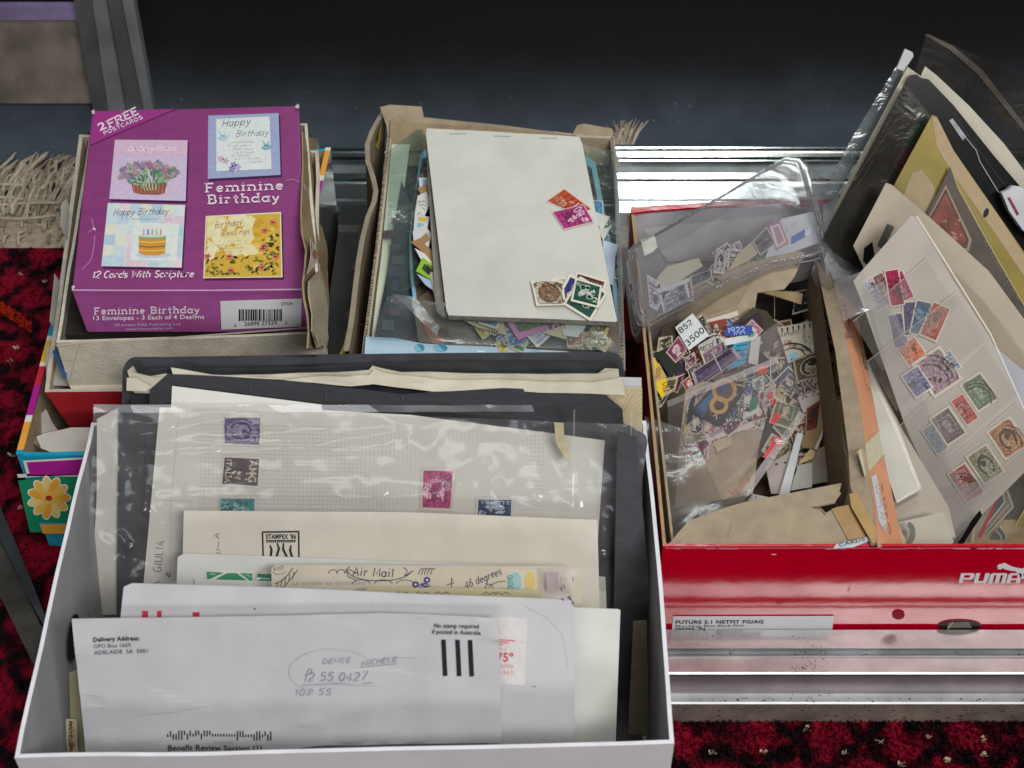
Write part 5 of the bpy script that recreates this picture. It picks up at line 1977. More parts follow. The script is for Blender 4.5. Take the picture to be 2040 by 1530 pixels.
scrap('pale scrap with a blue patch, uppermost beside the pad', [(834, 354), (852, 354), (862, 400), (838, 396)], '#c3c8c8', .0000, extra=lambda m_, ff: poly(m_, ff, [(842, 358), (850, 358), (852, 372), (842, 372)], ink('#5a9cc0'), 1))
scrap('brown paper scrap with a pointed end under the pale blue-patched one', [(832, 376), (848, 366), (866, 372), (860, 388), (846, 398)], '#9b7c58', .0006)
scrap('white scrap covered in black postmark writing beside the pad', [(832, 390), (850, 382), (858, 402), (846, 430), (826, 428)], '#c9c9c2', .0012, extra=lambda m_, ff: [scrawl(m_, ff, (832, 404 + 8 * k), (850, 402 + 8 * k), 6, ink('#33333a'), 1.2, 1, k) for k in range(4)])
scrap('yellow, teal and white stamp scrap beside the pad', [(826, 428), (856, 432), (850, 460), (824, 458)], '#c5ccc8', .0018, extra=lambda m_, ff: (poly(m_, ff, [(834, 432), (852, 434), (848, 442), (832, 440)], ink('#c9a53c'), 1), poly(m_, ff, [(832, 444), (846, 445), (844, 454), (830, 453)], ink('#7fb0b8'), 1)))
scrap('white folded scrap above the forked brown one', [(822, 460), (846, 448), (860, 466), (852, 500), (836, 480), (824, 480)], '#c8c8c6', .0024)
scrap('brown forked paper scrap pointing out beside the pad', [(818, 482), (838, 474), (850, 463), (856, 476), (846, 486), (862, 500), (864, 530), (852, 516), (838, 498)], '#9a7a52', .0030)
scrap('white torn strip below the forked brown scrap', [(826, 494), (846, 505), (862, 524), (852, 532), (838, 516)], '#d2d2ce', .0036)
stamp('lime green bordered stamp half under the pad', [(842, 512), (880, 540), (866, 562), (828, 540)], fS, '#3c3a2c', 'scene', '#8a7a6a', '#2a2a2c', rim='#86b83a', seed=3, ins=.2, dz=.0042, group=SC)
scrap('pale blue paper corner below the lime green stamp', [(830, 545), (866, 562), (862, 578), (846, 566)], '#9db4cc', .0036)
scrap('brown-edged torn paper under the lime green stamp', [(856, 540), (880, 550), (880, 580), (862, 576)], '#b5a894', .0048)
scrap('buff torn corner lowest beside the pad', [(862, 575), (884, 562), (886, 612), (868, 604)], '#b3aea2', .0052)

# ---------- stamps under the lower edge of the pad
fL = HF(.112, (1050, 650), 4)
scrap('cream card with a black toothed edge poking out below the pad', [(905, 628), (1000, 630), (1010, 668), (950, 652)], '#bfae90', .000, fr=fL, extra=lambda m_, ff: [poly(m_, ff, [(948 + 5 * k, 641 + 2.2 * k), (952 + 5 * k, 641 + 2.2 * k), (950 + 5 * k, 648 + 2.2 * k)], ink('#2a2826'), 1) for k in range(9)])
stamp('small blue and white stamp poking out below the pad', [(962, 622), (1002, 630), (990, 656), (952, 644)], fL, '#6d7ea6', 'scene', '#c5c8c8', dz=.0008, seed=5, group='stamps below the pad')
stamp('white stamp with faint violet print below the pad', cq(1080, 658, 62, 40, -42), fL, '#c4c4cc', 'lines', '#a7a7c2', '#8f88b0', dz=.0014, seed=7, group='stamps below the pad', rim='#cfcfd2')
stamp('large green floral stamp with a pink border below the pad', [(990, 610), (1110, 618), (1100, 650), (1032, 678)], fL, '#54743f', 'flower', '#a4a878', '#2f5230', dz=.0022, seed=9, ins=.13, rim='#bf7aac', group='stamps below the pad')
scrap('purple strip of a stamp lettered with a denomination below the pad', [(1086, 634), (1128, 640), (1122, 662), (1096, 656)], '#7c3a6e', .0028, 'stamp', 'stamp', fr=fL, extra=lambda m_, ff: text(m_, ff, 'CU', (1100, 655), (1120, 657), ink('#d8c8d0'), 2, h=9, bold=.02))
scrap('cream paper piece with brown lettering below the pad', [(1080, 662), (1120, 650), (1136, 640), (1144, 640), (1128, 676), (1098, 668)], '#c3b593', .0034, fr=fL)
for k, (pts, lb) in enumerate((([(1128, 640), (1168, 648), (1160, 662), (1126, 660)], 'white notched scrap nearest the corner of the pad'), ([(1120, 655), (1158, 660), (1152, 672), (1122, 668)], 'white scrap just below the notched one'))):
    scrap(lb, pts, '#cdcdca', .004 + k * .0006, fr=fL)

cols_ = ('#b0604a', '#4f7ab0', '#c0a45a', '#8a5a8a', '#5a9a6a', '#c85a4a', '#d0cbb8', '#6888a8', '#d0b84a')
for k in range(18):
    u, v = rg3.uniform(900, 1200), rg3.uniform(640, 686)
    h = rg3.choice(cols_)
    stamp('small stamp half buried under film below the writing pad', cq(u, v, rg3.uniform(30, 44), rg3.uniform(26, 36), rg3.uniform(0, 180)), fL, h, rg3.choice(('scene', 'oval', 'flower', 'frame')), '#cfc8b6', dz=-.003 + k * .00018, seed=k + 40, group='buried stamps below the pad', rim='#b9b4a6')
# ---------- scraps at the other side of the pad
fR = HF(.112, (1200, 450), 4)
stamp('blue and yellow stamp peeping out beside the pad', [(1178, 398), (1202, 400), (1202, 428), (1180, 428)], fR, '#4d7ea6', 'none', rim='#c6c8c6', seed=4, group='scraps under the pad edge')
for k, (pts, h, lb) in enumerate((([(1180, 420), (1215, 432), (1198, 462)], '#c9cabf', 'white triangular scrap just below the blue and yellow stamp'), ([(1190, 456), (1216, 453), (1202, 480)], '#c2c4ba', 'small white triangle under the larger white scrap'), ([(1200, 478), (1232, 488), (1226, 510), (1222, 570), (1208, 560)], '#b6c4d6', 'bluish-white torn scrap beside the wall of the corrugated box'))):
    scrap(lb, pts, h, .0006 * (k + 1), fr=fR)

# ---------- clear bags
GB = plastic('grey_film', .08, .9, '#dfe6e4', .10, .015, 60, '#aab4b6')
fB = HF(.1165, (1000, 660), 4, bend=wob(.0009, 24, 11))
mb = MB()
grid(mb, fB, [(772, 590), (1190, 640), (1236, 700), (736, 676)], GB, 60, 26, two=False)
grid(mb, HF(.109, (800, 450), 4, bend=wob(.002, 26, 5)), [(842, 250), (852, 560), (770, 600), (775, 300)], plastic('green_film', .10, .9, '#d4e0dc', .16, .08, 50, '#93a4a2'), 20, 50, two=False)
grid(mb, HF(.109, (1210, 450), 4, bend=wob(.002, 26, 6)), [(1160, 290), (1226, 300), (1238, 560), (1200, 560)], plastic('green_film', .2, .9), 14, 40, two=False)
grid(mb, HF(.121, (1245, 480), 3, side=25, bend=wob(.0016, 40, 8)), [(1222, 286), (1260, 284), (1252, 500), (1234, 700)], plastic('film_edge', .34, 1, '#ffffff', .14, .3, 60, '#8e9498'), 10, 50, two=False)
mb.build('plastic_bag', label='clear plastic bag of scraps lining the corrugated box under the pad', cat='plastic bag')
mb = MB()
fW = HF(.1195, (820, 600), 6, bend=wob(.002, 45, 15))
grid(mb, fW, [(782, 586), (826, 592), (876, 650), (870, 668)], plastic('film_fold', .30, 1, '#ffffff', .16, .1, 50, '#9aa2aa'), 16, 16, two=False)
mb.build('plastic_flap', label='milky fold of plastic film across the front of the pad', cat='plastic film')

# ---------- writing pad
pad = thing('writing_pad', 'thick stapled white writing pad with loose stamps lying on it', 'writing pad', atz(1040, 630, .118))
fP = HF(.128, (1040, 450), 4, bend=lambda a, b: .0025 * math.sin(a * 14) + .0008 * noise.noise(Vector((a * 20, b * 20, 3))))
mb = MB()
PD = paper('#c6c6be', .08)
PAD = [(850, 251), (1000, 262), (1154, 276), (1160, 290), (1229, 643), (1226, 645), (1050, 634), (893, 625), (889, 614), (848, 262)]
slab(mb, fP, PAD, PD, .0045, mat('#8a8880', .8, .1, .2, 300, kind='page_edges'))
mb.build('sheets', pad)
mb = MB()
slab(mb, fP.off(-.0055), [(847, 262), (1150, 280), (1229, 645), (1050, 636), (880, 626), (868, 615)], card('#7d7a74'), .0018)
mb.build('backing_card', pad)
mb = MB()
SG = ink('#9c9a94')
for x, y in ((895, 263), (984, 270), (1076, 277)):
    ribbon(mb, fP, [(x, y), (x + 34, y + 1.5)], 1.3, SG, 2)
mb.build('staple', pad)
GP = 'loose stamps on the writing pad'
stamp('orange stamp lying askew on the pad, tucked under the magenta one', [(1086, 403), (1124, 376), (1181, 420), (1150, 432)], fP, '#b5492a', 'scene', '#c88c72', '#9c3f2a', [('EUROPA', .1, .3, .28, .16)], GP, seed=4, dz=.0004, rim='#d2c6b4', ins=.06)
stamp('magenta stamp numbered 100 lying askew on the pad', [(1163, 409), (1184, 446), (1124, 461), (1098, 424)], fP, '#a63276', 'scene', '#d9a8c4', '#7c2058', [('100', .08, .62, .42, .28)], GP, seed=8, dz=.0010, rim='#d2c2c0', ins=.05)
fs = [('stone-coloured stamp with a postmark peeping from under the green and brown ones', cq(1140, 573, 84, 40, -6), '#c2bdac', 'lines'), ('reddish-brown stamp buried second under the dark green one', cq(1170, 581, 66, 60, 18), '#6e4036', 'lines'), ('dark blue stamp buried under the dark green one', cq(1152, 592, 74, 62, 28), '#2d3370', 'beast'), ('dull green stamp turned cornerwise under the dark green one', cq(1166, 598, 66, 66, 32), '#1f4f44', 'beast')]
for k, (lb, c, h, kd) in enumerate(fs):
    stamp(lb, c, fP, h, kd, '#b8b4a8', None, None, GP, seed=k, dz=.0004 + k * .0005)
stamp('buff postmarked stamp with a brown oval portrait on the pad', [(1057, 560), (1122, 563), (1128, 611), (1068, 611)], fP, '#bab3a3', 'oval', '#77593f', '#8a6b50', [('100', .06, .97, .26, .12), ('20', .74, .97, .92, .12)], GP, seed=2, dz=.0025, cancel=2)
stamp('dark green stamp lettered EIRE 2 on top of the pile on the pad', [(1146, 556), (1200, 573), (1193, 618), (1136, 603)], fP, '#14503f', 'beast', '#b9c2b0', '#0e3b2e', [('EIRE', .06, .24, .34, .14), ('2', .72, .92, .84, .2)], GP, seed=2, dz=.0034)
# ================================================================ red shoe box and all it holds
PR = mat('#b00020', .13, .5, .03, 60, .07, 90, coat=.2, kind='glossy_red')
KB = card('#a58a66')
KBD = card('#9a8568')
px_ = thing('sports_shoe_box', 'glossy red shoe box lettered PUMA, crammed with stamps and stock sheets', 'box', (.22, .72, .003))
zr = .128
rim = [atz(1321, 1089, zr), Vector((.41, .5566, zr)), Vector((.41, .892, zr)), atz(1250, 411, zr)]
rim[0].y = rim[1].y = .5572
rim[0].x = .0920
rim[3].x = max(rim[3].x, .0915)
mb = MB()
openbox(mb, rim, .0032, .0020, [PR, PR, PR, PR], [KBD, KBD, mat('#cbcbd0', .6, .3, .04, 60, kind='white_lining'), KB], [PR, PR, PR, KB], KBD, n=12, bow=.0002, seed=41)
mb.build('body', px_, bevel=.0006)
mb = MB()
f = Fr(rim[0] + Vector((0, -.0005, 0)), Vector((1, 0, 0)), Vector((0, 0, 1)), Vector((0, -1, 0)))
ribbon(mb, f, [(1326 + 40 * k, 1091.6 + rg.uniform(-.3, .3)) for k in range(20)], 1.1, ink('#c98a96'), 1)  # pale highlight painted along the worn rim fold
for k in range(11):
    u = rg.uniform(1330, 2040)
    ribbon(mb, f, [(u, 1092.6 + rg.uniform(-.4, .4)), (u + rg.uniform(8, 50), 1092.6)], rg.uniform(1.0, 2.6), ink(rg.choice(('#d6a0a8', '#e0c0c4', '#c87a88'))), 1)
ribbon(mb, f, [(1537, 1104), (1546, 1104.5)], 2, ink('#dfb0b8'), 1)
for a, b in (((1546, 1200), (1560, 1206)), ((1566, 1194), (1548, 1205)), ((1694, 1172), (1688, 1180))):
    ribbon(mb, f, [a, b], 1, ink('#7c0a1e'), 1)
poly(mb, f, ell(1790, 1225, 12.5, 9, 18), ink('#8a0a22'), 1)
mb.build('scuff', px_)
# logo: slanted letters and a leaping cat
mb = MB()
LG = ink('#d8d2d6')


def block(x0, w, parts):
    for pts in parts:
        poly(mb, f, [(1909 + x0 + a * w + (20 - b) * .28, 1141 + b) for a, b in pts], LG, 2)


block(0, 28, [[(0, 20), (0, 0), (.28, 0), (.28, 20)], [(.28, 0), (.85, 0), (1, 2.5), (1, 10), (.85, 13), (.28, 13), (.28, 9.2), (.68, 9.2), (.68, 4), (.28, 4)]])
block(30, 27, [[(0, 0), (.3, 0), (.3, 15.5), (.68, 15.5), (.68, 0), (1, 0), (1, 17), (.85, 20), (.12, 20), (0, 18)]])
block(59, 34, [[(0, 20), (0, 3), (.12, 0), (.9, 0), (1, 3), (1, 20), (.76, 20), (.76, 4), (.62, 4), (.62, 20), (.38, 20), (.38, 4), (.24, 4), (.24, 20)]])
block(95, 27, [[(0, 20), (0, 3), (.15, 0), (.85, 0), (1, 3), (1, 20), (.7, 20), (.7, 14), (.3, 14), (.3, 20)][:10]])
poly(mb, f, [(1909 + 95 + a * 27 + (20 - b) * .28, 1141 + b) for a, b in ((.3, 4), (.7, 4), (.7, 10), (.3, 10))], PR, 3)
cat_ = [(1985, 1129), (1989, 1124), (1996, 1122), (2001, 1120), (2006, 1123), (2014, 1127), (2024, 1130), (2036, 1132), (2048, 1126), (2058, 1118), (2060, 1121), (2050, 1131), (2042, 1138), (2038, 1143), (2040, 1150), (2039, 1153), (2033, 1152), (2030, 1143), (2022, 1137), (2012, 1136), (2004, 1134), (1997, 1131), (1993, 1134), (1986, 1132), (1990, 1129)]
poly(mb, f, cat_, LG, 2)
mb.build('logo', px_)
mb = MB()
slab(mb, f.off(.0004), [(1341, 1229), (1661, 1228), (1655, 1285), (1336, 1285)], mat('#d6d7dc', .4, .4, .03, 60, kind='sticker'), .0003)
sl_ = mb.build('size_label', px_)
mb = MB()
bk = ink('#1f1e24')
g2 = f.off(.0005)
text(mb, g2, 'FUTURE 5.1 NETFIT FG/AG', (1346, 1242), (1521, 1241), bk, 2, h=6.5, bold=.03)
text(mb, g2, 'Blue-Nrgy Blue-Black-Pink', (1346, 1249), (1483, 1247.5), ink('#4a4a50'), 2, h=4.5)
text(mb, g2, '103755  01', (1346, 1256), (1404, 1255), bk, 2, h=5.5, bold=.03)
mb.build('lettering', sl_)
mb = MB()
poly(mb, f, ell(1912, 1246, 43, 11, 24), ink('#15130f'), 1)
poly(mb, f, [(1890, 1240), (1930, 1238), (1936, 1250), (1886, 1250)], ink('#6f6e62'), 2)
ribbon(mb, f, [(1888, 1252), (1898, 1238)], 2, ink('#b9b6a6'), 3)
mb.build('finger_hole', px_)
mb = MB()
fb_ = YF(.8895, (1420, 420), 88)
slab(mb, fb_, [(1258, 424), (1300, 421), (1560, 407), (1560, 520), (1330, 520)], mat('#e6e6ea', .6, .3, .03, 60, kind='white_lining'), .001)
slab(mb, HF(.1295, (1420, 404)), [(1256, 413), (1300, 409), (1420, 402), (1720, 396), (1720, 404), (1420, 411), (1300, 419), (1258, 424)], PR, .0018)
mb.build('lid_edge', px_)

# ---------------------------------------------------------------- big sheets leaning at the back
L = 57


def RF(Y, bend=None, lean=L, side=0):
    return YF(Y, (1850, 700), lean, 0, side, bend)


DK = mat('#34322d', .22, .35, .25, 30, .1, 60, kind='dark_stock_page')
f = RF(.800, wob(.004, 12, 3))
mb = MB()
grid(mb, f, [(1846, 66), (2110, 180), (2110, 560), (1740, 420)], plastic('smoky_sleeve', .06, 1, '#8f8c88', .12, .06, 30, '#7d7772'), 40, 50, two=False)
slab(mb, f.off(.001), [(1842, 70), (1850, 68), (1900, 92), (1960, 140), (2060, 270), (2054, 276), (1950, 148), (1894, 100)], plastic('sleeve_rim', .3, 1, '#a09a94', .1, 0, 40, '#8a8078'), .0003)
poly(mb, f.off(-.001), [(1972, 182), (1990, 196), (2010, 224), (2028, 250), (2022, 254), (1996, 240), (1976, 214)], paper('#7d7968'), 1)
mb.build('plastic_sleeve', label='large smoky clear sleeve with a rounded top, rearmost in the red box', cat='plastic sleeve')

f = RF(.792)
mb = MB()
slab(mb, f, [(1803, 97), (1818, 104), (1820, 112), (1800, 142), (1786, 136)], mat('#a9aab0', .4, .4, .05, 60, kind='white_plastic'), .003)
slab(mb, f.off(-.001), [(1786, 132), (1806, 140), (1700, 330), (1664, 395), (1640, 384), (1700, 270)], plastic('zip_strip', .34, 1, '#cfd4d6', .15, .2, 60, '#8a9094'), .001)
mb.build('zip_bag', label='clear zip bag edge with a white slider standing before the smoky sleeve', cat='zip bag')
OW = paper('#b5b1a2', .08)
mb = MB()
f = RF(.788)
slab(mb, f, [(1843, 132), (1866, 150), (1930, 210), (2000, 286), (2100, 420), (2100, 700), (1800, 600), (1835, 150)], OW, .0006)
mb.build('paper_sheet', label='ivory sheet standing just behind the black stock page', cat='paper')
mb = MB()
f = RF(.784)
slab(mb, f, [(1808, 133), (1838, 154), (1800, 220), (1700, 420), (1660, 420), (1720, 300)], paper('#a9a494', .08), .0006)
mb.build('paper_sheet', label='ivory sheet corner by the white slider of the zip bag', cat='paper')
mb = MB()
f = RF(.780)
BKS = mat('#0f0f11', .2, .35, .1, 40, kind='black_plastic')
slab(mb, f, [(1806, 160), (1812, 150), (1826, 148), (1834, 155), (1850, 158), (1900, 210), (1980, 310), (2100, 450), (2100, 800), (1850, 600)], BKS, .0014)
ribbon(mb, f, [(1858, 168), (1950, 300), (2040, 420)], 1.2, ink('#2b2b2e'), 1)
slab(mb, f.off(.001), [(1891, 240), (1898, 236), (1925, 272), (1918, 280)], mat('#8a8a8c', .3, .5, .2, 200, kind='grey_tab'), .0004)
ribbon(mb, f.off(.001), [(1924, 274), (1945, 300), (1952, 322), (1990, 384)], 2, ink('#8d8d90'), 1)
mb.build('black_page', label='glossy black stock page with a rounded shoulder and a grey tab', cat='stock page')
mb = MB()
f = RF(.776, wob(.0015, 20, 2))
slab(mb, f, [(1802, 168), (1812, 176), (1860, 240), (1930, 380), (1900, 640), (1690, 560), (1640, 470), (1700, 360)], DK, .0006)
for c, h in (((((1833, 229), (1846, 246), (1812, 296), (1799, 280))), '#3f7050'), ((((1804, 284), (1818, 298), (1795, 344), (1780, 328))), '#7d4a58'), ((((1780, 330), (1796, 346), (1776, 385), (1760, 370))), '#57594c'), ((((1758, 374), (1774, 388), (1750, 420), (1738, 404))), '#4c5354'), ((((1736, 404), (1750, 420), (1726, 452), (1712, 446))), '#505a66')):
    q_ = [lerp(p, (sum(a for a, _ in c) / 4, sum(b for _, b in c) / 4), -.06) for p in c]
    fo = f.off(.0012)
    poly(mb, fo, q_, ink('#8a8676'), 2)
    poly(mb, fo, list(c), engr(h), 3)
    poly(mb, fo, [lerp(p, (sum(a for a, _ in c) / 4, sum(b for _, b in c) / 4), .45) for p in c], ink('#%02x%02x%02x' % tuple(min(255, int(int(h[i:i + 2], 16) * 1.2)) for i in (1, 3, 5))), 4)
ribbon(mb, f, [(1702, 360), (1740, 305), (1770, 262), (1796, 230)], 2.5, ink('#77736a'), 1)
ribbon(mb, f, [(1700, 380), (1722, 350), (1740, 318)], 1.4, ink('#8f8f8c'), 1)
mb.build('stock_page', label='dark stock page with a column of green, pink and grey stamps', cat='stock page')
grid_ = MB()
grid(grid_, RF(.774, wob(.002, 18, 5)), [(1800, 172), (1870, 262), (1760, 560), (1640, 480)], plastic('smoky_film', .1, 1, '#a8a49c', .12, .06, 40, '#77736c'), 16, 40, two=False)
grid_.build('film', label='glassy film over the dark stock page', cat='film')
# white rolled packet at the edge of the picture
mb = MB()
f = RF(.770, wob(.003, 60, 2))
slab(mb, f, [(1995, 384), (2008, 378), (2018, 370), (2034, 372), (2080, 420), (2080, 480), (2040, 460), (2010, 420)], paper('#b9b9be', .25), .006)
poly(mb, f, [(2006, 394), (2010, 392), (2030, 426), (2026, 430)], ink('#7a3446'), 3)
mb.build('tissue', label='crumpled white tissue packet against the black stock page', cat='tissue')
# yellow card with picture
mb = MB()
f = RF(.764, wob(.0015, 14, 7))
YC = mat('#83732a', .5, .4, .18, 26, .1, 60, kind='yellow_card')
slab(mb, f, [(1857, 229), (1866, 232), (1900, 300), (1990, 430), (2100, 590), (2100, 900), (1900, 820), (1780, 560), (1764, 400)], YC, .0008)
poly(mb, f, [(1857, 232), (1868, 236), (1900, 302), (2000, 446), (2100, 600), (2100, 640), (1990, 476), (1900, 350), (1866, 292)], ink('#a38f70'), 1)
poly(mb, f, [(1818, 345), (1836, 338), (1858, 366), (1866, 400), (1840, 440), (1810, 420), (1800, 390)], ink('#98886a'), 1)
poly(mb, f, ell(1964, 424, 5, 10, 12, 20), ink('#16140f'), 2)
mb.build('yellow_card', label='yellow card with a punched hole leaning among the dark pages', cat='card')
mb = MB()
f = RF(.7605)
BR = mat('#4a413b', .5, .35, .18, 40, .1, 90, kind='brown_block')
slab(mb, f, [(1894, 331), (1910, 380), (1960, 470), (2060, 640), (2040, 700), (1930, 600), (1840, 440)], BR, .0004)
edge = ink('#a39b6a')
ribbon(mb, f, [(1894, 331), (1908, 372), (1960, 468), (2050, 625)], 2.2, edge, 1)
poly(mb, f, [(1884, 368), (1936, 478), (1930, 500), (1900, 500), (1846, 440)], ink('#8a7c68'), 1)
poly(mb, f, [(1884, 376), (1930, 478), (1926, 494), (1900, 494), (1850, 438)], ink('#4b3d36'), 2)
poly(mb, f, [(1884, 384), (1925, 478), (1920, 490), (1900, 488), (1856, 436)], mat('#7d4438', .5, .3, .35, 60, kind='red_stamp_print'), 3)
for k in range(18):
    poly(mb, f, ell(rg.uniform(1872, 1915), rg.uniform(420, 480), rg.uniform(2, 6), rg.uniform(1, 4), 7, 30, .3), ink(rg.choice(('#a2604e', '#7a3f34', '#9c7868'))), 4)
scrawl(mb, f, (1916, 380), (1975, 480), 5, ink('#8a8274'), 1, 2, 4)
scrawl(mb, f, (1960, 480), (2030, 600), 5, ink('#8a8274'), 1, 2, 5)
poly(mb, f, [(1955, 560), (1966, 534), (1998, 598), (1990, 606)], ink('#8a8070'), 1)
poly(mb, f, [(1958, 562), (1966, 542), (1990, 596), (1984, 602)], BR, 2)
mb.build('souvenir_sheet', label='brown souvenir sheet with a red stamp in front of the yellow card', cat='souvenir sheet')
mb = MB()
f = RF(.7565, wob(.001, 14, 3))
BF = paper('#a99f8f', .12)
slab(mb, f, [(1765, 364), (1776, 368), (1860, 440), (1970, 540), (2080, 690), (2080, 800), (1800, 700), (1700, 490)], BF, .0006)
slab(mb, f.off(.001), [(1768, 446), (1782, 452), (1760, 496), (1748, 488)], mat('#4c4a44', .5, .3, .2, 200, kind='dark_tab'), .0003)
slab(mb, f.off(.001), [(1722, 494), (1738, 482), (1742, 506), (1736, 534), (1720, 520)], BKS, .0004)
mb.build('buff_envelope', label='large buff envelope corner with dark tabs behind the glassine sheet', cat='envelope')
mb = MB()
f = RF(.7535)
slab(mb, f, [(1790, 470), (1880, 520), (1960, 600), (2080, 760), (2080, 900), (1900, 800)], paper('#978c7c', .1), .0006)
mb.build('buff_envelope', label='second buff envelope, darker and lower than the first', cat='envelope')
mb = MB()
f = RF(.7505)
slab(mb, f, [(1944, 664), (1960, 672), (2036, 735), (2090, 780), (2010, 880), (1980, 800)], paper('#a9abb4', .08), .0005)
mb.build('paper_sheet', label='bluish-white paper corner jutting out past the glassine sheet', cat='paper')

# lower corner: framed stamps
FD = mat('#38352e', .5, .3, .3, 40, kind='dark_album_leaf')
mb = MB()
f = RF(.748)
slab(mb, f, [(1960, 870), (2080, 800), (2080, 1130), (1860, 1130)], FD, .0005)
mb.build('album_page', label='dark mottled album leaf behind the framed teal stamp', cat='album page')
mb = MB()
f = RF(.744)
slab(mb, f, [(2048, 1000), (2090, 960), (2090, 1130), (2000, 1130), (2002, 1084)], mat('#8d7f20', .5, .3, .08, 40, kind='yellow_card_plain'), .0006)
ribbon(mb, f, [(2050, 1000), (2026, 1042), (2000, 1090)], 2.4, ink('#b3aa7c'), 1)
mb.build('yellow_card', label='plain mustard card corner beside the framed teal stamp', cat='card')
f = RF(.7395)
mb = MB()
fl_ = ink('#b9b4a6')
slab(mb, f, [(2002, 972), (2010, 974), (2020, 1006), (1950, 1084), (1922, 1110), (1912, 1110), (1940, 1086)], mat('#6c665c', .5, .3, .1, 60, kind='grey_board'), .0006)
ribbon(mb, f, [(1930, 1092), (2001, 1000), (1996, 976)], 2.2, fl_, 2)
ribbon(mb, f, [(1942, 1092), (2018, 1010), (2006, 978)], 2.2, fl_, 2)
ribbon(mb, f, [(1936, 1092), (2010, 1004)], 1.2, fl_, 2)
poly(mb, f, [(1996, 984), (2002, 1000), (1940, 1082), (1950, 1040)], ink('#264e54'), 1)
scrawl(mb, f, (1946, 1082), (1984, 1036), 4, ink('#a39c88'), 1, 2, 2)
mb.build('framed_stamp', label='teal stamp on a grey mount with double white rules', cat='stamp')
mb = MB()
f = RF(.7375)
slab(mb, f, [(2050, 908), (2056, 914), (1998, 980), (1948, 1084), (1940, 1090), (1936, 1082), (1992, 978)], mat('#9c1622', .45, .35, .06, 60, kind='red_folder'), .0005)
mb.build('red_card', label='thin red card edge slanting above the grey mounted stamp', cat='card')
mb = MB()
f = RF(.7365)
slab(mb, f, [(1990, 1050), (2000, 1058), (2006, 1070), (2000, 1100), (1960, 1100), (1975, 1070)], mat('#4b4f58', .4, .3, .1, 60, kind='slate'), .0005)
ribbon(mb, f, [(1984, 1056), (1994, 1068), (1996, 1084), (1992, 1094)], 2, fl_, 2)
ribbon(mb, f, [(1992, 1048), (2004, 1066), (2004, 1080)], 2, fl_, 2)
mb.build('framed_stamp', label='slate-blue stamp with a double white corner rule by the mustard card', cat='stamp')
mb = MB()
f = RF(.735)
slab(mb, f, [(1940, 1040), (1962, 1000), (1992, 980), (1950, 1062), (1930, 1110), (1880, 1110)], paper('#858278', .1), .0005)
ribbon(mb, f, [(1896, 1094), (1926, 1064), (1922, 1074), (1904, 1094)], 1.6, fl_, 2)
poly(mb, f, perf([(1934, 1048), (1944, 1044), (1940, 1084), (1926, 1088)], 4, 1.4), paper('#b9a98c'), 2)
poly(mb, f, [(1930, 1056), (1938, 1052), (1934, 1080), (1928, 1082)], ink('#8d6a4c'), 3)
mb.build('stock_page', label='grey stock page scrap with a small brown perforated stamp', cat='stock page')

# ---------------------------------------------------------------- glassine stock sheet with its stamps
fG = RF(.728, wob(.0014, 10, 4))
mb = MB()
GS = paper('#aca69e', .06)
SHEET = [(1816, 428), (1826, 436), (1900, 560), (1970, 670), (2052, 850), (2060, 920), (1905, 1076), (1880, 1020), (1800, 840), (1720, 610), (1700, 560), (1712, 545)]
slab(mb, fG, SHEET, GS, .0006)
ribbon(mb, fG, [(1826, 430), (1900, 548), (1972, 664), (2054, 846)], 3, ink('#cfcabf'), 2)
mb.build('stock_sheet', label='cream glassine stock sheet with five rows of old stamps', cat='stock sheet')
RS = 'stamps on the glassine stock sheet'
A_ = -33
row = [
    ((1748, 583, 34, 62, -28), '#a39fb0', 'scene', 'pale violet-grey stamp at the upper edge of the glassine sheet'),
    ((1762, 575, 22, 58, -28), '#7d5656', 'scene', 'narrow maroon stamp next to the pale violet one'),
    ((1797, 570, 26, 54, -24), '#9c2a54', 'scene', 'small crimson stamp tucked behind the magenta-red one'),
    ((1782, 573, 27, 66, -10), '#941c48', 'flower', 'magenta-red portrait stamp on the glassine sheet'),
    ((1789, 658, 28, 62, -12), '#3a3c74', 'scene', 'dark violet-blue stamp at the start of the fan'),
    ((1816, 634, 32, 62, -4), '#3c3464', 'flower', 'deep violet stamp in the fan'),
    ((1834, 633, 30, 62, 12), '#1f5578', 'scene', 'steel-blue stamp with a slanting band in the fan'),
    ((1862, 640, 36, 66, 24), '#a8361e', 'oval', 'brick-red stamp closing the fan'),
    ((1816, 700, 42, 44, -34), '#cc6a44', 'flower', 'salmon-orange stamp below the fan'),
    ((1890, 722, 30, 40, -34), '#8295a8', 'scene', 'pale blue stamp corner behind the large purple one'),
    ((1866, 740, 62, 74, -34), '#97808a', 'flower', 'large heavily postmarked purple stamp'),
    ((1826, 760, 38, 50, -34), '#6f6f9c', 'scene', 'lavender-blue stamp beside the large purple one'),
    ((1950, 780, 46, 60, -34), '#6c7a62', 'frame', 'grey-green stamp with black postmark in the fourth row'),
    ((1921, 815, 28, 54, -34), '#b04e4a', 'scene', 'rose-red stamp in the fourth row'),
    ((1888, 848, 44, 60, -34), '#6b5c60', 'frame', 'mauve-brown stamp with a white oval numeral'),
    ((1862, 874, 26, 54, -34), '#70828c', 'flower', 'grey-blue stamp ending the fourth row'),
    ((2006, 872, 52, 62, -34), '#a8704a', 'oval', 'brownish-orange stamp in the lowest row'),
    ((1962, 924, 46, 62, -34), '#85866a', 'oval', 'olive stamp with a ringed head in the lowest row'),
    ((1924, 962, 40, 66, -34), '#a2504e', 'scene', 'dull rose stamp with a black arc postmark at the foot of the sheet'),
]
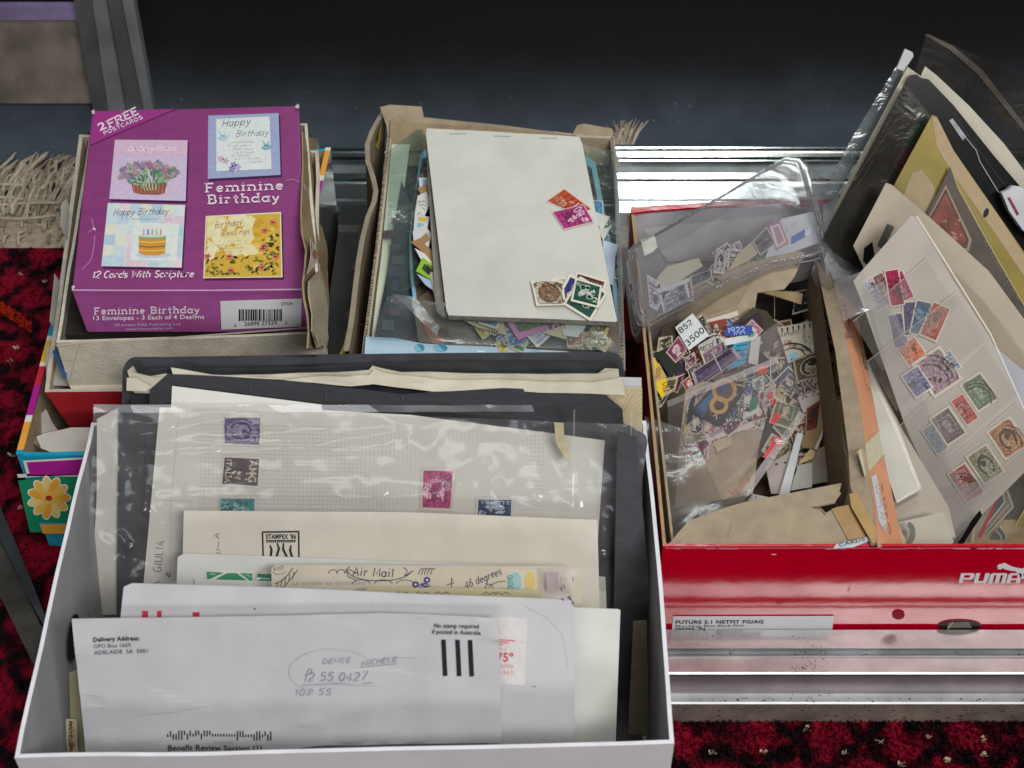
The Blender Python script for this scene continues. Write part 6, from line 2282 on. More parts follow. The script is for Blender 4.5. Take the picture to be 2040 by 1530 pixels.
for k, (c, h, kd, lb) in enumerate(row):
    lt = '#' + ''.join('%02x' % min(255, int(int(h[i:i + 2], 16) * .6 + 74)) for i in (1, 3, 5))
    c = (c[0], c[1], c[2] * 1.14, c[3] * 1.14, c[4])
    stamp(lb, cq(*c), fG, h, kd, lt, None, None, RS, '#c6bdae', seed=k, dz=.0006 + .00045 * (k % 4), cancel=3 if k in (3, 6, 10, 12, 16, 18) else 0, ins=.09)
# pocket strips of the glassine
mb = MB()
GLS = plastic('glassine', .11, .9, '#ffffff', .2, .06, 50, '#b8b2aa')
fq = fG.off(.0036, wob(.0012, 14, 9))
for a, b in (((1700, 640), (1850, 512)), ((1728, 720), (1908, 580)), ((1790, 850), (1968, 690)), ((1840, 960), (2030, 800)), ((1880, 1030), (2058, 880))):
    c = (b[0] + 62, b[1] + 96)
    d = (a[0] + 58, a[1] + 100)
    grid(mb, fq, [a, b, c, d], GLS, 20, 12, two=False)
    ribbon(mb, fq, [lerp(a, b, t / 8) for t in range(9)], 2, plastic('glassine_edge', .35, 1, '#ffffff', .2, 0, 40, '#c0bab2'), 2)
    fq = fq.off(.0003)
mb.build('glassine_strip', label='row of glassine pocket strips over the stamps of the stock sheet', cat='glassine')
mb = MB()
fz_ = fG.off(.0075, wob(.004, 22, 13))
grid(mb, fz_, [(1724, 574), (1760, 560), (1925, 985), (1850, 1010)], plastic('milky_film', .30, 1, '#ffffff', .14, .12, 30, '#a6a2a2'), 16, 60, two=False)
grid(mb, fz_.off(.001), [(1846, 985), (1990, 945), (1900, 1092), (1800, 1092)], plastic('milky_film', .3, 1), 30, 20, two=False)
grid(mb, RF(.715, wob(.004, 26, 4)), [(1660, 560), (1720, 540), (1750, 610), (1680, 640)], plastic('milky_film', .3, 1), 14, 14, two=False)
slab(mb, fz_.off(.001), [(1898, 1076), (1952, 1016), (1956, 1026), (1914, 1086), (1890, 1092)], BKS, .0004)
mb.build('plastic_bag', label='milky crumpled plastic bag along the edge of the stock sheet', cat='plastic bag')
# papers between the stock sheet and the orange box
PP1, PP2 = paper('#b3aca0', .1), paper('#a59d92', .1)
mb = MB()
f = HF(.082, (1800, 950), 6)
slab(mb, f, [(1700, 690), (1730, 720), (1800, 860), (1890, 1010), (1904, 1070), (1780, 1100), (1740, 900)], PP2, .0006)
mb.build('paper_sheet', label='buff paper slipped between the stock sheet and the orange-sided box', cat='paper')
mb = MB()
f = HF(.090, (1780, 930), 4)
slab(mb, f, [(1712, 700), (1722, 706), (1790, 850), (1836, 975), (1786, 1002), (1740, 860)], paper('#bcb9b0', .06), .0008)
ribbon(mb, f, [(1715, 705), (1785, 855), (1832, 972)], 7, ink('#cfcbc2'), 1)
ribbon(mb, f, [(1832, 972), (1786, 1000)], 6, ink('#c9c5bc'), 2)
mb.build('paper_folder', label='white-edged folder next to the orange-sided box', cat='folder')
mb = MB()
slab(mb, HF(.088, (1830, 1050), 30), [(1790, 1040), (1880, 1020), (1900, 1080), (1880, 1100), (1780, 1100)], paper('#aca698', .2), .0005)
slab(mb, HF(.094, (1790, 1060), 40), [(1768, 1010), (1790, 1050), (1812, 1088), (1780, 1100)], paper('#b3a584', .1), .0006)
poly(mb, HF(.0945, (1815, 1058), 30), arc(1810, 1062, 14, 22, -90, 90, 10) + arc(1806, 1062, 6, 14, 90, -90, 8), ink('#5c6058'), 1)
mb.build('paper_scrap', label='cream scraps with a grey postmark curl at the foot of the orange-sided box', cat='paper scrap')

# ---------------------------------------------------------------- orange-sided card-index box
ob = thing('card_box', 'kraft card-index box with an orange printed side and a torn front flap', 'card box', (.17, .70, .006))
KO = card('#9c8d77')
KOD = card('#8d7c64')
OR = mat('#d09470', .55, .3, .06, 50, .06, 200, kind='orange_print')
mb = MB()
p0, p1 = atz(1622, 498, .134), atz(1692, 965, .132)
r0, r1 = atz(1652, 545, .138), atz(1748, 1078, .130)
s0, s1 = atz(1700, 610, .112), atz(1795, 1060, .100)
# kraft top of the side wall
RG = [(1622, 500), (1640, 500), (1658, 548), (1712, 800), (1749, 1084), (1735, 1085), (1694, 968), (1690, 900), (1680, 820), (1664, 700), (1640, 590)]
fO = PF(atz(1640, 530, .134), atz(1740, 1070, .131), atz(1690, 965, .128))
slab(mb, fO, RG, KO, .0016)
# orange outer face falling away
fR2 = PF(atz(1657, 548, .1335), atz(1750, 1084, .1305), atz(1792, 1062, .098))
OP = [(1655, 548), (1664, 566), (1706, 616), (1730, 740), (1755, 880), (1782, 1005), (1798, 1086), (1751, 1086), (1712, 800)]
slab(mb, fR2, OP, OR, .0012, KO)
poly(mb, fR2, [(1750, 858), (1760, 906), (1722, 950), (1708, 900)], ink('#c5bfa4'), 1)
ribbon(mb, fR2, [(1706, 902), (1752, 856)], 2, ink('#c0a070'), 1.5)
ribbon(mb, fR2, [(1720, 952), (1762, 906)], 2, ink('#c0a070'), 1.5)
poly(mb, fR2, [(1735, 950), (1745, 945), (1765, 1040), (1764, 1062), (1750, 1040)], ink('#c9c9cc'), 2)
poly(mb, fR2, [(1740, 1038), (1760, 1088), (1748, 1092)], ink('#c99a86'), 2)
# inner face of the side wall, back and floor
mb.add([p0, p1, p1 + Vector((0, 0, -.10)), p0 + Vector((0, 0, -.10))], [(0, 1, 2, 3)], KOD)
lw0, lw1 = atz(1282, 640, .122), atz(1322, 1080, .12)
lw0.x, lw1.x = .0965, .0985
for q0, q1 in ((lw0, lw1),):
    mb.add([q0, q1, q1 + Vector((0, 0, -.1)), q0 + Vector((0, 0, -.1)), q0 + Vector((.0016, 0, 0)), q1 + Vector((.0016, 0, 0)), q1 + Vector((.0016, 0, -.1)), q0 + Vector((.0016, 0, -.1))], [(0, 3, 2, 1), (4, 5, 6, 7), (0, 1, 5, 4)], KO)
mb.add([Vector((.094, .575, .022)), Vector((.20, .575, .022)), Vector((.21, .86, .022)), Vector((.094, .86, .022))], [(0, 1, 2, 3)], KOD)
mb.build('body', ob)
mb = MB()
VI = ink('#8a6a78')
scrawl(mb, fR2, (1672, 580), (1728, 780), 5, ink('#a07a80'), 1, 3, 6)
script(mb, fR2, 'PHILATELIC', (1697, 672), (1678, 574), 11, ink('#6c5a80'), 1.5, 3)
scrawl(mb, fR2, (1708, 660), (1722, 740), 6, ink('#6a4c4c'), 1.2, 3, 2)
scrawl(mb, fR2, (1766, 1055), (1748, 960), 9, ink('#8f93a8'), 1.4, 3, 3)
scrawl(mb, fR2, (1776, 1070), (1756, 962), 5, ink('#7a5448'), 1.1, 3, 8)
mb.build('lettering', ob)
# front flap, torn, taped
mb = MB()
fF = HF(.126, (1500, 1050), -4)
FLAP = [(1324, 1087), (1336, 1080), (1352, 1060), (1372, 1038), (1430, 1016), (1483, 1000), (1580, 981), (1677, 962), (1672, 980), (1676, 982), (1668, 992), (1664, 1000), (1646, 1004), (1618, 1010), (1636, 1012), (1645, 1022), (1666, 1010), (1690, 1006), (1715, 1040), (1736, 1072), (1737, 1087)]
slab(mb, fF, FLAP, KO, .0014)
ribbon(mb, fF, [(1458, 1040), (1449, 1073)], 2, ink('#4d4438'), 1)
ribbon(mb, fF, [(1458, 1040), (1449, 1073)], .8, ink('#b3a793'), 2)
ribbon(mb, fF, [(1618, 1011), (1634, 1014), (1644, 1026)], 2, ink('#4a3a2a'), 1)
ribbon(mb, fF, [(1688, 1012), (1722, 1050)], 2.4, ink('#5a4530'), 2)
mb.build('front_flap', ob)
mb = MB()
TP = mat('#9c7a50', .3, .45, .08, 60, kind='brown_tape')
slab(mb, fF.off(.0008), [(1656, 1014), (1690, 1006), (1734, 1052), (1736, 1068), (1690, 1076)], TP, .0003)
mb.build('tape', ob)
mb = MB()
slab(mb, fO.off(.0007), [(1692, 984), (1706, 980), (1742, 1046), (1748, 1080), (1738, 1082), (1696, 1010)], mat('#b39463', .3, .45, .08, 60, kind='pale_tape'), .0003)
mb.build('tape', ob)
mb = MB()
slab(mb, fO.off(.0007), [(1624, 502), (1636, 500), (1650, 530), (1642, 532)], mat('#b3854c', .3, .45, .08, 60, kind='brown_tape_end'), .0003)
mb.build('tape', ob)
mb = MB()
fT = fF.off(.0014)
slab(mb, fT, [(1660, 1092), (1666, 1084), (1736, 1067), (1739, 1074), (1700, 1090)], paper('#b9bcc0', .03), .0003)
text(mb, fT, 'CARDS', (1672, 1090), (1724, 1077), ink('#4a5a70'), 2, h=7, bold=.02)
mb.build('label_strip', ob)
# kraft back sheet rising behind the stamps
mb = MB()
fK = HF(.118, (1450, 600), 32, bend=lambda a, b: .006 * math.sin(a * 30 + 1) - 1.6 * max(0, -a - .03) ** 2 * 4)
slab(mb, fK, [(1278, 664), (1290, 640), (1312, 612), (1336, 590), (1400, 558), (1480, 532), (1540, 514), (1590, 503), (1602, 506), (1600, 514), (1580, 556), (1560, 580), (1506, 588), (1498, 640), (1440, 700), (1300, 760), (1288, 720), (1294, 700)], KO, .0008)
poly(mb, fK, [(1322, 622), (1350, 600), (1430, 566), (1511, 541), (1500, 560), (1470, 610), (1360, 650)], card('#8e7f68'), 2)
poly(mb, fK, ell(1364, 621, 2, 1.5, 8), ink('#4a4034'), 2.5)
ribbon(mb, fK, [(1290, 650), (1340, 604), (1400, 575), (1500, 545), (1590, 515)], 3, card('#ab9b82'), 2.2)
mb.build('back_flap', ob)

# ---------------------------------------------------------------- loose stamps inside the orange-sided box
IN = 'loose stamps inside the card-index box'
fI = HF(.086, (1600, 760), 8)


def loose(label, pts, h, dz, rim='#b5ac9a', kind='scene', name='stamp', cat='stamp', extra=None, fr=None, light='#9a8f7c', pf=True):
    ff = (fr or fI).off(dz)
    m_ = MB()
    slab(m_, ff, perf(pts, 4.2, .9) if pf else pts, paper(h if kind == 'none' else rim, .1), .0002)
    if kind != 'none':
        q = Q(pts[:4])
        poly(m_, ff, [q(.07, .07), q(.93, .07), q(.93, .93), q(.07, .93)], engr(h), 1)
        art(m_, ff, q, kind, h, light, '#2a2422', None, random.Random(len(label)), 2, 1.2, .08)
    if extra:
        extra(m_, ff)
    return m_.build(name, label=label, cat=cat, group=IN)


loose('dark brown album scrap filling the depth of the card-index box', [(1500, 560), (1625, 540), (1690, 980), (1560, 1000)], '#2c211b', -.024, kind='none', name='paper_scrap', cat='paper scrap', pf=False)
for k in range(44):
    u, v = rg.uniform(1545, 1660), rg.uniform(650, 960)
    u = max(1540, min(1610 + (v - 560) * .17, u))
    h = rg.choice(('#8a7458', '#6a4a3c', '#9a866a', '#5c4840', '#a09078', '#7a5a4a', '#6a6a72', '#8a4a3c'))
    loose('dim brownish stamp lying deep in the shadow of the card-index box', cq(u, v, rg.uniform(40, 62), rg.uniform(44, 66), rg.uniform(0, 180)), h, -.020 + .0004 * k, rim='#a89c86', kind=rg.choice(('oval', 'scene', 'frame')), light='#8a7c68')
for k in range(18):
    u, v = rg.uniform(1548, 1625), rg.uniform(720, 955)
    u = max(1550, min(1588 + (v - 720) * .22, u))
    loose('loose stamp in the jumble along the inner wall of the card-index box', cq(u, v, rg.uniform(38, 54), rg.uniform(42, 60), rg.uniform(0, 180)), rg.choice(('#8a6a4a', '#7a3a32', '#9a8a6a', '#4a5a70', '#a89878', '#6a4a58', '#5a6a4a')), -.0015 + .00018 * k, rim='#b8ae98', kind=rg.choice(('oval', 'scene', 'frame', 'flower')), light='#b0a48e')
loose('shining navy stamp with a pale edge behind the gummed beige pieces', [(1584, 580), (1612, 574), (1617, 616), (1578, 628)], '#20262e', -.006, kind='scene', light='#5a646c')
fY = HF(.100, (1550, 610), 18, bend=lambda a, b: -.9 * max(0, a - .004) ** 1.5)
m_ = MB()
slab(m_, fY, perf([(1507, 579), (1586, 579), (1600, 582), (1596, 604), (1576, 640), (1540, 632), (1508, 608)], 5, 1.6), paper('#c2ac82', .05), .0003)
ribbon(m_, fY, [(1543, 580), (1543, 632)], 1, ink('#a5946e'), 1)
m_.build('stamp_pair', label='pair of gummed beige stamps lying face down by the kraft flap', cat='stamps', group=IN)


def italia(m_, ff):
    bk = ink('#2c2a2c')
    text(m_, ff, 'ISTITUTO', (1556, 672), (1592, 664), bk, 2, h=6)
    text(m_, ff, 'ITALO', (1597, 656), (1602, 684), ink('#55504c'), 2, h=6)
    text(m_, ff, 'CAL', (1562, 686), (1580, 684), ink('#a83a30'), 2, h=7, bold=.03)
    for r_, w_ in ((40, 3), (26, 2)):
        ribbon(m_, ff, arc(1580, 712, r_ * .95, r_ * .68, 195, 350, 16), w_, bk, 3)
    script(m_, ff, 'MEMORI', (1572, 692), (1614, 702), 7, bk, 1.5, 3)
    poly(m_, ff, [(1570, 706), (1586, 702), (1588, 720), (1574, 722)], ink('#7fb0cc'), 1)
    scrawl(m_, ff, (1576, 718), (1592, 708), 7, bk, 1.4, 3, 4)
    for k in range(7):
        poly(m_, ff, [(1556 + 11 * k, 655 - 2 * k), (1560 + 11 * k, 654 - 2 * k), (1559 + 11 * k, 664 - 2 * k), (1557 + 11 * k, 664 - 2 * k)], bk, 2)
    poly(m_, ff, ell(1612, 672, 1.6, 1.4, 7), bk, 2)


loose('white stamp lettered ISTITUTO with a round black postmark', [(1548, 652), (1640, 636), (1642, 700), (1570, 724)], '#b9b2a2', .002, kind='none', extra=italia)
loose('brown sepia stamp with dark figures below the white postmarked one', [(1578, 718), (1645, 690), (1655, 750), (1586, 762)], '#5c4a3c', .003, kind='oval', rim='#9a8f70')
loose('stamp with bold black capitals below the sepia one', [(1582, 760), (1650, 744), (1654, 776), (1594, 800)], '#8f8478', .0036, kind='none', extra=lambda m_, ff: (script(m_, ff, 'XIV', (1588, 774), (1620, 764), 9, ink('#2a2420'), 2.4, 3), script(m_, ff, 'NAVY', (1592, 786), (1640, 770), 10, ink('#221e1c'), 2.6, 3), scrawl(m_, ff, (1598, 796), (1640, 784), 9, ink('#332c2a'), 2, 3, 3)))
loose('white stamp edge above the dark red one', [(1588, 792), (1632, 776), (1636, 810), (1600, 822)], '#b3a9a4', .004, kind='none')
loose('dark red stamp with black print standing by a folded brown margin', [(1606, 812), (1636, 792), (1634, 856), (1604, 864)], '#6e2a22', .0046, rim='#a38f6c', kind='scene', light='#4a2420')
loose('small bright red stamp corner by the wall of the card-index box', [(1644, 800), (1662, 806), (1650, 818)], '#a8242a', .002, kind='none', pf=False)
loose('folded olive-brown stamp margin standing on edge', [(1630, 760), (1642, 764), (1640, 850), (1628, 900), (1622, 896), (1634, 800)], '#8a7a56', .006, kind='none', pf=False)
loose('brown gummed stamp back below the dark red stamp', [(1596, 868), (1638, 846), (1632, 896), (1596, 892)], '#8d7656', .005, kind='none')
loose('grey gummed stamp back with a toothed edge near the front flap', [(1604, 905), (1660, 880), (1650, 960), (1600, 968)], '#857d70', .0052, kind='none')
loose('white torn stamp sliver near the toothed grey one', [(1622, 894), (1642, 850), (1638, 872), (1628, 896)], '#c9c1b2', .0062, kind='none')
loose('pale grey curled stamp back touching the front flap', [(1590, 926), (1618, 922), (1618, 970), (1574, 978)], '#aeaea6', .0056, kind='none', pf=False)
loose('curled beige stamp edge over the pale grey back', [(1590, 925), (1614, 894), (1624, 898), (1620, 914)], '#c2a878', .0066, kind='none', pf=False)
loose('white paper strip lying along the pale grey stamp', [(1588, 862), (1600, 864), (1572, 986), (1552, 986)], '#c6c9ca', .0074, kind='none', name='paper_strip', cat='paper strip', pf=False, extra=lambda m_, ff: [poly(m_, ff, ell(1580 - k * .5, 880 + 7 * k, 1, 1, 6), ink('#55565a'), 1) for k in range(4)])
loose('pinkish-grey crumpled stamp with a black numeral beside the white strip', [(1525, 930), (1576, 896), (1566, 984), (1536, 984)], '#a59a98', .0040, kind='none', extra=lambda m_, ff: (script(m_, ff, 'Z', (1557, 908), (1568, 903), 8, ink('#4a4448'), 1.5, 2), [poly(m_, ff, ell(x, y, 3, 2, 8), ink('#3a3638'), 2) for x, y in ((1547, 925), (1564, 922))]))
loose('white stamp tip lettered in black showing above the front flap', [(1488, 998), (1500, 984), (1530, 990), (1524, 996)], '#c9c8c2', .012, kind='none', pf=False, extra=lambda m_, ff: scrawl(m_, ff, (1494, 994), (1512, 992), 6, ink('#2a2828'), 1.3, 1, 2))

# ---------------------------------------------------------------- stamps heaped above the zip bag
UP = 'stamps heaped at the mouth of the zip bag'
fU = HF(.112, (1400, 720), 22)


def up(label, pts, h, dz, **kw):
    kw.setdefault('fr', fU)
    o = loose(label, pts, h, dz, **kw)
    o['group'] = UP
    return o


cols_ = ('#7a4a3c', '#3f5a7a', '#94783c', '#5a3c5c', '#3c5c44', '#983c34', '#b0ab98', '#44546a', '#2c2c30', '#a86a8a', '#6a2c40')
for k in range(46):
    t, w_ = rg.random(), rg.random()
    u, v = 1298 + 200 * t, 770 - 92 * t + rg.uniform(-58, 42)
    if v < 640 + (1500 - u) * .10:
        continue
    h = rg.choice(cols_)
    up('small postmarked stamp half buried in the heap at the mouth of the zip bag', cq(u, v, rg.uniform(28, 42), rg.uniform(30, 46), rg.uniform(0, 180)), h, -.008 + k * .00012, kind=rg.choice(('scene', 'oval', 'flower', 'frame', 'cameo')), light=rg.choice(('#b5ad9c', '#a59c8c', '#c0b8ac')))
up('black and plum photo slide leaning behind the blue stamp', [(1450, 656), (1500, 612), (1528, 620), (1548, 646), (1540, 700), (1440, 700)], '#39382a', -.004, kind='none', pf=False, extra=lambda m_, ff: poly(m_, ff, [(1462, 650), (1510, 622), (1520, 630), (1520, 680), (1455, 680)], ink('#2c1a22'), 1))
up('rust-red toothed stamp edge under the dark slide', [(1410, 642), (1446, 634), (1450, 656), (1414, 664)], '#7a3a2c', -.003, kind='none')
up('white toothed stamp edge above the rust-red one', [(1396, 640), (1470, 618), (1472, 628), (1400, 652)], '#bcb8ac', -.0035, kind='none')
up('olive and brown stamp edge low by the yellow label', [(1288, 760), (1300, 758), (1318, 810), (1290, 824)], '#5a4638', -.003, kind='scene', light='#8a7c4a')
up('cream stamp with black leaf print above the dark green one', [(1312, 672), (1340, 668), (1342, 690), (1308, 702)], '#b0a888', -.001, kind='scene', light='#3c3a30')
up('dark brown shadowed card behind the handwritten price note', [(1318, 650), (1350, 636), (1360, 700), (1312, 720)], '#3a3024', -.002, kind='none', pf=False)
up('white perforated stamp rag beside the yellow label', [(1316, 756), (1352, 748), (1346, 776), (1318, 794)], '#a89c78', .0004, kind='scene', light='#6a5c40')
up('yellow label lettered Ven and 500', [(1281, 728), (1303, 711), (1330, 762), (1320, 796)], '#d2b324', .0012, kind='none', pf=False, extra=lambda m_, ff: (script(m_, ff, 'Ven', (1293, 730), (1302, 744), 8, ink('#c07a24'), 1.6, 2), poly(m_, ff, [(1308, 738), (1312, 722), (1328, 752), (1306, 760)], ink('#b39a5c'), 2), script(m_, ff, '500', (1315, 754), (1316, 733), 8, ink('#8a5a30'), 1.7, 3), script(m_, ff, 'ra', (1318, 766), (1322, 780), 7, ink('#c07a24'), 1.5, 2)))
up('dark green-black mount with a notched white edge', [(1305, 706), (1332, 690), (1362, 736), (1334, 750)], '#23261f', .0020, kind='none', pf=False)
up('plum stamp with a pale curl, on the dark mount', [(1326, 702), (1352, 668), (1370, 696), (1346, 724)], '#7a3350', .0026, kind='cameo', light='#b59aa2')
up('dark ringed stamp edge beside the handwritten note', [(1390, 632), (1398, 626), (1426, 666), (1410, 672)], '#2c2824', .0018, kind='oval', light='#a59c90')
up('white note handwritten B52 35.00', [(1345, 652), (1380, 624), (1413, 668), (1372, 698)], '#c3c8c8', .0044, kind='none', name='price_note', cat='note', pf=False, extra=lambda m_, ff: (script(m_, ff, 'B52', (1356, 664), (1380, 645), 10, ink('#232326'), 1.8, 2, .1, .04), script(m_, ff, '3500', (1370, 690), (1404, 660), 11, ink('#1d1d20'), 2.0, 2, .1, .04)))
up('black and white scribbled paper under the price note', [(1390, 688), (1424, 668), (1430, 690), (1396, 708)], '#a7a39c', .0030, kind='none', extra=lambda m_, ff: [scrawl(m_, ff, (1394, 696 + 5 * k), (1426, 682 + 5 * k), 6, ink('#2c2a2c'), 1.5, 2, k) for k in range(3)])
up('small pink and black stamp at the corner of the purple pair', [(1364, 712), (1384, 700), (1388, 722), (1366, 740)], '#93566a', .0024, kind='scene', light='#c9b6b8')
up('red and pale stamp low under the purple pair', [(1357, 762), (1378, 744), (1392, 776), (1372, 786)], '#a33a44', .0022, kind='cameo', light='#c6b2ac')
up('small black and cream stamp left over the purple pair edge', [(1368, 736), (1396, 722), (1398, 744), (1376, 758)], '#3a3230', .0028, kind='frame', light='#a89c90')
up('brown-purple postmarked stamp behind the purple pair', [(1396, 706), (1444, 676), (1450, 700), (1404, 728)], '#6d5660', .0034, kind='frame', light='#8f7f86')
up('cyan stamp with black wavy postmarks', [(1462, 682), (1496, 674), (1486, 724), (1448, 738)], '#3a96b8', .0026, kind='none', extra=lambda m_, ff: ([poly(m_, ff, ell(1474 + 6 * k, 700 + 8 * k, 9, 5, 9, 30, .3), ink('#2f7c98'), 1) for k in range(2)], [ribbon(m_, ff, [(1466 + t * 6, 690 + 10 * k - t) for t in range(5)], 1.2, ink('#1e3c48'), 3) for k in range(4)]))
up('blue stamp lettered 1922 with a white border', [(1448, 648), (1500, 648), (1496, 668), (1442, 670)], '#2f4c9a', .0036, rim='#bfc2c4', kind='none', extra=lambda m_, ff: (poly(m_, ff, [(1449, 650), (1498, 650), (1494, 666), (1444, 668)], ink('#2c4796'), 1), script(m_, ff, '1922', (1450, 664), (1484, 661), 10, ink('#b9c2d4'), 1.5, 2), scrawl(m_, ff, (1462, 668), (1494, 664), 5, ink('#c2c9d6'), 1, 2, 5)))
up('white stamp with a green corner below the blue 1922 one', [(1436, 676), (1510, 662), (1508, 676), (1440, 690)], '#c3c6c2', .0030, kind='none', extra=lambda m_, ff: poly(m_, ff, [(1492, 666), (1506, 664), (1500, 671), (1490, 672)], ink('#4a9a6c'), 1))
up('white toothed stamp edge beside the cyan one', [(1496, 676), (1516, 668), (1510, 728), (1490, 724)], '#b9bab2', .0022, kind='none')
up('purple joined pair of stamps with a pale gutter', [(1376, 742), (1458, 690), (1478, 712), (1388, 776)], '#584a64', .0044, rim='#9c8f9a', kind='lines', light='#6d5f78', extra=lambda m_, ff: (ribbon(m_, ff, [(1420, 706), (1438, 742)], 2.6, ink('#a79ca0'), 4), [ribbon(m_, ff, [(1440 + 5 * k, 690), (1443 + 5 * k, 700), (1440 + 5 * k, 706)], 1.6, ink('#2c1e48'), 5) for k in range(4)]))

# ---------------------------------------------------------------- zip bag with its stamps
fZ = HF(.109, (1450, 830), 17)
mb = MB()
slab(mb, fZ.off(-.004), [(1366, 776), (1400, 760), (1540, 770), (1510, 900), (1500, 985), (1345, 1012), (1350, 920)], card('#a0947f'), .0006)
mb.build('buff_card', label='buff card inside the zip bag of stamps', cat='card')
ZB = 'stamps inside the zip bag'


def zb(label, pts, h, dz, **kw):
    kw.setdefault('fr', fZ)
    kw.setdefault('light', '#b9bab0')
    kw['rim'] = kw.get('rim', '#bcbab0')
    o = loose(label, pts, h, -.003 + dz, **kw)
    o['group'] = ZB
    return o


for k in range(52):
    t = rg.random()
    u, v = 1372 + 150 * t, 852 - 62 * t + rg.uniform(-38, 44)
    h = rg.choice(cols_)
    zb('small stamp half hidden in the heap inside the zip bag', cq(u, v, rg.uniform(26, 40), rg.uniform(28, 44), rg.uniform(0, 180)), h, -.0006 + k * .00004, kind=rg.choice(('scene', 'oval', 'flower', 'frame', 'cameo')), light=rg.choice(('#b5ad9c', '#b9bab0', '#c0b8ac')))
zb('faded pink stamp lowest in the zip bag', [(1366, 896), (1412, 884), (1412, 914), (1364, 934)], '#9a7488', 0, kind='oval')
zb('cream notched stamp lower in the zip bag', [(1420, 880), (1456, 866), (1460, 886), (1428, 902)], '#b0a58a', .0002, kind='none')
zb('white ragged stamp with dark specks above the faded pink one', [(1374, 880), (1424, 868), (1414, 888), (1384, 898)], '#b9b7b2', .0005, kind='none')
zb('pale green stamp with an olive head, lower left in the heap', [(1362, 860), (1412, 852), (1420, 872), (1364, 888)], '#9aa08c', .0008, kind='cameo', light='#6a6c3c')
zb('long white franked strip along the bottom of the heap', [(1402, 868), (1500, 838), (1504, 850), (1410, 880)], '#bfbcb6', .0010, kind='none', extra=lambda m_, ff: scrawl(m_, ff, (1420, 868), (1494, 844), 6, ink('#8a8a8c'), 1, 2, 2))
zb('green stamp with a white cameo head', [(1372, 828), (1400, 826), (1406, 852), (1370, 862)], '#4c7448', .0012, kind='cameo')
zb('second green stamp under the big gold 8', [(1440, 836), (1476, 816), (1472, 838), (1436, 848)], '#5c7a54', .0014, kind='cameo')
zb('small crimson stamp corner under the big gold 8', [(1402, 840), (1424, 848), (1410, 862)], '#93304c', .0016, kind='none', pf=False)
zb('grey striped stamp corner under the big gold 8', [(1412, 868), (1440, 850), (1450, 846), (1420, 872)], '#8f8f92', .0015, kind='none', pf=False)
zb('white stamp with a half green disc', [(1482, 790), (1514, 780), (1512, 822), (1478, 836)], '#b5bdb8', .0018, kind='none', extra=lambda m_, ff: poly(m_, ff, [(1492, 822), (1494, 798), (1502, 786), (1510, 786), (1512, 802), (1506, 814)], ink('#1f6e50'), 1))
zb('pale stamp with a grey head silhouette', [(1498, 756), (1522, 746), (1522, 780), (1500, 790)], '#b0b6b8', .0020, kind='cameo', light='#6a7478')
zb('grey translucent stamp near the edge of the zip bag', [(1522, 776), (1546, 766), (1540, 806), (1518, 812)], '#a5a6a4', .0012, kind='cameo', light='#8a8c8a')
zb('orange-red stamp in the corner of the bag', [(1508, 730), (1532, 726), (1528, 744), (1508, 748)], '#c0442c', .0022, kind='none')
zb('slate blue stamp beside the orange-red one', [(1478, 738), (1504, 728), (1504, 750), (1490, 756)], '#3c4a68', .0024, kind='scene', light='#5a6a86')
zb('cream and olive landscape stamp beside the slate blue one', [(1458, 748), (1482, 740), (1488, 758), (1466, 760)], '#a8a878', .0026, kind='scene', light='#c3c29c')
zb('royal blue stamp with white marks behind the big gold 8', [(1486, 762), (1500, 758), (1498, 790), (1480, 778)], '#33508c', .0026, kind='scene', light='#a9b6c6')
zb('dark blue-black triangle stamp beside the green disc', [(1500, 770), (1512, 784), (1498, 792)], '#2a323c', .0028, kind='none', pf=False)
zb('blue-grey triangle stamp edge below the gold 8', [(1452, 828), (1478, 800), (1480, 810), (1458, 834)], '#6d6f80', .0020, kind='none', pf=False)
zb('black narrow stamp edge along the big gold 8', [(1376, 796), (1386, 786), (1378, 836), (1366, 850)], '#1d2024', .0024, kind='none')
zb('white crinkled stamp rag above the gold 8 corner', [(1388, 786), (1412, 766), (1408, 780), (1384, 800)], '#a9a9ac', .0022, kind='scene', light='#3c3c44')
zb('tan narrow stamp edge in the zip bag', [(1364, 846), (1372, 840), (1368, 864), (1360, 868)], '#b09a6c', .0022, kind='none', pf=False)


def gold8(m_, ff):
    q = Q([(1376, 820), (1436, 752), (1484, 776), (1434, 850)])
    B = lambda pts, h, l: poly(m_, ff, pts, ink(h), l)
    B([(1384, 816), (1420, 776), (1434, 790), (1400, 834)], '#1f3f5c', 2)
    B([(1390, 812), (1416, 782), (1424, 792), (1402, 822)], '#2a5a80', 2.5)
    B(ell(1442, 778, 22, 16, 16, -35), '#5a3a2c', 2.6)
    ribbon(m_, ff, arc(1443, 778, 21, 21, 0, 360, 20), 8, ink('#a8864a'), 3)
    ribbon(m_, ff, arc(1432, 808, 15, 14, 0, 360, 18), 8, ink('#b08f50'), 3.3)
    B(ell(1442, 776, 11, 10, 14), '#2c3c5c', 3.5)
    B(ell(1432, 808, 8, 6, 12), '#3a2c22', 3.6)
    B([(1412, 812), (1424, 796), (1430, 806), (1416, 830)], '#6d4a3c', 2.8)
    script(m_, ff, '7', (1424, 838), (1432, 834), 9, ink('#c6c3bc'), 2, 4)
    script(m_, ff, 'E', (1464, 790), (1470, 786), 7, ink('#9c9c9c'), 1.4, 4)


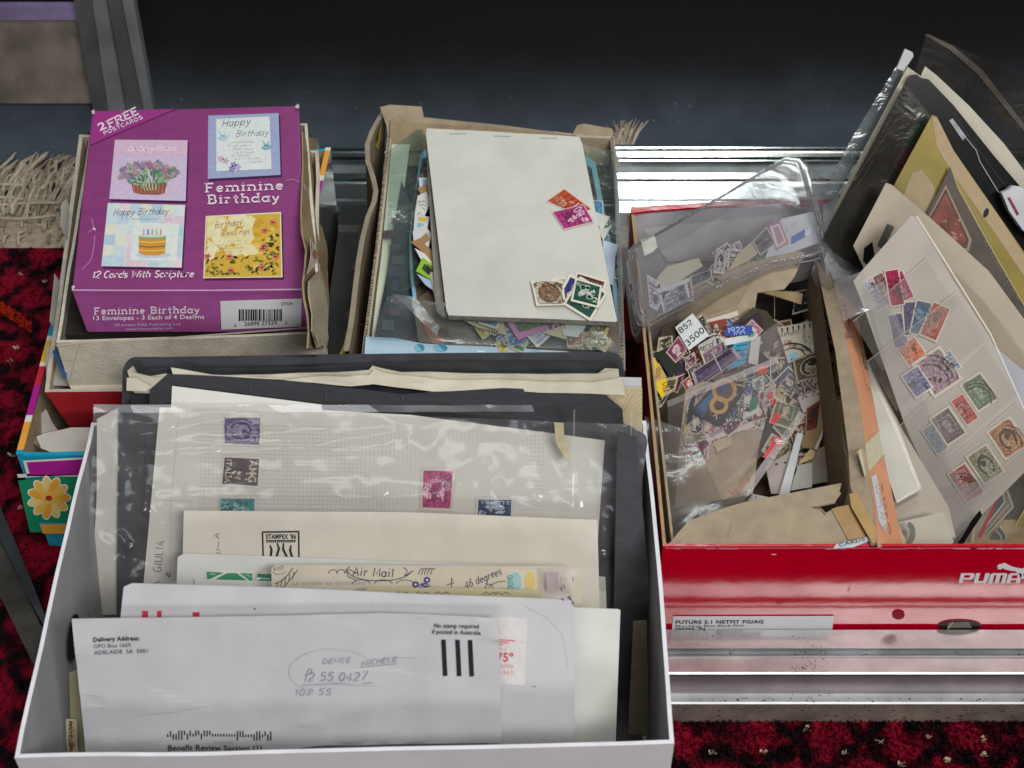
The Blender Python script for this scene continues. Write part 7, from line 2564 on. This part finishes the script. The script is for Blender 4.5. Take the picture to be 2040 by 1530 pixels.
zb('large dark stamp with a big gold figure 8', [(1376, 822), (1434, 752), (1486, 776), (1434, 850)], '#1c2124', .0040, kind='none', extra=lambda m_, ff: (poly(m_, ff, [(1379, 821), (1435, 755), (1482, 777), (1433, 846)], ink('#1c2124'), 1), gold8(m_, ff)), pf=False)
mb = MB()
ZF = plastic('zip_film', .14, .8, '#f4f0f0', .10, .05, 24, '#b6aeb2')
fz2 = HF(.1165, (1450, 830), 18, bend=wob(.0014, 24, 17))
grid(mb, fz2, [(1330, 806), (1552, 640), (1606, 822), (1330, 1090)], ZF, 50, 60, two=False)
grid(mb, fz2.off(.001), [(1328, 800), (1545, 712), (1552, 722), (1330, 812)], plastic('zip_fold', .4, 1, '#ffffff', .15, .2, 40, '#b8b0b2'), 30, 3, two=False)
grid(mb, fz2.off(.002), [(1592, 820), (1606, 826), (1490, 990), (1474, 984)], plastic('zip_fold', .4, 1), 3, 30, two=False)
RDI = mat('#b8323c', .4, .4, .1, 90, kind='red_lettering')
fr3 = fz2.off(.0006)
script(mb, fr3, '25', (1548, 806), (1536, 782), 9, RDI, 3, 2)
script(mb, fr3, '8', (1540, 848), (1556, 826), 9, RDI, 3, 2)
poly(mb, fr3, ell(1548, 880, 12, 11, 14, 0, .15), RDI, 2)
poly(mb, fr3, ell(1548, 878, 5, 5, 10), ink('#a59a98'), 3)
poly(mb, fr3, [(1533, 890), (1540, 876), (1548, 894), (1530, 912), (1518, 912)], RDI, 2)
scrawl(mb, fr3, (1440, 992), (1474, 978), 9, RDI, 2, 2, 4)
scrawl(mb, fr3, (1474, 972), (1516, 948), 8, RDI, 2.4, 2, 5)
mb.build('zip_bag', label='frosted zip bag of stamps with red lettering', cat='zip bag')
mb = MB()
f = HF(.112, (1320, 960), 8, bend=wob(.004, 30, 21))
grid(mb, f, [(1284, 832), (1380, 860), (1440, 1000), (1316, 1090)], plastic('grey_bag', .22, 1, '#e0dcd8', .16, .10, 30, '#8d8884'), 24, 40, two=False)
grid(mb, f.off(.006), [(1400, 1010), (1500, 975), (1440, 1060), (1380, 1050)], plastic('grey_bag', .32, 1), 20, 14, two=False)
mb.build('plastic_bag', label='grey wrinkled plastic bag at the corner of the red box below the zip bag', cat='plastic bag')

# ---------------------------------------------------------------- clear plastic box across the back
cb = thing('clear_box', 'clear rounded plastic box of stamps lying across the back of the red box', 'plastic box', atz(1480, 640, .13))
CP = plastic('clear_plastic', .17, 1, '#ececee', .07, .05, 14, '#b3b0b4')
CP2 = plastic('clear_plastic_rim', .30, 1, '#dcdcde', .05, .2, 20, '#a8a6a8')
fC = HF(.150, (1480, 480), 14, side=3)
TOPO = [(1252, 520), (1254, 496), (1268, 482), (1300, 468), (1420, 398), (1540, 326), (1566, 313), (1592, 316), (1608, 334), (1622, 390), (1640, 450), (1650, 486), (1644, 502), (1620, 512), (1540, 526), (1440, 566), (1330, 622), (1300, 640), (1276, 640), (1266, 620)]


def ring(pts, k):
    cx_ = sum(p[0] for p in pts) / len(pts)
    cy_ = sum(p[1] for p in pts) / len(pts)
    return [(cx_ + (x - cx_) * k, cy_ + (y - cy_) * k) for x, y in pts]


mb = MB()
lev = [(1.0, 0.0), (1.012, -.004), (1.0, -.008), (.985, -.03)]
rings = [[fC.pt(u, v, n) for u, v in ring(TOPO, k)] for k, n in lev]
n_ = len(TOPO)
for a, b in zip(rings, rings[1:]):
    mb.add(a + b, [(i, n_ + i, n_ + (i + 1) % n_, (i + 1) % n_) for i in range(n_)], CP, True)
poly(mb, fC, TOPO, CP, n=.0001)
poly(mb, fC, ring(TOPO, .985), CP, n=-.0302)
mb.build('tub', cb)
mb = MB()
for k, n in ((1.012, -.004), (.965, .0006), (.93, .0006)):
    pts = ring(TOPO, k)
    tube(mb, [fC.pt(u, v, n) for u, v in pts + pts[:1]], .0005, CP2, 5)
mb.build('rim', cb)
mb = MB()
SIDE = [(1592, 316), (1640, 356), (1680, 400), (1700, 446), (1714, 528), (1706, 548), (1690, 560), (1660, 566), (1640, 520), (1650, 486), (1622, 390)]
fD = HF(.146, (1660, 470), 10, side=24)
slab(mb, fD, SIDE, CP, .016)
tube(mb, [fD.pt(u, v, .0005) for u, v in SIDE + SIDE[:1]], .0005, CP2, 5)
tube(mb, [fC.pt(u, v, .001) for u, v in [(1592, 326), (1612, 380), (1632, 450), (1640, 486), (1630, 500)]], .0008, CP2, 6)
mb.build('end_wall', cb)
mb = MB()
slab(mb, fC.off(.0008), [(1276, 478), (1304, 468), (1310, 492), (1300, 502), (1284, 510)], mat('#a9aaa2', .4, .3, .1, 120, kind='old_tape'), .0003)
mb.build('tape', cb)
# its contents
CBG = 'stamps seen through the clear plastic box'
fE = HF(.136, (1480, 520), 14)


def inbox(label, pts, h, dz, **kw):
    kw.setdefault('fr', fE)
    o = loose(label, pts, h, dz, **kw)
    o['group'] = CBG
    return o


inbox('cream torn envelope piece in the clear box', [(1310, 552), (1330, 530), (1392, 514), (1400, 530), (1330, 574), (1300, 580)], '#b5ae98', 0, kind='none', pf=False, name='paper_scrap', cat='paper scrap')
for k in range(16):
    t = rg.random()
    inbox('pale stamp blurred by the frosted wall of the clear plastic box', cq(1300 + 300 * t, 592 - 128 * t + rg.uniform(-26, 30), rg.uniform(30, 46), rg.uniform(30, 46), rg.uniform(0, 180)), rg.choice(('#8a8e9a', '#a59a88', '#6c7078', '#9a7c88', '#7a8a80', '#b0a890')), -.004 + .0002 * k, kind=rg.choice(('scene', 'oval', 'flower')), light='#b5b2b2', rim='#c3c1c2')
inbox('white perforated stamp, lowest in the clear box', [(1288, 545), (1330, 572), (1310, 620), (1294, 610)], '#aaa8ae', .0006, kind='scene', light='#c0bcc0', rim='#c0bfc4')
inbox('blue-grey stamp under a white strip in the clear box', [(1312, 580), (1368, 560), (1376, 596), (1322, 626)], '#7d8894', .0012, kind='scene', light='#a8b0b8', rim='#c0c2c4')
inbox('white lattice stamp on the blue-grey one in the clear box', [(1306, 576), (1374, 552), (1374, 562), (1310, 586)], '#b9b9ba', .0018, kind='none')
inbox('dark grey stamp in the middle of the clear box', [(1374, 550), (1418, 536), (1420, 552), (1376, 576)], '#5c6870', .0014, kind='scene', light='#7c8890')
inbox('pale pink stamp with a faint portrait in the clear box', [(1428, 492), (1450, 504), (1442, 546), (1420, 544)], '#a8a0a4', .0022, kind='oval', light='#bdb6b8', rim='#c3bfc0')
inbox('buff triangular piece beside the dark square stamp in the clear box', [(1470, 505), (1516, 466), (1516, 500), (1490, 520), (1450, 540)], '#b0a488', .0016, kind='none', pf=False, name='paper_scrap', cat='paper scrap')
inbox('charcoal square stamp in the clear box', [(1498, 482), (1528, 450), (1546, 486), (1514, 510)], '#5a5a60', .0028, kind='scene', light='#6f6f76')
inbox('pink-framed stamp on white paper in the clear box', [(1530, 448), (1554, 440), (1572, 484), (1546, 500)], '#a87a98', .0030, kind='none', rim='#c3bdb6', extra=lambda m_, ff: (poly(m_, ff, [(1534, 452), (1552, 446), (1566, 482), (1546, 494)], ink('#c9c3bc'), 1), poly(m_, ff, [(1540, 454), (1550, 450), (1562, 480), (1550, 488)], ink('#a37a94'), 2)))
inbox('white paper with a bright blue stamp in the clear box', [(1556, 436), (1626, 420), (1640, 480), (1570, 506), (1524, 514)], '#b9bcc0', .0024, kind='none', pf=False, extra=lambda m_, ff: (poly(m_, ff, [(1576, 472), (1610, 454), (1616, 466), (1576, 488)], ink('#4a66a8'), 2), poly(m_, ff, [(1604, 458), (1618, 452), (1614, 470), (1602, 472)], ink('#c3cad2'), 3), scrawl(m_, ff, (1566, 462), (1590, 446), 6, ink('#7f838a'), 1, 1, 3)))
pk = HF(.150, (1670, 480), 14, side=16, bend=wob(.003, 50, 4))
mb = MB()
slab(mb, pk.off(-.012), [(1640, 408), (1668, 394), (1690, 440), (1706, 530), (1690, 552), (1650, 560), (1636, 500)], paper('#b9babd', .3), .004)
script(mb, pk.off(-.0115), 'ITALIAN', (1650, 520), (1690, 508), 6, ink('#77797e'), 1.2, 3)
script(mb, pk.off(-.0115), 'MINTED', (1652, 530), (1692, 518), 6, ink('#77797e'), 1.2, 3)
mb.build('paper_packet', label='crumpled white printed packet in the end of the clear plastic box', cat='packet')
